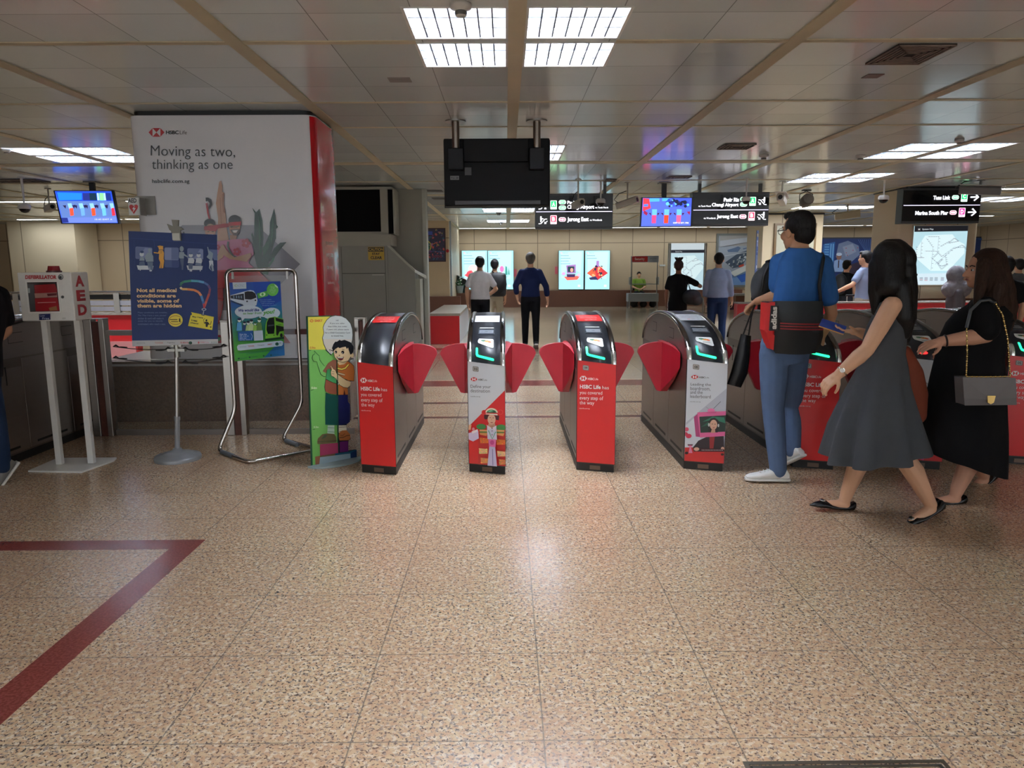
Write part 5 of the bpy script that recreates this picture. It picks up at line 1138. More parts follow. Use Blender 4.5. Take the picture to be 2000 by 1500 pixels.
rr(135, 285, 318, 420, L1, 12); a.poly([(180, 400), (240, 300), (318, 308), (318, 420)], L2); rr(450, 296, 606, 432, L2, 4); a.poly([(526, 300), (606, 304), (606, 430), (526, 428)], L1); rr(452, 432, 608, 512, (74, 96, 150), 3); a.poly([(530, 434), (606, 436), (606, 512), (530, 512)], (60, 80, 136)); rr(698, 304, 872, 425, L1, 6); a.poly([(760, 420), (840, 312), (870, 325), (870, 425)], L2); a.poly([(925, 316), (1024, 322), (1026, 436), (990, 434)], L1)
W1, W2 = (206, 218, 226), (150, 170, 186)
def bench(x0, x1, y): a.poly([(x0, y-30), (x1, y-24), (x1-8, y+18), (x0+14, y+18)], W1); a.poly([(x0+30, y+18), (x0+44, y+18), (x0+40, y+28), (x0+34, y+28)], W1); a.poly([(x1-34, y+18), (x1-20, y+20), (x1-26, y+34), (x1-32, y+34)], W1)
bench(150, 332, 520); bench(690, 866, 522)
a.disc(204, 370, 24, 24, W1); a.disc(206, 345, 20, 14, (56, 80, 128)); a.poly([(176, 440), (190, 400), (220, 398), (236, 440)], W2); a.poly([(180, 450), (232, 445), (240, 492), (172, 495)], (90, 112, 150))
a.disc(288, 326, 17, 22, W2); a.poly([(245, 380), (270, 352), (305, 352), (328, 390), (330, 450), (250, 452), (236, 400)], W2); a.poly([(262, 455), (325, 455), (322, 540), (296, 540), (290, 500), (285, 545), (270, 500)], (108, 130, 160)); a.disc(300, 548, 15, 9, W1)
YO = (236, 176, 80)
a.poly([(372, 282), (400, 276), (436, 282), (434, 305), (440, 318), (388, 320), (386, 300)], YO); a.poly([(332, 346), (380, 352), (390, 325), (430, 322), (444, 355), (440, 420), (446, 440), (436, 520), (418, 524), (412, 460), (410, 524), (392, 520), (404, 460), (388, 420), (392, 365), (336, 358)], YO); a.line([(400, 330), (412, 366), (424, 328)], 3, (60, 60, 70))
a.disc(636, 312, 22, 30, W2); a.poly([(606, 400), (610, 345), (660, 345), (664, 365), (706, 395), (700, 405), (660, 385), (660, 415), (612, 415)], W2); a.poly([(618, 415), (660, 415), (652, 540), (636, 540), (632, 440), (628, 500)], (88, 106, 138))
for cx in (735, 820): a.disc(cx, 382, 22, 22, W1); a.poly([(cx-34, 465), (cx-26, 412), (cx+26, 410), (cx+40, 440), (cx+30, 470)], W1); a.disc(cx, 362, 20, 10, (96, 116, 156))
a.poly([(706, 470), (758, 470), (752, 530), (712, 530)], (88, 106, 138)); a.poly([(790, 460), (850, 470), (850, 495), (780, 490)], (120, 140, 170)); a.disc(728, 548, 7, 10, W1); a.disc(742, 548, 7, 10, W1)
a.poly([(912, 290), (922, 292), (930, 330), (950, 340), (975, 360), (968, 430), (985, 550), (965, 556), (950, 470), (945, 520), (960, 552), (930, 520), (940, 430), (905, 400), (925, 370)], W2); a.poly([(930, 440), (975, 440), (980, 500), (960, 470), (940, 510)], W1)
CR_ = (240, 206, 160)
for k, (s_, x0_, x1_) in enumerate((('Not all medical', 148, 580), ('conditions are', 148, 572), ('visible, some of', 150, 610), ('them are hidden', 152, 634))): a.text(s_, x0_, x1_, (782, 840, 896, 948)[k]+(6 if k == 2 else 0), (740, 798, 854, 906)[k], CR_, bold=.04)
for k, s_ in enumerate(('Many conditions are invisible.', "The 'May I have a seat, please?'", 'sticker & card will make it', 'easier for you to identify', 'commuters who need a seat.')): a.text(s_, 160, (480, 470, 440, 432, 460)[k], 1014+k*30.5, 994+k*30.5, (120, 142, 184))
a.disc(568, 1084, 78, 72, (238, 222, 90)); 
for r_ in (64,): a.line([(568+r_*math.cos(k*.35)*1.08, 1084+r_*.75*math.sin(k*.35)) for k in range(1, 17)], 5, (150, 50, 60))
a.rect(505, 1074, 588, 1082, (70, 60, 40)); a.rect(520, 1096, 596, 1103, (70, 60, 40)); a.poly([(604, 1066), (620, 1066), (622, 1104), (606, 1104)], (70, 60, 40))
# lanyard
lan = [(630, 712), (626, 690), (660, 668), (740, 658), (820, 662), (880, 676), (925, 705), (945, 745), (935, 800), (905, 880), (884, 940)]
cols = [(60, 120, 110), (70, 140, 110), (70, 160, 130), (90, 180, 200), (110, 180, 220), (90, 120, 180), (110, 90, 140), (150, 80, 100), (196, 90, 80), (214, 110, 90)]
for k in range(10): a.l = 12; a.line([lan[k], lan[k+1]], 26 if k < 5 else 24, cols[k])
lan2 = [(622, 728), (640, 748), (700, 750), (770, 758), (820, 780), (850, 820), (868, 880), (880, 930)]
cols2 = [(240, 226, 190), (236, 190, 120), (236, 150, 90), (232, 140, 90), (230, 150, 110), (90, 150, 210), (70, 120, 190)]
for k in range(7): a.l = 13; a.line([lan2[k], lan2[k+1]], 26, cols2[k])
a.l = 14; a.poly([(866, 905), (892, 905), (892, 955), (872, 955)], (206, 70, 80)); a.disc(879, 968, 26, 14, (190, 200, 210)); a.disc(879, 968, 17, 8, NV); a.line([(876, 985), (868, 1030)], 9, (190, 200, 210))
a.poly([(742, 998), (986, 1050), (968, 1192), (706, 1148)], (240, 226, 78)); a.line([(850, 1026), (884, 1034)], 8, (40, 50, 70)); a.disc(738, 1018, 10, 12, NV)
for s_, x0_, x1_, y in (('May I have', 752, 868, 1058), ('a seat', 742, 806, 1092), ('please?', 734, 820, 1122)): a.text(s_, x0_, x1_, y, y-20, (30, 34, 50), bold=.03, rise=14)
a.disc(905, 1088, 10, 12, (24, 26, 36)); a.poly([(880, 1120), (890, 1102), (922, 1104), (940, 1130), (925, 1128), (916, 1160), (898, 1158), (896, 1122)], (24, 26, 36)); a.line([(880, 1118), (874, 1080), (890, 1066)], 5, (24, 26, 36)); a.line([(920, 1130), (950, 1130), (958, 1095)], 6, (60, 60, 40)); a.disc(952, 1160, 6, 8, (24, 26, 36))
for x_, c, s_ in ((150, (150, 156, 164), 'INITIATIVE'), (345, (206, 90, 96), 'TOWER'), (475, (70, 70, 90), 'Together'), (620, (196, 50, 60), 'SBS'), (840, (206, 110, 120), 'SMRT Co'), (955, (60, 110, 90), 'go-ahead')): a.text(s_, x_, x_+90 if x_ < 900 else 1020, 1342-(x_-150)*.012, 1326-(x_-150)*.012, c)
a.disc(730, 1331, 20, 16, (24, 80, 60)); a.disc(820, 1328, 10, 12, (206, 110, 120))
a.build('printed_poster', t)
sm = steel((160, 158, 150), .35)
cl = MB(); c_ = a.at3(572, 150, .012); cm_ = M((112, 108, 98), .4, .6)
cl.prism([(c_.x-.034, c_.y, c_.z-.050), (c_.x+.034, c_.y, c_.z-.050), (c_.x+.034, c_.y, c_.z+.025), (c_.x+.058, c_.y, c_.z+.032), (c_.x+.036, c_.y, c_.z+.05), (c_.x+.020, c_.y, c_.z+.055), (c_.x+.026, c_.y, c_.z+.10), (c_.x-.024, c_.y, c_.z+.102), (c_.x-.018, c_.y, c_.z+.055), (c_.x-.06, c_.y, c_.z+.072), (c_.x-.046, c_.y, c_.z+.03), (c_.x-.034, c_.y, c_.z+.02)], (0, .016, 0), cm_)
cl.prism([(c_.x-.028, c_.y-.003, c_.z-.045), (c_.x+.028, c_.y-.003, c_.z-.045), (c_.x+.028, c_.y-.003, c_.z+.005), (c_.x-.028, c_.y-.003, c_.z+.005)], (0, .003, 0), M((150, 146, 134), .35, .6))
cl.build('bulldog_clip', t)
MB().cyl((lx, 0, pz_-.10), (lx, 0, pz_+.03), .022, sm).box((lx-.065, -.02, pz_-.055), (lx+.065, .02, pz_-.035), sm).box((lx-.04, -.012, pz_-.02), (lx+.04, .012, pz_+.02), sm).build('clamp_bracket', t)
MB().cyl((lx, .035, pz_-.02), (c_.x, .035+.04, c_.z+.02), .008, gm).build('backing_rod', t)
# ---------------------------------------------------------------- chrome frame stand with feedback poster
YL, YR = 5.80, 6.13
t = thing('poster_stand', 'bent chrome tube stand holding a blue and green feedback poster', 'poster stand', (-2.0, 5.8, 0)); o_ = Vector(t.location)
tl_, tr_ = at(443.5, 560, YL), at(578.5, 560, YR); bl_, br_ = at(458, 800, YL), at(591.5, 787, YR); top = at(500, 527, (YL+YR)/2).z
bl_.x = tl_.x; br_.x = tr_.x
fL, fR, fF, fE = fl(427, 884), fl(552, 862), fl(487, 907), fl(612, 884)
for f in (fL, fR, fF, fE): f.z = .017
def arc(pts, r=.05, n=5):
    P = [Vector(p) for p in pts]; out = [P[0]]
    for i in range(1, len(P)-1):
        a_, b_ = (P[i-1]-P[i]), (P[i+1]-P[i]); ra = min(r, a_.length*.45, b_.length*.45); A_ = P[i]+a_.normalized()*ra; B_ = P[i]+b_.normalized()*ra
        for k in range(n+1): u = k/n; out.append(A_*(1-u)**2+P[i]*2*u*(1-u)+B_*u*u)
    return out+[P[-1]]
tlz = Vector((tl_.x, tl_.y, top)); trz = Vector((tr_.x, tr_.y, top))
path = arc([fE, fF, fL, bl_, tlz, trz, br_, fR, fE+Vector((.02, .04, 0))], .06)
MB().tube([p-o_ for p in path], .0165, M((196, 190, 186), .15, 1.0, noise=0), n=14).build('chrome_tube_frame', t)
for A_, B_, nm in ((fL, fF, 'rubber_sleeve'), (fR, fE, 'rubber_sleeve')):
    p = A_+(B_-A_)*.12; q_ = A_+(B_-A_)*.5; MB().tube([p-o_, q_-o_], .0185, M((96, 102, 108), .5), n=12).build(nm, t)
a = PArt(tl_, tr_, 430, 520, 7.5, rough=.3); a.P0 += a.n*.002; a.org = o_
MB().prism([a.at3(x, y, 0) for x, y in ((105, 142), (1062, 130), (1116, 1300), (215, 1400))], -a.n*.004, M((210, 216, 222), .08, alpha=.16, noise=0)).build('acrylic_sheet', t)
for x in (185, 985): p = a.at3(x, 150, -.002); MB().box((p.x-.006, p.y-.012, p.z-.02), (p.x+.006, p.y+.012, top-.002), M((210, 210, 210), .2)).build('hanging_clip', t)
# background: blue to green bands are the poster's own print
tl, tr, br, bl = (135, 240), (880, 220), (945, 1305), (215, 1395)
lerp = lambda p, q_, u: (p[0]+(q_[0]-p[0])*u, p[1]+(q_[1]-p[1])*u)
stops = [(0, (34, 84, 176)), (.28, (30, 96, 184)), (.42, (50, 130, 150)), (.62, (50, 140, 110)), (.8, (80, 172, 66)), (1., (76, 170, 70))]
def grad(u):
    for (u0, c0), (u1, c1) in zip(stops, stops[1:]):
        if u <= u1: f = (u-u0)/(u1-u0); return tuple(int((c0[i]+(c1[i]-c0[i])*f)/2)*2 for i in range(3))
    return stops[-1][1]
for k in range(28):
    a.l = 1; u0, u1 = k/28, (k+1)/28; a.poly([lerp(tl, bl, u0), lerp(tr, br, u0), lerp(tr, br, u1), lerp(tl, bl, u1)], grad((u0+u1)/2))
a.l = 2; a.poly([(945, 1305), (935, 1120), (870, 1100), (640, 1340)], (44, 110, 170)); a.poly([(480, 232), (880, 220), (895, 500), (640, 640), (500, 400)], (30, 76, 170))
a.poly([(180, 238), (380, 234), (384, 328), (190, 336)], (206, 222, 230)); a.disc(232, 284, 22, 18, (170, 196, 140)); a.disc(234, 284, 15, 12, (206, 222, 230)); a.text('CTC', 262, 345, 300, 268, (150, 176, 190)); 
a.poly([(150, 425), (350, 370), (440, 348), (490, 360), (530, 420), (545, 500), (530, 570), (450, 605), (345, 575), (150, 490)], (206, 220, 232)); a.poly([(152, 432), (345, 400), (350, 500), (155, 470)], (36, 44, 60))
for x in (188, 228, 262, 298): a.poly([(x, 432), (x+18, 430), (x+20, 472), (x+2, 468)], (120, 146, 170))
a.poly([(152, 500), (330, 560), (340, 590), (165, 525)], (26, 60, 100)); a.poly([(355, 380), (400, 366), (470, 370), (515, 400), (530, 460), (450, 488), (360, 482)], (16, 20, 34)); a.disc(392, 514, 12, 12, (30, 34, 60)); a.disc(514, 499, 12, 12, (30, 34, 60))
a.poly([(536, 400), (684, 360), (702, 432), (556, 474)], (84, 176, 76)); a.disc(618, 412, 44, 30, (206, 232, 190), rot=-.2); a.disc(618, 412, 16, 20, (84, 176, 76))
a.disc(765, 345, 86, 92, (110, 196, 84)); a.poly([(790, 262), (842, 300), (838, 322), (800, 290)], (210, 236, 206))
for k, s_ in enumerate(('Stand to', 'win $50', 'vouchers with', 'your feedback', 'today')): a.text(s_, 765-(30+14*(k in (2, 3))), 765+(30+14*(k in (2, 3))), 308+k*22, 294+k*22, (210, 240, 200))
for k, s_ in enumerate(('Share your public', 'transport experience', 'with us and get a', 'shopping voucher!')): a.text(s_, 570+k*14, (748, 794, 778, 822)[k], 504+k*27, 486+k*27, (150, 186, 226), rise=-6)
a.disc(410, 668, 200, 98, (214, 228, 238)); a.disc(745, 690, 128, 82, (214, 228, 238), rot=-.1); a.poly([(300, 740), (370, 745), (318, 805)], (214, 228, 238)); a.poly([(540, 700), (660, 640), (650, 745), (560, 735)], (214, 228, 238)); a.poly([(560, 740), (590, 740), (596, 780)], (214, 228, 238))
a.text('We would like', 262, 566, 668, 626, (44, 60, 150), bold=.035, shear=.2, rise=-10); a.text('to hear from', 330, 600, 708, 674, (88, 170, 90), bold=.02, shear=.2, rise=-10); a.text('you!', 618, 794, 726, 650, (96, 178, 70), bold=.04, shear=.2, rise=-22)
for x, y, r_, c, c2 in ((275, 790, 34, (90, 170, 220), (26, 50, 90)), (350, 835, 28, (40, 70, 120), (26, 30, 60)), (405, 830, 34, (190, 220, 150), (30, 40, 60)), (450, 810, 34, (206, 230, 170), (30, 40, 60)), (505, 840, 26, (150, 200, 90), (60, 110, 60)), (565, 790, 34, (110, 150, 80), (60, 100, 60))):
    a.poly([(x-r_-8, 945), (x-r_*.9, y+r_*1.1), (x, y+r_*.7), (x+r_*.9, y+r_*1.1), (x+r_+8, 940)], c); a.disc(x, y, r_*.72, r_*.85, (226, 236, 226)); a.disc(x, y-r_*.5, r_*.78, r_*.5, c2)
a.poly([(250, 955), (470, 940), (480, 1085), (258, 1092)], (34, 96, 170))
for k, s_ in enumerate(('Scan the', 'QR code to', 'take our', 'survey now!')): a.text(s_, 276, (380, 410, 380, 426)[k], 1003+k*27, 985+k*27, (214, 226, 240), bold=.02)
a.line([(440, 980), (466, 1022), (444, 1080)], 5, (214, 226, 240)); a.poly([(480, 945), (612, 936), (622, 1082), (488, 1090)], (196, 210, 222))
a.poly([(668, 800), (700, 755), (790, 736), (915, 770), (925, 1000), (900, 1040), (800, 1070), (652, 1060), (655, 860)], (120, 186, 60)); a.poly([(675, 820), (705, 760), (780, 748), (790, 900), (780, 985), (690, 990), (668, 930)], (16, 22, 24)); a.poly([(690, 860), (780, 850), (780, 870), (690, 880)], (70, 76, 84)); a.poly([(800, 752), (915, 780), (918, 830), (806, 800)], (22, 30, 26)); a.poly([(806, 860), (918, 885), (922, 945), (860, 955), (830, 1020), (812, 1000)], (20, 28, 24)); a.text('hello', 835, 890, 862, 846, (40, 90, 40), bold=.02); a.disc(885, 1010, 20, 30, (14, 18, 18)); a.disc(672, 1005, 8, 8, (30, 40, 30)); a.disc(778, 1008, 8, 8, (30, 40, 30)); a.poly([(645, 1060), (925, 1030), (925, 1060), (650, 1090)], (22, 60, 40))
a.poly([(235, 1180), (250, 1150), (290, 1142), (880, 1088), (908, 1100), (908, 1145), (890, 1165), (290, 1232), (248, 1228)], (206, 222, 234))
for x_, w_, c, s_ in ((275, 100, (150, 176, 190), 'INITIATIVE BY'), (395, 95, (206, 100, 100), 'TOWER'), (535, 100, (80, 90, 110), 'Transport'), (682, 70, (206, 60, 66), 'SMRT'), (852, 30, (60, 110, 90), 'go')): a.text(s_, x_, x_+w_, 1190-(x_-275)*.09, 1172-(x_-275)*.09, c, bold=.02, rise=-6)
a.disc(820, 1136, 26, 24, (24, 84, 66))
for k in range(2): a.line([(255+k*110, 1272+k*12), (900-k*120, 1208+k*20)], 4, (40, 90, 110))
for x_ in (262, 420, 625, 732): a.disc(x_, 1348-(x_-262)*.105, 13, 12, (24, 80, 70)); a.line([(x_+22, 1346-(x_-262)*.105), (x_+120, 1336-(x_-262)*.105)], 4, (30, 100, 110))
a.build('feedback_poster', t)
# ---------------------------------------------------------------- cartoon height chart board
P0 = fl(608, 913); P1 = fl(696, 893); P0.y = 5.26; P1.y = 5.50
P0.x = at(608, 913, P0.y).x; P1.x = at(696, 893, P1.y).x
t = thing('height_chart', 'free-standing green and yellow child height chart with a cartoon boy', 'height chart', ((P0.x+P1.x)/2, (P0.y+P1.y)/2, 0)); o_ = Vector(t.location)
a = PArt(P0, P1, 590, 600, 8.333, rough=.4, step=.0002); a.org = o_
DG = (22, 84, 56); GN = (120, 190, 96)
off = lambda P: [(x*8.333/8.824, y*8.333/8.824+160*8.333) for x, y in P]      # lower crop to upper crop units
bub = [(350, 420), (335, 330), (355, 270), (400, 200), (460, 150), (540, 130), (640, 140), (720, 180), (790, 260), (822, 360), (828, 450), (820, 540), (800, 610), (700, 700), (520, 720), (470, 780), (400, 720), (345, 600), (325, 500)]
kid = [(560, 860), (510, 800), (500, 700), (480, 660), (490, 600), (520, 560), (600, 530), (700, 530), (790, 580), (830, 640), (825, 700), (820, 760), (830, 780), (800, 820), (770, 830), (740, 880), (790, 910), (840, 960), (850, 1050), (845, 1150), (835, 1205), (790, 1205), (770, 1280), (740, 1310), (750, 1420), (735, 1425)]
kid2 = off([(780, 100), (785, 215), (820, 260), (820, 560), (770, 600), (765, 700), (820, 780), (828, 850), (800, 880), (795, 1060), (930, 1040), (935, 1220), (900, 1260), (200, 1330), (165, 1330)])
bd = MB(); gmt = M(DG, .5)
slab(a, [(75, 145), (480, 135), (560, 200), (560, 1400), (620, 1700)]+off([(640, 1300), (165, 1330)]), .012, gmt, bd); slab(a, bub, .0119, M((30, 40, 34), .5), bd); slab(a, kid+kid2[:-2]+off([(610, 1300)])+[(575, 1400)], .0118, M((30, 30, 34), .5), bd)
bd.build('board', t)
P = lambda pts, c: a.poly(pts, c)
a.l = 1; P([(75, 145), (480, 135), (560, 200), (560, 1400)]+off([(620, 200), (625, 1280), (165, 1330)]), DG); P([(95, 160), (480, 150), (555, 210), (555, 690), (108, 692)], (232, 220, 88)); P([(108, 694), (555, 690), (556, 1400)]+off([(600, 200), (610, 1290), (215, 1330), (185, 1330)]), GN)
LN = (34, 62, 44)
a.disc(155, 222, 30, 25, (222, 120, 60)); a.disc(155, 222, 20, 15, (232, 220, 88)); a.line([(132, 228), (180, 215)], 8, (222, 120, 60)); a.text('SMRT', 200, 332, 240, 200, (214, 130, 70), bold=.05)
a.text('0.9m', 125, 216, 678, 640, (206, 130, 60), bold=.03); a.line([(110, 706), (145, 700)], 7, LN); a.text('0.6m', 150, 240, 1330, 1292, (230, 236, 210), bold=.03); a.line([(135, 1358), (185, 1340)], 7, LN)
# bubble
Pb = [(x+(cx_-x)*.03, y+(430-y)*.02) for x, y in bub for cx_ in (575,)]
a.l = 8; P(bub, (40, 48, 44)); P([(x+(575-x)*.035, y+(430-y)*.03) for x, y in bub], (214, 220, 216)); P([(345, 520), (815, 520), (790, 600), (700, 690), (520, 700), (470, 745), (400, 690), (360, 600)], (222, 214, 200))
for k, (s_, x0_, x1_) in enumerate((('Hi!', 552, 592), ('If you are taller', 452, 692), ('than 0.9m, but under', 418, 730), ('7 years old, please apply', 396, 760), ('for a Child Concession Card', 374, 776), ('to travel free.', 470, 672))): a.text(s_, x0_, x1_, 228+k*50, 202+k*50, (70, 80, 78), bold=.01)
a.line([(380, 690), (470, 778), (440, 690), (520, 720)], 14, (24, 34, 28))
SKN = (236, 208, 160); SKG = (120, 186, 100)
# pointing arm (ghosted green behind the board's cut)
a.line([(195, 710), (240, 760), (275, 790), (285, 860), (360, 960)], 7, LN); a.line([(195, 715), (205, 760), (170, 780), (158, 830), (180, 880), (240, 890), (262, 980), (300, 1090), (350, 1130), (380, 1130)], 7, LN)
P([(195, 720), (240, 770), (275, 795), (282, 862), (365, 970), (390, 1080), (375, 1128), (340, 1120), (300, 1080), (262, 970), (240, 885), (185, 872), (165, 830), (178, 785), (208, 765)], (122, 190, 100))
P([(330, 1040), (420, 910), (500, 855), (555, 860), (555, 1050), (430, 1000), (385, 1070)], (146, 92, 70)); P([(400, 1020), (430, 1000), (555, 1060), (555, 1240), (390, 1170)], (70, 160, 96)); P([(385, 1170), (555, 1245), (560, 1420), (460, 1410), (375, 1370), (365, 1300)], (150, 84, 62)); a.line([(385, 1170), (470, 1215), (555, 1245)], 8, LN); a.line([(400, 1020), (380, 1180), (362, 1300), (378, 1375)], 7, LN)
# right half of the body
P([(560, 900), (620, 880), (740, 880), (790, 910), (838, 960), (848, 1050), (838, 1200), (760, 1195), (690, 1160), (735, 1310), (745, 1420), (575, 1425)], (206, 118, 56)); P([(562, 885), (600, 940), (680, 930), (728, 885), (700, 870), (600, 870)], SKN); a.line([(562, 990), (640, 1010), (700, 990), (750, 930)], 22, (236, 214, 90)); a.line([(562, 1005), (640, 1026), (706, 1004), (762, 940)], 6, (44, 40, 30)); a.line([(562, 975), (635, 994), (690, 975), (738, 920)], 5, (44, 40, 30))
a.line([(570, 1068), (690, 1100)], 22, (232, 206, 170)); a.line([(570, 1084), (690, 1116)], 5, (60, 40, 30)); a.line([(570, 1054), (690, 1088)], 5, (60, 40, 30)); a.line([(760, 1195), (838, 1202), (848, 1050), (838, 960), (790, 910), (745, 882)], 7, (50, 30, 24)); P([(680, 1340), (700, 1425), (665, 1425)], (90, 20, 20))
# near arm
P([(455, 960), (475, 955), (500, 1000), (530, 1020), (550, 1070), (640, 1140), (720, 1190), (785, 1210), (775, 1275), (735, 1308), (670, 1300), (600, 1260), (560, 1190), (520, 1140), (470, 1120), (460, 1060), (480, 1010)], SKN); a.line([(540, 1150), (600, 1262), (670, 1302), (735, 1310), (775, 1278)], 7, (60, 44, 30)); a.line([(472, 955), (500, 1000), (535, 1022), (555, 1075), (650, 1145), (720, 1190)], 6, (60, 44, 30)); a.line([(480, 1045), (520, 1050)], 5, (90, 70, 50)); a.line([(476, 1080), (515, 1085)], 5, (90, 70, 50)); a.line([(470, 965), (462, 1010), (458, 1060), (466, 1110), (520, 1142)], 6, (60, 44, 30)); a.disc(578, 1245, 12, 14, (226, 226, 220))
# head
P([(500, 700), (540, 640), (700, 620), (780, 700), (785, 800), (740, 870), (650, 895), (570, 870), (520, 810)], SKN); a.disc(803, 778, 28, 40, SKN); a.line([(500, 700), (520, 810), (570, 870), (650, 895), (740, 870), (785, 800)], 6, (60, 44, 30))
P([(478, 665), (500, 600), (530, 560), (560, 560), (600, 530), (630, 545), (680, 530), (720, 545), (780, 570), (830, 640), (825, 720), (800, 760), (775, 770), (750, 700), (740, 650), (720, 680), (700, 640), (650, 650), (600, 665), (580, 650), (530, 680), (500, 720)], (18, 20, 26))
a.disc(541, 728, 19, 24, (30, 24, 24)); a.disc(652, 732, 24, 26, (30, 24, 24)); a.disc(535, 735, 6, 7, (240, 240, 236)); a.disc(644, 742, 7, 8, (240, 240, 236)); a.line([(525, 690), (555, 678)], 5, (60, 44, 30)); a.line([(640, 680), (680, 695)], 5, (60, 44, 30)); a.disc(596, 782, 12, 6, (90, 60, 50)); P([(545, 800), (600, 815), (670, 808), (655, 850), (620, 868), (585, 855)], (110, 34, 40)); P([(560, 808), (600, 818), (660, 812), (650, 828), (575, 826)], (240, 236, 226))
a.line([(560, 860), (568, 1245), (572, 1425)], 12, (20, 80, 54))
# shorts, legs, shoes, steps
Q = off
a.l = 26; P(Q([(400, 60), (500, 95), (610, 105), (612, 620), (395, 612), (390, 300)]), (14, 78, 70)); P(Q([(612, 105), (780, 95), (785, 215), (820, 260), (820, 560), (770, 600), (625, 620)]), (22, 26, 84)); a.line(Q([(610, 100), (615, 620)]), 12, (18, 70, 60))
P(Q([(435, 622), (550, 622), (552, 780), (430, 770)]), (190, 216, 196)); P(Q([(625, 622), (758, 622), (762, 740), (625, 745)]), (222, 214, 196))
for y in (660, 730): a.line(Q([(435, y), (552, y+8)]), 6, (34, 110, 70)); a.line(Q([(628, y-4), (760, y-12)]), 6, (80, 60, 50))
P(Q([(255, 900), (265, 850), (340, 775), (430, 760), (545, 770), (580, 820), (588, 910), (290, 942), (258, 940)]), (112, 98, 64)); P(Q([(330, 850), (380, 780), (430, 790), (400, 830), (345, 855)]), (74, 92, 66)); a.line(Q([(262, 905), (590, 885)]), 7, (50, 70, 44)); P(Q([(628, 750), (680, 710), (760, 705), (820, 780), (826, 850), (790, 880), (640, 885), (625, 830)]), (176, 104, 56)); a.line(Q([(632, 835), (700, 830), (760, 800), (815, 795)]), 10, (70, 40, 24)); a.line(Q([(650, 790), (690, 800), (730, 760)]), 7, (90, 50, 30)); a.line(Q([(640, 885), (790, 882), (828, 850)]), 8, (50, 30, 24))
P(Q([(300, 945), (612, 920), (615, 1110), (300, 1145)]), (166, 60, 96)); P(Q([(640, 905), (782, 890), (790, 1070), (640, 1085)]), (104, 30, 104)); a.line(Q([(615, 900), (622, 1100)]), 14, (22, 70, 60)); P(Q([(215, 1160), (300, 1145), (300, 1170), (285, 1320), (222, 1330)]), (150, 96, 66)); P(Q([(300, 1145), (560, 1105), (560, 1140), (300, 1170)]), (120, 90, 60)); P(Q([(560, 1105), (790, 1075), (930, 1040), (935, 1220), (830, 1240), (820, 1100), (560, 1140)]), (20, 84, 110)); P(Q([(830, 1090), (930, 1050), (935, 1220), (830, 1240)]), (16, 40, 84)); P(Q([(300, 1170), (820, 1105), (828, 1240), (285, 1310)]), (150, 170, 178))
a.line(Q([(170, 695), (215, 685)]), 7, LN); a.text('0.3m', 190*.9444, 275*.9444, 665*.9444+1333, 635*.9444+1333, (220, 232, 200), bold=.03)
a.build('printed_boy', t)
c = (P0+P1)/2-o_; u = a.u; n = a.n; wd = (P1-P0).length/2+.03; R0 = []
for k in range(25): an = PI*k/24; R0.append(c-u*wd*math.cos(an)+n*(.13*math.sin(an))+n*.005)
bp = MB().prism([tuple(Vector((p.x, p.y, .001))) for p in R0], (0, 0, .014), M((156, 172, 174), .4)); bp.build('base_plate', t)
# ---------------------------------------------------------------- glass barrier, posts and elastic cords
def bpost(lab, pxl, pxr, Y, top_py, brown=(.38, .74)):
    xl = at(pxl, 845, Y).x; xr = at(pxr, 845, Y).x; w_ = xr-xl; zt_ = at((pxl+pxr)/2, top_py, Y).z
    t = thing('barrier_post', lab, 'post', (xl, Y, 0)); s_ = steel((172, 168, 162), .28)
    MB().box((0, 0, 0), (w_*brown[0], .09, zt_), s_).build('steel_upright', t, bevel=.004); MB().box((w_*brown[0]+.001, .012, 0), (w_*brown[1]-.001, .08, zt_-.02), M((88, 46, 34), .45, noise=.4, scale=60)).build('brown_insert', t); MB().box((w_*brown[1], 0, 0), (w_, .09, zt_), s_).build('steel_upright', t, bevel=.004)
    MB().box((0, -.002, zt_+.001), (w_, .092, zt_+.008), s_).build('cap', t)
    return xl, xr, zt_
BY = 6.34
p1_ = bpost('steel and brown barrier post just right of the defibrillator stand', 183, 221, BY, 624); p2_ = bpost('steel and brown barrier post behind the chrome poster stand', 444, 482, BY, 628)
p3_ = bpost('short steel and red barrier post behind the red gate and cartoon chart', 700, 722, 6.5, 622)
GLS = M((196, 210, 204), .04, alpha=.05, noise=0, spec=.6)
def glass(lab, x0, x1, z0=.05, z1=.86):
    o = MB().box((x0, BY+.04, z0), (x1, BY+.05, z1), GLS).build('glass_panel'); tag(o, lab, 'glass panel')
    MB().box((x0, BY+.036, 0), (x1, BY+.054, z0-.001), STLD).build('floor_channel', o)
glass('clear glass barrier panel below the navy poster', p1_[1]+.01, p2_[0]-.01); glass('clear glass barrier panel behind the cartoon height chart', p2_[1]+.01, p3_[0]-.01)
zr = at(345, 655, BY).z
for x0_, x1_, lab, c in ((p1_[1], p2_[0], 'steel barrier rail passing behind the navy poster', (150, 146, 142)), (p2_[1], p3_[0], 'dark maroon barrier rail passing behind the cartoon height chart', (84, 40, 38))):
    o = MB().box((x0_+.002, BY+.02, zr), (x1_-.002, BY+.07, zr+.045), M(c, .3, .3)).build('barrier_rail'); tag(o, lab, 'rail')
k_ = M((18, 18, 18), .5)
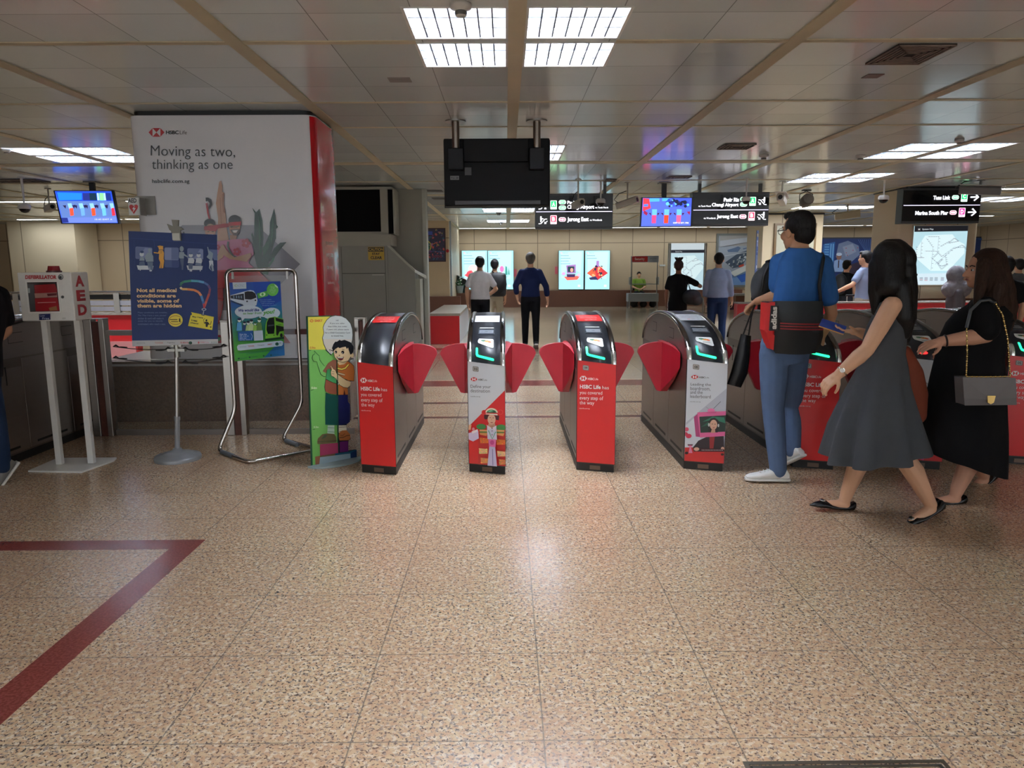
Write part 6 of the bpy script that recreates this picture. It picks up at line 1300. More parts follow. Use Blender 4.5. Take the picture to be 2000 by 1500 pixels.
def cord(lab, pts):
    t = thing('elastic_cord', lab, 'cord', (0, 0, 0)); P_ = [at(*p) for p in pts]; t.location = P_[0]; P_ = [p-Vector(t.location) for p in P_]
    fine = []
    for i in range(len(P_)-1):
        for k in range(6):
            u = k/6; v = P_[i]+(P_[i+1]-P_[i])*u; v.z -= .012*math.sin(PI*u); fine.append(v)
    fine.append(P_[-1]); MB().tube(fine, .0035, k_, n=6).build('cord_line', t)
    for e, d in ((P_[0], 1), (P_[-1], -1)):
        MB().tube([e+Vector((d*.0, 0, .0)), e+Vector((d*.025, 0, .012)), e+Vector((d*.05, 0, -.004)), e+Vector((d*.08, 0, -.006)), e+Vector((d*.12, 0, -.008))], [.004, .009, .005, .008, .005], k_, n=6).build('hook', t)
cord('upper black elastic cord from the left barrier post to the poster pole', [(221, 677, 6.33), (335, 682, 5.52)]); cord('lower black elastic cord from the left barrier post to the poster pole', [(221, 699, 6.33), (335, 708, 5.52)])
cord('upper black elastic cord from the poster pole to the second barrier post', [(356, 682, 5.52), (442, 676, 6.33)]); cord('lower black elastic cord from the poster pole to the second barrier post', [(356, 708, 5.52), (442, 697, 6.33)])
# ---------------------------------------------------------------- floor access cover
h0, h1 = fl(1450, 1489), fl(1842, 1484); t = thing('floor_hatch', 'double steel frame of a floor access cover at the bottom edge', 'floor hatch', (h0.x, h0.y, 0)); wx = h1.x-h0.x
for k, (i_, m_) in enumerate(((0, steel((196, 194, 190), .25)), (.017, M((40, 38, 36), .5)), (.022, steel((180, 178, 174), .25)))):
    f = MB(); wd_ = (.014, .005, .010)[k]; hh = .003 if k != 1 else .0015; y0_ = -.62
    f.box((i_, -i_-wd_, .0003), (wx-i_, -i_, hh), m_); f.box((i_, y0_+i_, .0003), (wx-i_, y0_+i_+wd_, hh), m_); f.box((i_, y0_+i_+wd_, .0003), (i_+wd_, -i_-wd_, hh), m_); f.box((wx-i_-wd_, y0_+i_+wd_, .0003), (wx-i_, -i_-wd_, hh), m_)
    f.build(('outer_frame', 'seal', 'inner_frame')[k], t)
# ---------------------------------------------------------------- small rubbish on the floor
for px, py, c, lab in ((1684, 1154, (236, 222, 160), 'tiny pale crumb on the floor below the woman in grey'), (542, 1157, (20, 18, 18), 'tiny black speck on the floor joint')):
    p = fl(px, py); o = MB().ell((0, 0, .002), (.007, .005, .002), M(c, .6), n=8, k=5).build('floor_speck', loc=p); tag(o, lab, 'speck')
# ---------------------------------------------------------------- figures
V3 = Vector
BLOBS = []
DUM = M((128, 128, 128), .6)
class Blob:
    def __init__(s): s.b = MB()
    def cap(s, p0, r0, p1, r1, n=12):
        p0, p1 = V3(p0), V3(p1); s.b.ell(p0, (r0,)*3, DUM, n, 8); s.b.ell(p1, (r1,)*3, DUM, n, 8)
        if (p1-p0).length > 1e-4: s.b.cyl(p0, p1, r0, DUM, r1, n)
        return s
    def chain(s, pts, rr):
        for i in range(len(pts)-1): s.cap(pts[i], rr[i], pts[i+1], rr[i+1])
        return s
    def ell(s, c, r, rot=None, n=18, k=12): s.b.ell(c, r, DUM, n, k, rot=rot); return s
    def loft(s, secs, n=20):
        """secs: (centre, half width, half depth, yaw)"""
        R = []
        for c, rx, ry, yaw in secs:
            R.append([(c[0]+math.cos(yaw)*rx*math.cos(2*PI*i/n)-math.sin(yaw)*ry*math.sin(2*PI*i/n), c[1]+math.sin(yaw)*rx*math.cos(2*PI*i/n)+math.cos(yaw)*ry*math.sin(2*PI*i/n), c[2]) for i in range(n)])
        if secs[0][0][2] > secs[-1][0][2]: R = R[::-1]
        s.b.loft(R, DUM); return s
    def build(s, name, parent, mat, vox=.008, sm=3, org=None):
        s.b.mats = [mat]; s.b.mi = [0]*len(s.b.f)
        if org is not None: s.b.v = [tuple(V3(v)-V3(org)) for v in s.b.v]
        o = s.b.build(name, parent)
        r = o.modifiers.new('r', 'REMESH'); r.mode = 'VOXEL'; r.voxel_size = vox; r.use_smooth_shade = True
        if sm: q = o.modifiers.new('s', 'SMOOTH'); q.factor = .5; q.iterations = sm
        BLOBS.append(o); return o
def skin(c=(206, 160, 128)): return M(c, .5, noise=.05, scale=12, spec=.35)
def cloth(c, bump=.35, bs=14, rough=.85): return M(c, rough, bump=bump, bscale=bs, noise=.08, scale=20, spec=.2)
def hairm(c=(18, 15, 15)): return M(c, .5, bump=.5, bscale=55, noise=.35, scale=40, stretch=(3, 3, .35), spec=.25)
def hand(b, w_, d, n, side, curl=.35, s=1., r=.0085, spread=.12, thumb=.5):
    """w_: wrist, d: finger direction, n: palm normal (towards the palm side), side: +1 thumb lies towards d x n"""
    d = V3(d).normalized(); n = (V3(n)-d*V3(n).dot(d)).normalized(); t = d.cross(n)*side
    L = [.068, .078, .072, .058]; off = [.030, .010, -.011, -.031]
    b.cap(w_, .024*s, V3(w_)+d*.03*s, .024*s)
    for k in range(4):
        base = V3(w_)+d*(.085-abs(k-1.2)*.004)*s+t*off[k]*s; b.cap(V3(w_)+d*.012*s+t*off[k]*.7*s, .0145*s, base, .0118*s)
        p = base; a = 0; dd = d+t*spread*(1.2-k)*.25
        for j in range(3):
            a += curl*(1.0+.15*k)*(.8+.3*j); v = (dd*math.cos(a)+n*math.sin(a)).normalized(); q = p+v*L[k]*s*(.46, .31, .25)[j]; b.cap(p, r*s*(1.08-.1*j), q, r*s*(.98-.1*j)); p = q
    tb = V3(w_)+d*.022*s+t*.026*s; t1 = tb+(d*.55+t*.75+n*thumb*.4).normalized()*.036*s; t2 = t1+(d*.85+t*.35+n*thumb).normalized()*.030*s; t3 = t2+(d*.95+t*.0+n*thumb).normalized()*.024*s
    b.cap(tb, .014*s, t1, .0115*s).cap(t1, .011*s, t2, .0098*s).cap(t2, .0098*s, t3, .008*s)
def head(b, c, f, s=1., up=(0, 0, 1)):
    """c: skull centre, f: facing. returns frame"""
    f = V3(f).normalized(); u = V3(up); u = (u-f*u.dot(f)).normalized(); r = f.cross(u)
    R = Matrix((r, f, u)).transposed()
    P = lambda x, y, z: V3(c)+(r*x+f*y+u*z)*s
    b.ell(P(0, -.012, .025), (.076*s, .094*s, .092*s), R); b.ell(P(0, .018, -.03), (.060*s, .072*s, .085*s), R); b.ell(P(0, .048, -.078), (.034*s, .034*s, .030*s), R)
    b.cap(P(0, .082, .005), .010*s, P(0, .104, -.030), .0125*s); b.cap(P(-.012, .088, -.033), .009*s, P(.012, .088, -.033), .009*s)
    b.cap(P(-.016, .080, -.058), .009*s, P(.016, .080, -.058), .009*s)          # mouth
    b.cap(P(-.035, .068, .022), .010*s, P(.035, .068, .022), .010*s)            # brow
    for x in (-1, 1): b.ell(P(.077*x, -.008, -.012), (.010*s, .018*s, .030*s), R); b.ell(P(.046*x, .045, -.025), (.026*s, .03*s, .028*s), R)
    return P, R
def face(P, R, s, t, org, lips=(150, 82, 76), brow=(30, 22, 20)):
    b = MB(); wh = M((226, 222, 216), .25); dk = M((26, 18, 16), .2)
    for x in (-1, 1): b.ell(P(.031*x, .072, .002)-V3(org), (.0135*s, .008*s, .0075*s), wh, 12, 8, rot=R); b.ell(P(.031*x, .0785, .002)-V3(org), (.006*s, .004*s, .006*s), dk, 10, 6, rot=R)
    b.build('eyes', t)
    e = MB()
    for x in (-1, 1): e.tube([P(.018*x, .084, .024)-V3(org), P(.034*x, .082, .030)-V3(org), P(.050*x, .070, .024)-V3(org)], .0035*s, M(brow, .7), n=6)
    e.build('eyebrows', t)
    l = MB(); l.tube([P(-.022, .083, -.058)-V3(org), P(0, .0905, -.055)-V3(org), P(.022, .083, -.058)-V3(org)], [.002*s, .006*s, .002*s], M(lips, .4), n=8); l.build('lips', t)
def sneaker(t, ank, toe, org, c=(226, 226, 222), sole=(236, 236, 232), L=.27, wd=.052, collar=(226, 226, 222), z=None, laces=True, pitch=0., name='shoe'):
    """ank: ankle joint; toe: direction of the toes (with its pitch)"""
    d = V3(toe).normalized(); side = V3((-d.y, d.x, 0)).normalized(); u = d.cross(side)*-1
    if u.z < 0: u = -u
    O = V3(ank)-u*.075-d*.065-V3(org)
    mu = M(c, .5, bump=.1); ms = M(sole, .5); n = 16
    def ring(x, hw, h0, h1, k=1.):
        out = []
        for i in range(n):
            a = 2*PI*i/n; ca, sa_ = math.cos(a), math.sin(a); out.append(O+d*x+side*hw*math.copysign(abs(ca)**.7, ca)+u*((h0+h1)/2+(h1-h0)/2*math.copysign(abs(sa_)**.8, sa_)))
        return out
    X = [(-.004, .030, .02, .055), (.012, .036, .015, .085), (.06, .040, .015, .092), (.10, .042, .015, .085), (.14, .045, .015, .068), (.19, .049, .015, .052), (.23, .044, .015, .044), (.262, .026, .015, .032)]
    s_ = L/.27; u0 = MB().loft([ring(x*s_, hw*wd/.052, a_, b_) for x, hw, a_, b_ in X], mu).build(name, t)
    MB().loft([ring(x*s_, (hw+.004)*wd/.052, 0, .022) for x, hw in ((-.012, .026), (0, .036), (.06, .040), (.12, .042), (.19, .050), (.24, .042), (.268, .022))], ms).build('sole', u0)
    if laces:
        l = MB()
        for k in range(4): x = (.105+.022*k)*s_; hh = .086-.0085*k; l.tube([O+d*x+side*.022+u*hh, O+d*(x+.006)+u*(hh+.006), O+d*x-side*.022+u*hh], .003, M(sole, .6), n=5)
        l.build('laces', u0)
    return u0
def flat_shoe(t, ank, toe, org, c=(18, 17, 18), buckle=True):
    d = V3(toe).normalized(); side = V3((-d.y, d.x, 0)).normalized(); u = d.cross(side)*-1
    if u.z < 0: u = -u
    O = V3(ank)-u*.062-d*.055-V3(org); mu = M(c, .22); n = 16
    def ring(x, hw, h0, h1): return [O+d*x+side*hw*math.cos(2*PI*i/n)+u*((h0+h1)/2+(h1-h0)/2*math.sin(2*PI*i/n)) for i in range(n)]
    o = MB().loft([ring(*q) for q in ((-.012, .018, .01, .052), (.0, .030, .0, .058), (.04, .033, .0, .034), (.09, .034, .0, .026), (.13, .040, .0, .030), (.165, .042, .0, .046), (.20, .036, .0, .040), (.235, .018, .002, .026), (.256, .004, .004, .012))], mu).build('flat_shoe', t)
    if buckle:
        R = Matrix((side, d, u)).transposed(); c_ = O+d*.188+u*.046
        MB().ell(c_, (.024, .018, .006), M((226, 226, 222), .12, .9), 14, 6, rot=R).ell(c_+u*.004, (.014, .010, .005), M((20, 20, 22), .2), 12, 6, rot=R).build('buckle', o)
    return o
def garment_loft(b, J, secs, grow): pass
def tracksuit(): pass
def frame(J):
    f = V3(J['f']).normalized(); r = f.cross(V3((0, 0, 1))).normalized(); return f, r, math.atan2(r.y, r.x)
def person(lab, J, vox=.006, skc=(206, 160, 128), hair='short', hairc=(18, 15, 15), top=None, topc=(30, 60, 120), sleeve='short', bottom='pants', botc=(40, 60, 90), shoes='sneaker', shoec=(226, 226, 222), solec=(236, 236, 232), group=None, s=1., facial=True, hem=None, hands=None, gl=False, slim=1., ret=None, hs=1., am=1., cf_=1., topbump=.35, finger_r=.0085):
    f, r, yaw = frame(J); C = {k: V3(v) for k, v in J.items() if k not in ('f', 'hf')}
    org = V3((C['hip'].x, C['hip'].y, 0)); t = thing('person', lab, 'person', org, group=group)
    sk = skin(skc); b = Blob()
    hf = V3(J.get('hf', J['f'])).normalized()
    P, R = head(b, C['head'], hf, s*hs)
    b.cap(C['head']+V3((0, 0, -.06))-hf*.02, .050*s, C['neck'], .056*s)
    # trunk
    hp, ch, nk = C['hip'], C['chest'], C['neck']; w_ = slim
    b.loft([(hp-V3((0, 0, .09)), .13*s*w_, .09*s*w_, yaw), (hp, .155*s*w_, .105*s*w_, yaw), (hp*.5+ch*.5, .130*s*w_, .092*s*w_, yaw), (ch, .155*s*w_, .108*s*w_, yaw), (ch*.35+nk*.65, .135*s*w_, .088*s, yaw), (nk, .06*s, .06*s, yaw)])
    for sd in 'LR':
        sh_, el, wr = C['sh'+sd], C['el'+sd], C['wr'+sd]; m_ = sh_*.5+el*.5
        b.chain([sh_, m_, el], [.050*s*am, .046*s*am, .037*s*am]); b.chain([el, el*.7+wr*.3, wr], [.038*s*am, .041*s*am, .026*s*am]); b.cap(ch*.4+nk*.6+(sh_-nk)*.3, .045*s, sh_, .045*s)
        h = (hands or {}).get(sd, {}); fd = h.get('d', (wr-el).normalized()); pn = h.get('n', (C['hip']-wr+V3((0, 0, .2)))); hand(b, wr, fd, pn, h.get('side', 1 if sd == 'L' else -1), h.get('curl', .35), s*.98, finger_r, thumb=h.get('thumb', .5))
        hj, kn, an = C['hj'+sd], C['kn'+sd], C['an'+sd]
        b.chain([hj, hj*.5+kn*.5, kn], [.082*s*(w_ if bottom is None else 1), .070*s, .052*s]); cf = kn*.68+an*.32-f*.012; b.chain([kn, cf, an*.85+kn*.15, an], [.050*s*cf_, .053*s*cf_, .036*s*cf_, .036*s])
        td = C['toe'+sd].normalized() if C['toe'+sd].length > 0 else f
        b.cap(an-V3((0, 0, .03)), .036*s, an+td*.11-V3((0, 0, .042)), .026*s)
    b.build('body', t, sk, vox, 3, org)
    if facial: face(P, R, s, t, org)
    g = Blob()
    if sleeve:
        gr = .016
        zb = hem if hem is not None else hp.z-.02
        lo = V3((hp.x, hp.y, zb))
        secs = [(lo, .168*s*w_, .122*s, yaw), (lo*.6+(hp*.5+ch*.5)*.4, .162*s*w_, .120*s, yaw), (hp*.5+ch*.5, .150*s*w_, .112*s, yaw), (ch, .176*s*w_, .128*s, yaw), (ch*.45+nk*.55, .150*s*w_, .100*s, yaw), (nk*.9+ch*.1, .098*s, .084*s, yaw), (nk-V3((0, 0, .004)), .078*s, .074*s, yaw)]
        g.loft(secs)
        for sd in 'LR':
            sh_, el, wr = C['sh'+sd], C['el'+sd], C['wr'+sd]; g.cap(ch*.22+nk*.78+(sh_-nk)*.12, .060*s, sh_-V3((0, 0, .008)), .060*s)
            if sleeve == 'short': g.cap(sh_-V3((0, 0, .008)), .061*s, sh_*.32+el*.68, .062*s)
            elif sleeve == 'long': g.chain([sh_, el, el*.12+wr*.88], [.064*s, .052*s, .040*s])
            elif sleeve == 'three': g.chain([sh_, el, el*.45+wr*.55], [.066*s, .056*s, .052*s])
        g.build('shirt', t, cloth(topc, topbump), vox*1.2, 4, org)
        cr = [(nk-V3((0, 0, .004)))+V3((math.cos(k*PI/10)*.064*s, math.sin(k*PI/10)*.062*s, .006*math.sin(k*PI/10)))-org for k in range(20)]
        MB().tube(cr, .007, cloth(tuple(int(v*.85) for v in topc), 0), n=6, closed=True).build('neckband', t)
    if bottom == 'pants':
        g = Blob(); g.loft([(hp-V3((0, 0, .10)), .150*s*w_, .112*s, yaw), (hp+V3((0, 0, .03)), .164*s*w_, .116*s, yaw), (hp+V3((0, 0, .07)), .150*s*w_, .108*s, yaw)])
        for sd in 'LR':
            hj, kn, an = C['hj'+sd], C['kn'+sd], C['an'+sd]; g.chain([hj, hj*.5+kn*.5, kn, kn*.5+an*.5, an+V3((0, 0, .0))], [.094*s, .086*s, .070*s, .064*s, .054*s])
        g.build('trousers', t, cloth(botc, .6, 9), vox*1.3, 3, org)
        pass
    if hair == 'short':
        h = Blob(); h.ell(P(0, -.020, .040), (.083*s, .098*s, .090*s), R); h.ell(P(0, -.052, -.010), (.072*s, .062*s, .080*s), R)
        for x in (-1, 1): h.ell(P(.066*x, -.020, .03), (.020*s, .055*s, .05*s), R)
        h.ell(P(0, .05, .088), (.06*s, .04*s, .03*s), R); h.build('hair', t, hairm(hairc), vox, 2, org)
    if gl:
        g_ = MB(); gm_ = M((30, 28, 28), .3)
        for x in (-1, 1): g_.tube([P(.074*x, -.01, .008)-org, P(.070*x, .085, .006)-org], .0028, gm_, n=6); g_.tube([P(.034*x+.022*math.cos(k*PI/8), .094, .002+.018*math.sin(k*PI/8))-org for k in range(16)], .0024, gm_, n=5, closed=True)
        g_.build('glasses', t)
    if shoes:
        for sd in 'LR':
            an = C['an'+sd]; td = C['toe'+sd]
            if shoes == 'sneaker': sneaker(t, an, td, org, shoec, solec, .27*s, laces=vox < .009)
            else: flat_shoe(t, an, td, org, shoec, buckle=shoes == 'buckle')
    if ret is not None: ret.update(t=t, P=P, R=R, f=f, r=r, yaw=yaw, org=org, C=C)
    return t
# ---------------------------------------------------------------- man in blue
def pj(**k): return {a: (at(*v) if len(v) == 3 and a not in ('f', 'hf') and not a.startswith('toe') else v) for a, v in k.items()}
J = pj(head=(1558, 452, 4.96), neck=(1562, 484, 4.92), chest=(1567, 540, 4.94), hip=(1530, 680, 4.93), f=(-.35, .94, 0), hf=(-.40, .92, 0),
       shL=(1522, 511, 5.00), elL=(1519, 578, 5.02), wrL=(1480, 588, 5.22), shR=(1607, 514, 4.92), elR=(1624, 612, 4.96), wrR=(1606, 655, 5.16),
       hjL=(1512, 690, 4.90), knL=(1510, 796, 4.86), anL=(1520, 918, 4.79), hjR=(1552, 690, 4.98), knR=(1545, 790, 5.22), anR=(1548, 880, 5.12), toeL=(-.95, .10, 0), toeR=(-.40, .75, -.55))
R1 = {}
person('man in a royal blue t-shirt and jeans stepping into the fare gate', J, vox=.0055, skc=(190, 144, 112), topc=(52, 102, 166), botc=(86, 106, 138), s=1.06, hs=1.10, slim=.98, gl=True, ret=R1, shoec=(232, 232, 228), hem=at(1570, 592, 4.93).z-.06, hands={'L': {'d': V3((-.35, .45, -.35)), 'n': V3((.3, -.3, -.6)), 'curl': .75}})
t = R1['t']; org = R1['org']
def rel(t, px, py, Y): return at(px, py, Y)-V3(t.location)
# sports messenger bag, on its own strap
bt = thing('shoulder_bag', 'black messenger bag with red side and three stripes on the man in blue', 'bag', at(1550, 692, 4.80))
B_ = lambda px, py, Y: rel(bt, px, py, Y)
def curved(px0, py0, px1, py1, Y0, dep, m, name, bulge=.05, par=None, rnd=0.):
    R = []
    n = 10
    for j in range(7):
        v = j/6; ring = []; ins = rnd*max(0, (v-.6)/.4)**2*(px1-px0)
        for i in range(n+1):
            u = i/n; p = B_(px0+ins+(px1-px0-2*ins)*u, py0+(py1-py0)*v+rnd*12*v*(math.sin(PI*u)-.6), Y0); p.y -= bulge*math.sin(PI*u)*(.55+.45*math.sin(PI*min(1, v*1.05))); ring.append(p)
        back = [V3((p.x, p.y+dep, p.z)) for p in ring[::-1]]; R.append(ring+back)
    return MB().loft(R, m).build(name, par or bt)
BK = M((28, 30, 32), .6, bump=.3, bscale=10); BK2 = M((42, 48, 52), .6, bump=.25, bscale=12)
body = curved(1500, 590, 1608, 691, 4.80, .12, BK, 'bag_body', .05, rnd=.14)
flap = curved(1512, 588, 1607, 649, 4.790, .012, BK2, 'bag_flap', .055)
sp_ = MB(); 
pts = [B_(1496, 592, 4.79), B_(1514, 590, 4.765), B_(1512, 652, 4.757), B_(1505, 682, 4.775), B_(1494, 645, 4.79)]
sp_.prism(pts, (0, .10, 0), M((206, 34, 34), .5)).prism([B_(1498, 648, 4.76), B_(1513, 655, 4.752), B_(1511, 684, 4.768), B_(1503, 680, 4.775)], (0, .02, 0), M((206, 34, 34), .5)); sp_.build('red_side_panel', bt)
st = MB()
for k in range(3):
    a0, a1 = [], []
    for i in range(11):
        u = i/10; p = B_(1521+(1607-1521)*u, 629.5+k*5.2+2*u-4*math.sin(PI*u)*0, 4.790); p.y -= .055*math.sin(PI*((1521+(86)*u-1512)/95))*(.85)+.012; a0.append(p); a1.append(p-V3((0, 0, .009)))
    st.add(a0+a1, [[i, i+11, i+12, i+1] for i in range(10)], M((150, 44, 48), .6))
st.build('printed_stripes', bt)
# white lettering running up the red side
V, Fs = text2d('adidas', .045); ax = min(v[0] for v in V); bx = max(v[0] for v in V); ay = min(v[1] for v in V); by = max(v[1] for v in V)
Pp = []
for x, y in V:
    u = (x-ax)/(bx-ax); v = (y-ay)/(by-ay); p = B_(1516.5-2.5*u*0-11+11*(1-v)*1.0+1.5*u, 643-44*u, 4.752); Pp.append(p)
lt = MB().add(Pp, [f_[::-1] for f_ in Fs], M((232, 232, 228), .5)); lt.build('printed_lettering', bt)
MB().prism([B_(1503, 646, 4.757), B_(1519, 646, 4.757), B_(1521, 597, 4.757), B_(1507, 597, 4.757)], (0, .015, 0), BK2).build('lettering_patch', bt)
ps = [at(1603, 596, 4.84), at(1600, 555, 4.80), at(1604, 530, 4.80), at(1608, 505, 4.86), at(1606, 496, 4.93), at(1590, 500, 5.02)]
MB().tube([p-V3(bt.location) for p in ps], .012, BK, n=8).build('strap', bt)
# tote bag
bt = thing('tote_bag', 'thin black tote bag hanging from the left hand of the man in blue', 'bag', at(1447, 752, 5.22))
B_ = lambda px, py, Y=5.22: rel(bt, px, py, Y)
R = []
for (xa, ya), (xb, yb), th in (((1447, 652), (1467, 656), .012), ((1437, 690), (1465, 694), .03), ((1428, 725), (1460, 730), .03), ((1420, 750), (1447, 757), .012)):
    a0, b0 = B_(xa, ya), B_(xb, yb); n_ = 8; ring = [a0+(b0-a0)*(i/n_)+V3((0, -th*math.sin(PI*i/n_), 0)) for i in range(n_+1)]+[b0+(a0-b0)*(i/n_)+V3((0, th*math.sin(PI*i/n_), 0)) for i in range(1, n_)]; R.append(ring)
MB().loft(R[::-1], M((20, 20, 22), .4, bump=.4, bscale=12)).build('bag_body', bt)
for xa, xb, dy in ((1451, 1474, .0), (1464, 1473, .02)): MB().tube([B_(xa, 655)+V3((0, dy, 0)), B_(xa*.45+xb*.55, 620)+V3((0, dy, 0)), B_(xb, 598), B_(xb+1, 592)], .006, M((20, 20, 22), .5), n=8).build('handle', bt)
# grey bag on his front
bt = thing('backpack', 'dark grey backpack carried in front of the man in blue', 'bag', at(1485, 560, 5.28))
Blob().chain([rel(bt, 1500, 524, 5.30), rel(bt, 1492, 548, 5.28), rel(bt, 1483, 575, 5.27)], [.045, .070, .060]).ell(rel(bt, 1487, 560, 5.3), (.075, .09, .13)).build('bag_body', bt, M((50, 52, 54), .7, bump=.5, bscale=10), .012, 2); MB().tube([rel(bt, 1502, 520, 5.20), rel(bt, 1492, 540, 5.17), rel(bt, 1487, 570, 5.17)], .012, BLK(), n=8).build('strap', bt)
# ---------------------------------------------------------------- woman in the grey dress
J = pj(head=(1741, 519, 4.10), neck=(1742, 573, 4.10), chest=(1735, 640, 4.09), hip=(1722, 745, 4.08), f=(-1, .06, 0), hf=(-.85, .52, 0),
       shL=(1742, 597, 3.95), elL=(1694, 682, 3.90), wrL=(1637, 732, 3.92), shR=(1736, 597, 4.26), elR=(1722, 665, 4.30), wrR=(1676, 648, 4.26),
       hjL=(1732, 765, 4.00), knL=(1762, 890, 3.98), anL=(1818, 985, 3.98), hjR=(1716, 765, 4.18), knR=(1680, 880, 4.18), anR=(1650, 976, 4.19), toeL=(-.86, 0, -.50), toeR=(-1, .03, .10))
R2 = {}
person('woman with very long straight black hair in a sleeveless grey dress', J, vox=.005, skc=(212, 166, 134), hair=None, sleeve=None, bottom=None, s=.94, slim=.74, am=1.1, cf_=1.15, shoes='buckle', shoec=(18, 17, 18), ret=R2, hands={'L': {'d': V3((-.72, 0, -.60)), 'n': V3((.2, .35, -.8)), 'curl': .38, 'side': 1}, 'R': {'d': V3((-1, 0, .06)), 'n': V3((0, .0, 1)), 'curl': .22, 'side': -1}})
t = R2['t']; org = R2['org']; C = R2['C']
def ringE(c, rx, ry, z, n=56, fold=0., k=9, ph=0., tilt=0.):
    return [V3((c[0]+(rx*(1+fold*math.sin(k*a+ph)+fold*.5*math.sin((k*1.7//1)*a+1.3)))*math.cos(a), c[1]+(ry*(1+fold*math.sin(k*a+ph)))*math.sin(a), z+tilt*math.cos(a)))-org for a in [2*PI*i/n for i in range(n)]]
def zc(px, py, Y): p = at(px, py, Y); return p
secs = []
for (xl, xr, y, ry, fo, ti) in ((1728, 1757, 596, .07, 0, 0), (1712, 1766, 612, .115, 0, 0), (1698, 1766, 640, .125, 0, 0), (1690, 1766, 662, .118, 0, 0), (1688, 1764, 690, .108, .01, 0), (1682, 1768, 715, .125, .025, 0), (1668, 1768, 750, .16, .07, .0), (1652, 1776, 790, .20, .10, .0), (1634, 1786, 835, .24, .12, -.01), (1620, 1797, 888, .27, .14, -.045)):
    a0, b0 = at(xl, y, 4.08), at(xr, y, 4.08); secs.append(ringE(((a0.x+b0.x)/2, 4.08), (b0.x-a0.x)/2, ry, (a0.z+b0.z)/2, fold=fo, k=8, ph=.6, tilt=-ti))
DRM = cloth((70, 73, 77), .15, 60, .9)
MB().loft(secs[::-1], DRM, cap=False).loft([[p*1.0+V3((0, 0, 0)) for p in s_] for s_ in (secs[-1], [V3((q.x*.97, q.y*.97, q.z+.02)) for q in secs[-1]])], DRM, cap=False).build('dress', t)
top = secs[0]
for sg in (-1, 1):
    yy = 4.08+sg*.085
    MB().tube([at(1714, 618, yy-.0)-org, at(1724, 596, yy)-org, at(1740, 588, yy+sg*.01)-org, at(1757, 597, yy)-org, at(1762, 622, yy)-org], [.02, .022, .022, .022, .02], DRM, n=8).build('shoulder_strap', t)
# long straight hair
hb = Blob(); P, R = R2['P'], R2['R']
hb.ell(P(0, -.018, .035), (.095, .108, .098), R); hb.ell(P(0, -.045, -.03), (.094, .085, .10), R)
hb.chain([at(1752, 520, 4.09), at(1757, 570, 4.07), at(1762, 620, 4.05), at(1768, 662, 4.04)], [.095, .095, .075, .030]); hb.chain([at(1722, 520, 4.08), at(1714, 570, 4.05), at(1710, 610, 4.04)], [.07, .05, .022]); hb.chain([at(1742, 500, 4.09), at(1744, 560, 4.14), at(1742, 620, 4.16)], [.10, .09, .05]); hb.chain([at(1735, 500, 4.05), at(1738, 555, 4.0)], [.085, .072])
hb.chain([at(1757, 560, 3.99), at(1765, 620, 3.98), at(1770, 655, 3.99)], [.055, .052, .022])
hb.build('long_hair', t, M((11, 9, 10), .42, bump=.35, bscale=50, noise=.3, scale=30, stretch=(4, 4, .25), spec=.3), .008, 4, org)
# watch, phone
wp = C['wrL']*.86+C['elL']*.14; ax = (C['wrL']-C['elL']).normalized(); R = ax.to_track_quat('Z', 'Y').to_matrix()
wt = thing('wrist_watch', 'small silver wrist watch on the swinging arm of the woman in grey', 'watch', wp); rr_ = .0285
MB().tube([R @ V3((rr_*math.cos(k*PI/12), rr_*math.sin(k*PI/12), 0)) for k in range(24)], .0048, M((214, 206, 190), .2, .95), n=8, closed=True).build('bracelet', wt)
dv = V3((-.1, -.85, .5)); dv = (dv-ax*dv.dot(ax)).normalized(); MB().cyl(dv*(rr_-.002), dv*(rr_+.007), .0135, M((222, 214, 200), .2, .9), n=20).cyl(dv*(rr_+.0068), dv*(rr_+.0075), .011, M((236, 234, 226), .3), n=20).build('watch_case', wt)
pt = thing('phone', 'flat smartphone held out by the woman in the grey dress', 'phone', at(1627, 641, 4.25)); a0 = rel(pt, 1602, 631, 4.30); b0 = rel(pt, 1650, 647, 4.24); ax_ = (b0-a0).normalized(); sd_ = V3((.1, .80, .62)); sd_ = (sd_-ax_*sd_.dot(ax_)).normalized()*.037; up_ = ax_.cross(sd_).normalized()*.004
if up_.z < 0: up_ = -up_
c4 = [a0-sd_, b0-sd_, b0+sd_, a0+sd_]
MB().prism(c4, up_*2, M((196, 150, 90), .3, .6)).build('phone_body', pt, bevel=.002); MB().prism([p+up_*2.05 for p in c4], up_*.2, M((40, 60, 130), .1)).build('phone_screen', pt)
# rust coloured bag behind her
bt = thing('cloth_bag', 'rust brown cloth bag hanging behind the back of the woman in grey', 'bag', at(1785, 770, 4.42)); RB = M((128, 58, 34), .8, bump=.5, bscale=12)
Blob().chain([rel(bt, 1765, 690, 4.42), rel(bt, 1778, 730, 4.42), rel(bt, 1785, 770, 4.42), rel(bt, 1790, 810, 4.42)], [.05, .075, .08, .06]).build('bag_body', bt, RB, .01, 3); MB().tube([rel(bt, 1765, 690, 4.42), rel(bt, 1756, 640, 4.40), rel(bt, 1750, 605, 4.30)], [.03, .012, .010], RB, n=8).build('strap', bt)
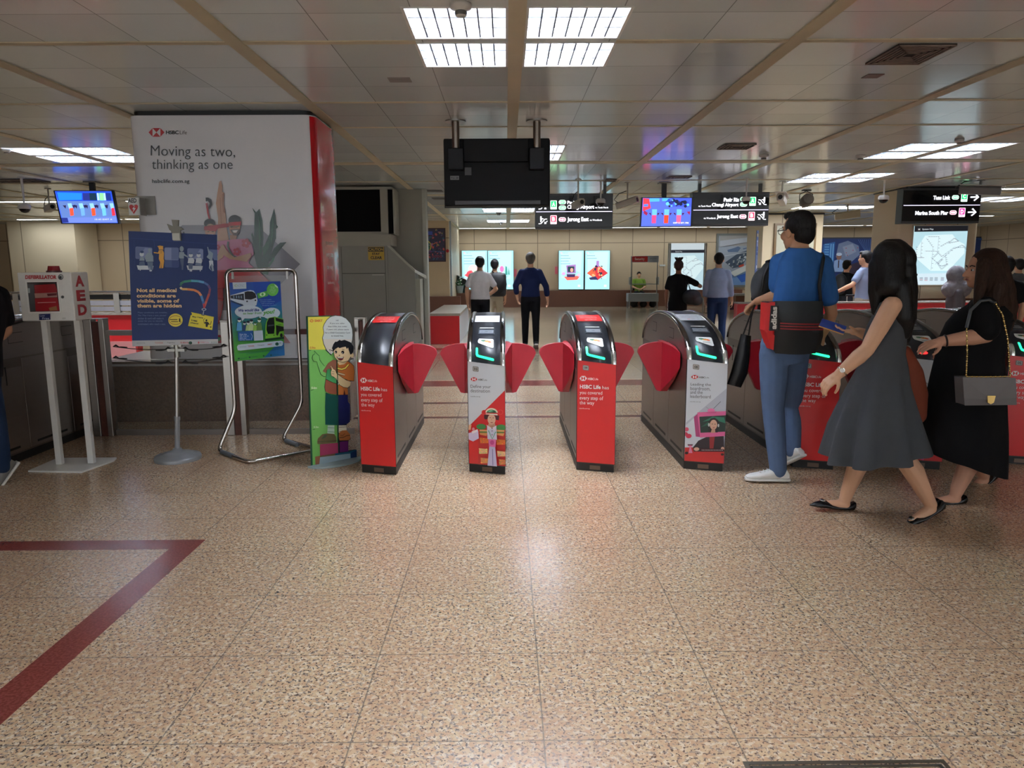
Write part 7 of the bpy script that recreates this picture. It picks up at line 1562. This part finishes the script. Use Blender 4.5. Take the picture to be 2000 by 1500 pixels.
# ---------------------------------------------------------------- woman in black
J = pj(head=(1919, 528, 4.42), neck=(1925, 588, 4.44), chest=(1912, 650, 4.43), hip=(1897, 762, 4.42), f=(-1, .1, 0), hf=(-1, .12, 0),
       shL=(1922, 604, 4.26), elL=(1926, 655, 4.24), wrL=(1838, 667, 4.30), shR=(1914, 604, 4.60), elR=(1890, 690, 4.66), wrR=(1850, 690, 4.62),
       hjL=(1900, 780, 4.34), knL=(1902, 870, 4.36), anL=(1866, 966, 4.31), hjR=(1895, 780, 4.52), knR=(1900, 870, 4.60), anR=(1922, 930, 4.74), toeL=(-1, .02, -.05), toeR=(-.75, .1, -.62))
R3 = {}
person('woman with wavy brown hair in a long black dress at the card reader', J, vox=.005, skc=(206, 154, 126), hair=None, sleeve=None, bottom=None, s=.97, slim=.8, am=1.22, cf_=1.22, shoes='flat', shoec=(20, 19, 20), ret=R3, hands={'L': {'d': V3((-.95, .02, -.28)), 'n': V3((.0, .35, -.9)), 'curl': .25, 'side': 1}})
t = R3['t']; org = R3['org']; C = R3['C']
BD = cloth((16, 16, 18), .35, 12)
secs = []
for (xl, xr, y, ry, fo, ti) in ((1900, 1950, 596, .13, 0, 0), (1878, 1962, 612, .19, 0, 0), (1858, 1963, 632, .19, 0, 0), (1842, 1958, 660, .18, .01, 0), (1834, 1950, 700, .18, .02, 0), (1826, 1950, 740, .20, .03, 0), (1817, 1950, 790, .22, .04, 0), (1807, 1950, 840, .24, .045, .0), (1806, 1949, 886, .25, .05, .02), (1808, 1949, 905, .25, .05, .075)):
    a0, b0 = at(xl, y, 4.42), at(xr, y, 4.42); secs.append(ringE(((a0.x+b0.x)/2, 4.42), (b0.x-a0.x)/2, ry, (a0.z+b0.z)/2, fold=fo, k=7, ph=.2, tilt=-ti))
MB().loft(secs[::-1], BD, cap=False).build('dress', t)
g = Blob(); g.loft([(C['neck']*.4+C['chest']*.6, .16, .20, 0), (C['neck']-V3((0, 0, .02)), .075, .09, 0)])
for sd in 'LR': sh_, el = C['sh'+sd], C['el'+sd]; g.cap(C['neck']*.6+sh_*.4-V3((0, 0, .03)), .075, sh_, .078); g.cap(sh_, .078, sh_*.25+el*.75, .078)
g.build('dress_sleeves', t, BD, .009, 4, org)
hb = Blob(); P, R = R3['P'], R3['R']
hb.ell(P(0, -.034, .046), (.094, .100, .092), R); hb.ell(P(0, -.062, -.02), (.100, .080, .11), R)
rn = random.Random(12)
for k in range(9):
    y0 = 4.30+.24*k/8; x0_ = 1924+rn.random()*26; hb.chain([at(x0_, 520, 4.36+.012*k), at(x0_+6+rn.random()*10, 560, y0), at(x0_+14*(k % 3)-4, 600, y0), at(x0_+16*(k % 3)-8, 628+rn.random()*18, y0)], [.06, .058, .050, .020])
hb.chain([at(1950, 520, 4.40), at(1962, 570, 4.40), at(1966, 620, 4.40), at(1960, 650, 4.40)], [.055, .062, .055, .02]); hb.chain([at(1922, 515, 4.32), at(1915, 560, 4.28), at(1906, 600, 4.25)], [.040, .034, .018])
hb.build('wavy_hair', t, M((46, 29, 20), .65, bump=.8, bscale=26, noise=.4, scale=20, stretch=(3, 3, .7), spec=.2), .008, 3, org)
wp = C['wrL']*.9+C['elL']*.1; ax = (C['wrL']-C['elL']).normalized(); R = ax.to_track_quat('Z', 'Y').to_matrix()
MB().tube([wp-org+R @ V3((.032*math.cos(k*PI/10), .032*math.sin(k*PI/10), 0)) for k in range(20)], .006, M((40, 18, 18), .3), n=8, closed=True).build('bracelet', t)
bt = thing('handbag', 'grey flap handbag on a gold chain carried by the woman in black', 'bag', at(1932, 792, 4.10)); YB = 4.10
q4 = [rel(bt, 1881, 738, YB), rel(bt, 1983, 739, YB), rel(bt, 1986, 791, YB), rel(bt, 1884, 792, YB)]
GB = M((104, 100, 100), .45, bump=.1, bscale=80); GO = M((206, 176, 110), .25, .9)
MB().prism(q4, (0, .085, 0), GB).build('bag_body', bt, bevel=.008)
q5 = [rel(bt, 1880.5, 737, YB-.004), rel(bt, 1984, 738, YB-.004), rel(bt, 1986, 777, YB-.004), rel(bt, 1935, 781, YB-.012), rel(bt, 1883, 778, YB-.004)]; MB().prism(q5, (0, .005, 0), M((110, 106, 106), .42)).build('bag_flap', bt, bevel=.002)
c_ = rel(bt, 1936, 781, YB-.016); MB().prism([c_+V3(v) for v in ((-.024, 0, .024), (.024, 0, .024), (.018, 0, -.016), (0, 0, -.026), (-.018, 0, -.016))], (0, .008, 0), GO).build('gold_clasp', bt, bevel=.002)
def chain_links(pts, r=.0055, nm='chain_strap'):
    b = MB(); P_ = [rel(bt, *p) for p in pts]
    L_ = [(P_[i+1]-P_[i]).length for i in range(len(P_)-1)]; tot = sum(L_); n = int(tot/.013); d = 0
    for k in range(n):
        s_ = tot*(k+.5)/n; i = 0
        while s_ > L_[i]: s_ -= L_[i]; i += 1
        u = s_/L_[i]; c = P_[i]+(P_[i+1]-P_[i])*u; ax = (P_[i+1]-P_[i]).normalized(); b.ell(c, (r*(1.1 if k % 2 else .7), r*(.7 if k % 2 else 1.1), .0085), GO, 6, 5, rot=ax.to_track_quat('Z', 'Y').to_matrix())
    b.build(nm, bt)
chain_links([(1944, 592, 4.16), (1958, 615, 4.13), (1968, 660, 4.12), (1973, 735, YB+.02)]); chain_links([(1888, 640, 4.16), (1889, 690, 4.12), (1887, 735, YB+.02)]); chain_links([(1887, 735.5, YB-.005), (1930, 736, YB-.006), (1974, 735, YB-.005)])
MB().tube([rel(bt, 1944, 592, 4.16), rel(bt, 1932, 586, 4.20), rel(bt, 1915, 588, 4.2), rel(bt, 1896, 606, 4.17), rel(bt, 1888, 640, 4.16)], .009, M((70, 74, 78), .3), n=8).build('shoulder_strap', bt)
# ---------------------------------------------------------------- person cut by the left edge
J = pj(head=(-45, 480, 4.80), neck=(-48, 540, 4.80), chest=(-45, 610, 4.80), hip=(-55, 735, 4.80), f=(-.8, .6, 0), shL=(-80, 565, 4.70), elL=(-85, 640, 4.66), wrL=(-60, 690, 4.72), shR=(-2, 575, 4.92), elR=(12, 645, 4.95), wrR=(-25, 672, 4.85),
       hjL=(-75, 740, 4.74), knL=(-90, 830, 4.70), anL=(-110, 915, 4.72), hjR=(-35, 740, 4.86), knR=(-10, 830, 4.92), anR=(4, 912, 4.90), toeL=(-.9, .4, 0), toeR=(-.30, -.35, -.55))
person('person in a black t-shirt and jeans cut off by the left edge', J, vox=.008, topc=(20, 20, 24), botc=(34, 50, 78), skc=(176, 128, 100), shoec=(120, 116, 110), solec=(220, 218, 206), s=1.05)
# ---------------------------------------------------------------- more distant people
def far(lab, px, top, Y, f=(0, 1, 0), s=1., step=.0, arms=None, **k):
    """standing or walking figure: px foot column, top of head row, Y distance"""
    tp_ = at(px, top, Y); X0, h = tp_.x, tp_.z/1.0; f = V3(f).normalized(); r = f.cross(V3((0, 0, 1))); u = h/1.75
    def W(a, b_, z): return V3((X0, Y, 0))+r*a*u+f*b_*u+V3((0, 0, z*u))
    J = dict(head=W(0, .01, 1.605), neck=W(0, 0, 1.46), chest=W(0, 0, 1.25), hip=W(0, 0, .95), f=tuple(f),
             shL=W(-.155, 0, 1.375), elL=W(-.215, -.02, 1.12), wrL=W(-.215, .05, .88), shR=W(.155, 0, 1.375), elR=W(.215, -.02, 1.12), wrR=W(.215, .05, .88),
             hjL=W(-.09, 0, .90), knL=W(-.095, .5*step+.02, .50), anL=W(-.095, step, .09+max(0, -step)*.25), hjR=W(.09, 0, .90), knR=W(.095, -.35*step+.02, .50), anR=W(.095, -step, .09+max(0, step)*.25), toeL=f+V3((0, 0, .0 if step >= 0 else -.5)), toeR=f+V3((0, 0, -.5 if step > 0 else 0)))
    for a_, v in (arms or {}).items(): J[a_] = W(*v)
    ret = {}
    person(lab, J, vox=k.pop('vox', .012), s=u*s, facial=k.pop('facial', False), ret=ret, hs=1.07, finger_r=.0105, **k); ret['W'] = W; ret['u'] = u
    return ret
GP_ = 'people beyond the fare gates'
r_ = far('man in a white t-shirt and black trousers walking away beyond fare gate 10', 937, 498, 13.3, step=.06, topc=(206, 206, 208), botc=(18, 18, 22), arms={'elR': (.30, -.02, 1.12), 'wrR': (.12, .18, .98), 'elL': (-.25, 0, 1.12), 'wrL': (-.24, .03, .86)}, hem=None, slim=1.12)
r_ = far('man in beige trousers with a large black backpack, partly behind the white shirted man', 966, 504, 15.0, step=-.22, topc=(120, 116, 106), botc=(170, 160, 138), shoec=(30, 28, 26), f=(.12, 1, 0))
bt = thing('backpack', 'large black backpack on the man in beige trousers', 'bag', r_['W'](.10, -.17, 1.20)); Blob().ell((0, 0, 0), (.17, .11, .25)).chain([(-.09, 0, -.18), (-.09, 0, .16), (.09, 0, .16), (.09, 0, -.18), (-.09, 0, -.18)], [.07]*5).build('bag_body', bt, M((14, 14, 16), .6, bump=.4, bscale=8), .014, 2); MB().tube([(-.1, .1, .22), (-.12, .16, .26), (-.13, .22, .2)], .02, BLK(), n=6).build('strap', bt)
far('man in a dark navy shirt and black trousers walking away through the middle', 1036, 490.5, 13.36, step=.10, topc=(26, 38, 76), botc=(16, 17, 22), sleeve='three', hairc=(96, 90, 84), shoec=(40, 40, 42), arms={'elL': (-.27, -.02, 1.14), 'wrL': (-.24, .06, .92), 'elR': (.28, -.05, 1.12), 'wrR': (.31, .02, .87)}, slim=1.05)
r_ = far('woman in black with tied up hair standing before the map, arm bent', 1326, 505, 13.0, f=(.25, 1, 0), topc=(16, 16, 18), botc=(16, 16, 18), hairc=(44, 28, 22), skc=(150, 104, 80), arms={'elR': (.42, .10, 1.22), 'wrR': (.26, .30, 1.30), 'shR': (.155, 0, 1.38)}, sleeve='short', slim=1.05, hem=.55)
hb = Blob(); P = r_['P']
for k in range(9): a_ = k*.7; hb.cap(P(0, -.03, .10), .04, P(.07*math.cos(a_), -.05+.05*math.sin(a_), .15), .014)
hb.build('hair_bun', r_['t'], hairm((44, 28, 22)), .012, 2, r_['org'])
bt = thing('shoulder_bag', 'slouchy black shoulder bag on the woman in black before the map', 'bag', r_['W'](.26, -.10, 1.02)); Blob().ell((0, 0, 0), (.17, .10, .14)).ell((.08, -.02, -.06), (.12, .08, .09)).build('bag_body', bt, M((26, 28, 32), .5, bump=.5, bscale=9), .014, 2); MB().tube([(-.08, .04, .10), (-.1, .08, .38), (-.02, .02, .12)], .012, BLK(), n=6).build('strap', bt)
r_ = far('man in a loose light blue shirt and dark jeans beyond fare gate 08', 1405, 491, 13.0, f=(.25, 1, 0), step=.05, topc=(140, 156, 184), botc=(34, 52, 88), sleeve='three', arms={'wrR': (.25, .06, .88)}, slim=1.12)
bt = thing('phone', 'dark phone in the lowered hand of the man in the light blue shirt', 'phone', r_['W'](.26, .10, .78)); MB().box((-.035, -.005, -.07), (.035, .005, .07), M((24, 26, 34), .2)).build('phone_body', bt, bevel=.002)
far('dark haired person in black, mostly behind the man in blue', 1506, 504, 9.0, topc=(26, 26, 28), botc=(30, 34, 46), arms={'wrL': (-.2, .2, 1.0)})
r_ = far('youth in a black t-shirt with a backpack looking down beyond the red parapet', 1655, 506, 15.0, f=(.8, .5, 0), topc=(22, 23, 26), botc=(40, 44, 50)); bt = thing('backpack', 'dark backpack on the youth in the black t-shirt', 'bag', r_['W'](0, -.2, 1.2)); Blob().ell((0, 0, 0), (.13, .14, .22)).build('bag_body', bt, M((34, 38, 44), .6), .014, 2); MB().tube([(.05, .08, .18), (.1, .14, .24), (.14, .2, .16)], .016, BLK(), n=6).build('strap', bt)
r_ = far('man in a grey t-shirt and beige shorts pulling a suitcase behind the red parapet', 1692, 487, 12.0, f=(-.6, .8, 0), topc=(124, 136, 160), botc=(150, 142, 124), arms={'elL': (-.32, .02, 1.18), 'wrL': (-.36, .28, 1.05)}, gl=True)
bt = thing('suitcase', 'red suitcase with a raised handle pulled by the man in grey', 'suitcase', at(1660, 600, 12.2)); bt.location.z = 0; MB().box((-.22, -.13, .05), (.22, .13, .62), M((190, 30, 36), .4)).build('suitcase_body', bt, bevel=.03)
zt_ = at(1660, 577, 12.2).z
for x in (-.06, .06): MB().cyl((x, 0, .62), (x, 0, zt_), .010, M((190, 190, 188), .3, .8)).build('handle_rod', bt)
MB().cyl((-.08, 0, zt_), (.08, 0, zt_), .016, BLK()).build('handle_grip', bt)
for x in (-.18, .18):
    for y in (-.09, .09): MB().cyl((x-.015, y, .028), (x+.015, y, .028), .028, BLK()).build('wheel', bt)
r_ = far('woman in a grey patterned headscarf just beyond the woman in black', 1872, 520, 8.8, f=(.9, -.3, 0), topc=(120, 116, 124), botc=(60, 58, 66), hair=None, sleeve='long', facial=True)
hb = Blob(); P, R = r_['P'], r_['R']; hb.ell(P(0, -.03, .02), (.094, .105, .115), R); hb.ell(P(0, -.02, -.10), (.085, .085, .09), R); hb.ell(P(0, -.03, -.20), (.12, .11, .09), R); hb.ell(r_['W'](0, 0, 1.42), (.17, .14, .12)); hb.build('headscarf', r_['t'], M((150, 148, 158), .8, noise=.6, scale=18, bump=.3), .011, 2, r_['org'])
far('person with black hair and black top behind the woman in black', 1968, 497, 8.2, f=(.3, 1, 0), topc=(18, 18, 20), botc=(22, 22, 26), sleeve='short')
far('short haired man in a grey green shirt at the far right edge', 1992, 503, 12.5, f=(0, 1, 0), topc=(84, 92, 94), botc=(50, 50, 56))
# guard sitting behind the table
gx = at(1249, 560, 27.55).x; GYY = 27.72
def W(a, b_, z): return V3((gx+a, GYY-b_, z))
J = dict(head=W(0, .02, 1.20), neck=W(0, 0, 1.05), chest=W(0, 0, .88), hip=W(0, -.02, .55), f=(0, -1, 0), shL=W(.19, 0, 1.0), elL=W(.24, .05, .75), wrL=W(.08, .22, .68), shR=W(-.19, 0, 1.0), elR=W(-.24, .05, .75), wrR=W(-.08, .22, .68), hjL=W(.09, .02, .52), knL=W(.12, .28, .52), anL=W(.12, .25, .10), hjR=W(-.09, .02, .52), knR=W(-.12, .28, .52), anR=W(-.12, .25, .10), toeL=(0, -1, 0), toeR=(0, -1, 0))
person('guard in a dark cap and yellow green vest sitting behind the Security table', J, vox=.014, topc=(120, 150, 60), botc=(24, 24, 28), hair='short', s=.95, shoec=(30, 30, 30), solec=(30, 30, 30), finger_r=.0105)
t = thing('chair', 'plain dark chair under the sitting guard', 'chair', (gx, GYY, 0)); MB().box((-.21, -.2, .36), (.21, .2, .40), BLK()).build('seat', t); MB().box((-.2, .16, .40), (.2, .20, .85), BLK()).build('backrest', t)
for x in (-.19, .17):
    for y in (-.18, .16): MB().box((x, y, 0), (x+.02, y+.02, .36), BLK()).build('leg', t)
# ---------------------------------------------------------------- bake the soft surfaces into plain meshes
dg = bpy.context.evaluated_depsgraph_get()
done = []
for o in BLOBS:
    me = bpy.data.meshes.new_from_object(o.evaluated_get(dg)); me.polygons.foreach_set('use_smooth', [True]*len(me.polygons)); done.append((o, me))
for o, me in done:
    mt_ = o.data.materials[0]; o.modifiers.clear(); o.data = me
    if len(me.materials) == 0: me.materials.append(mt_)
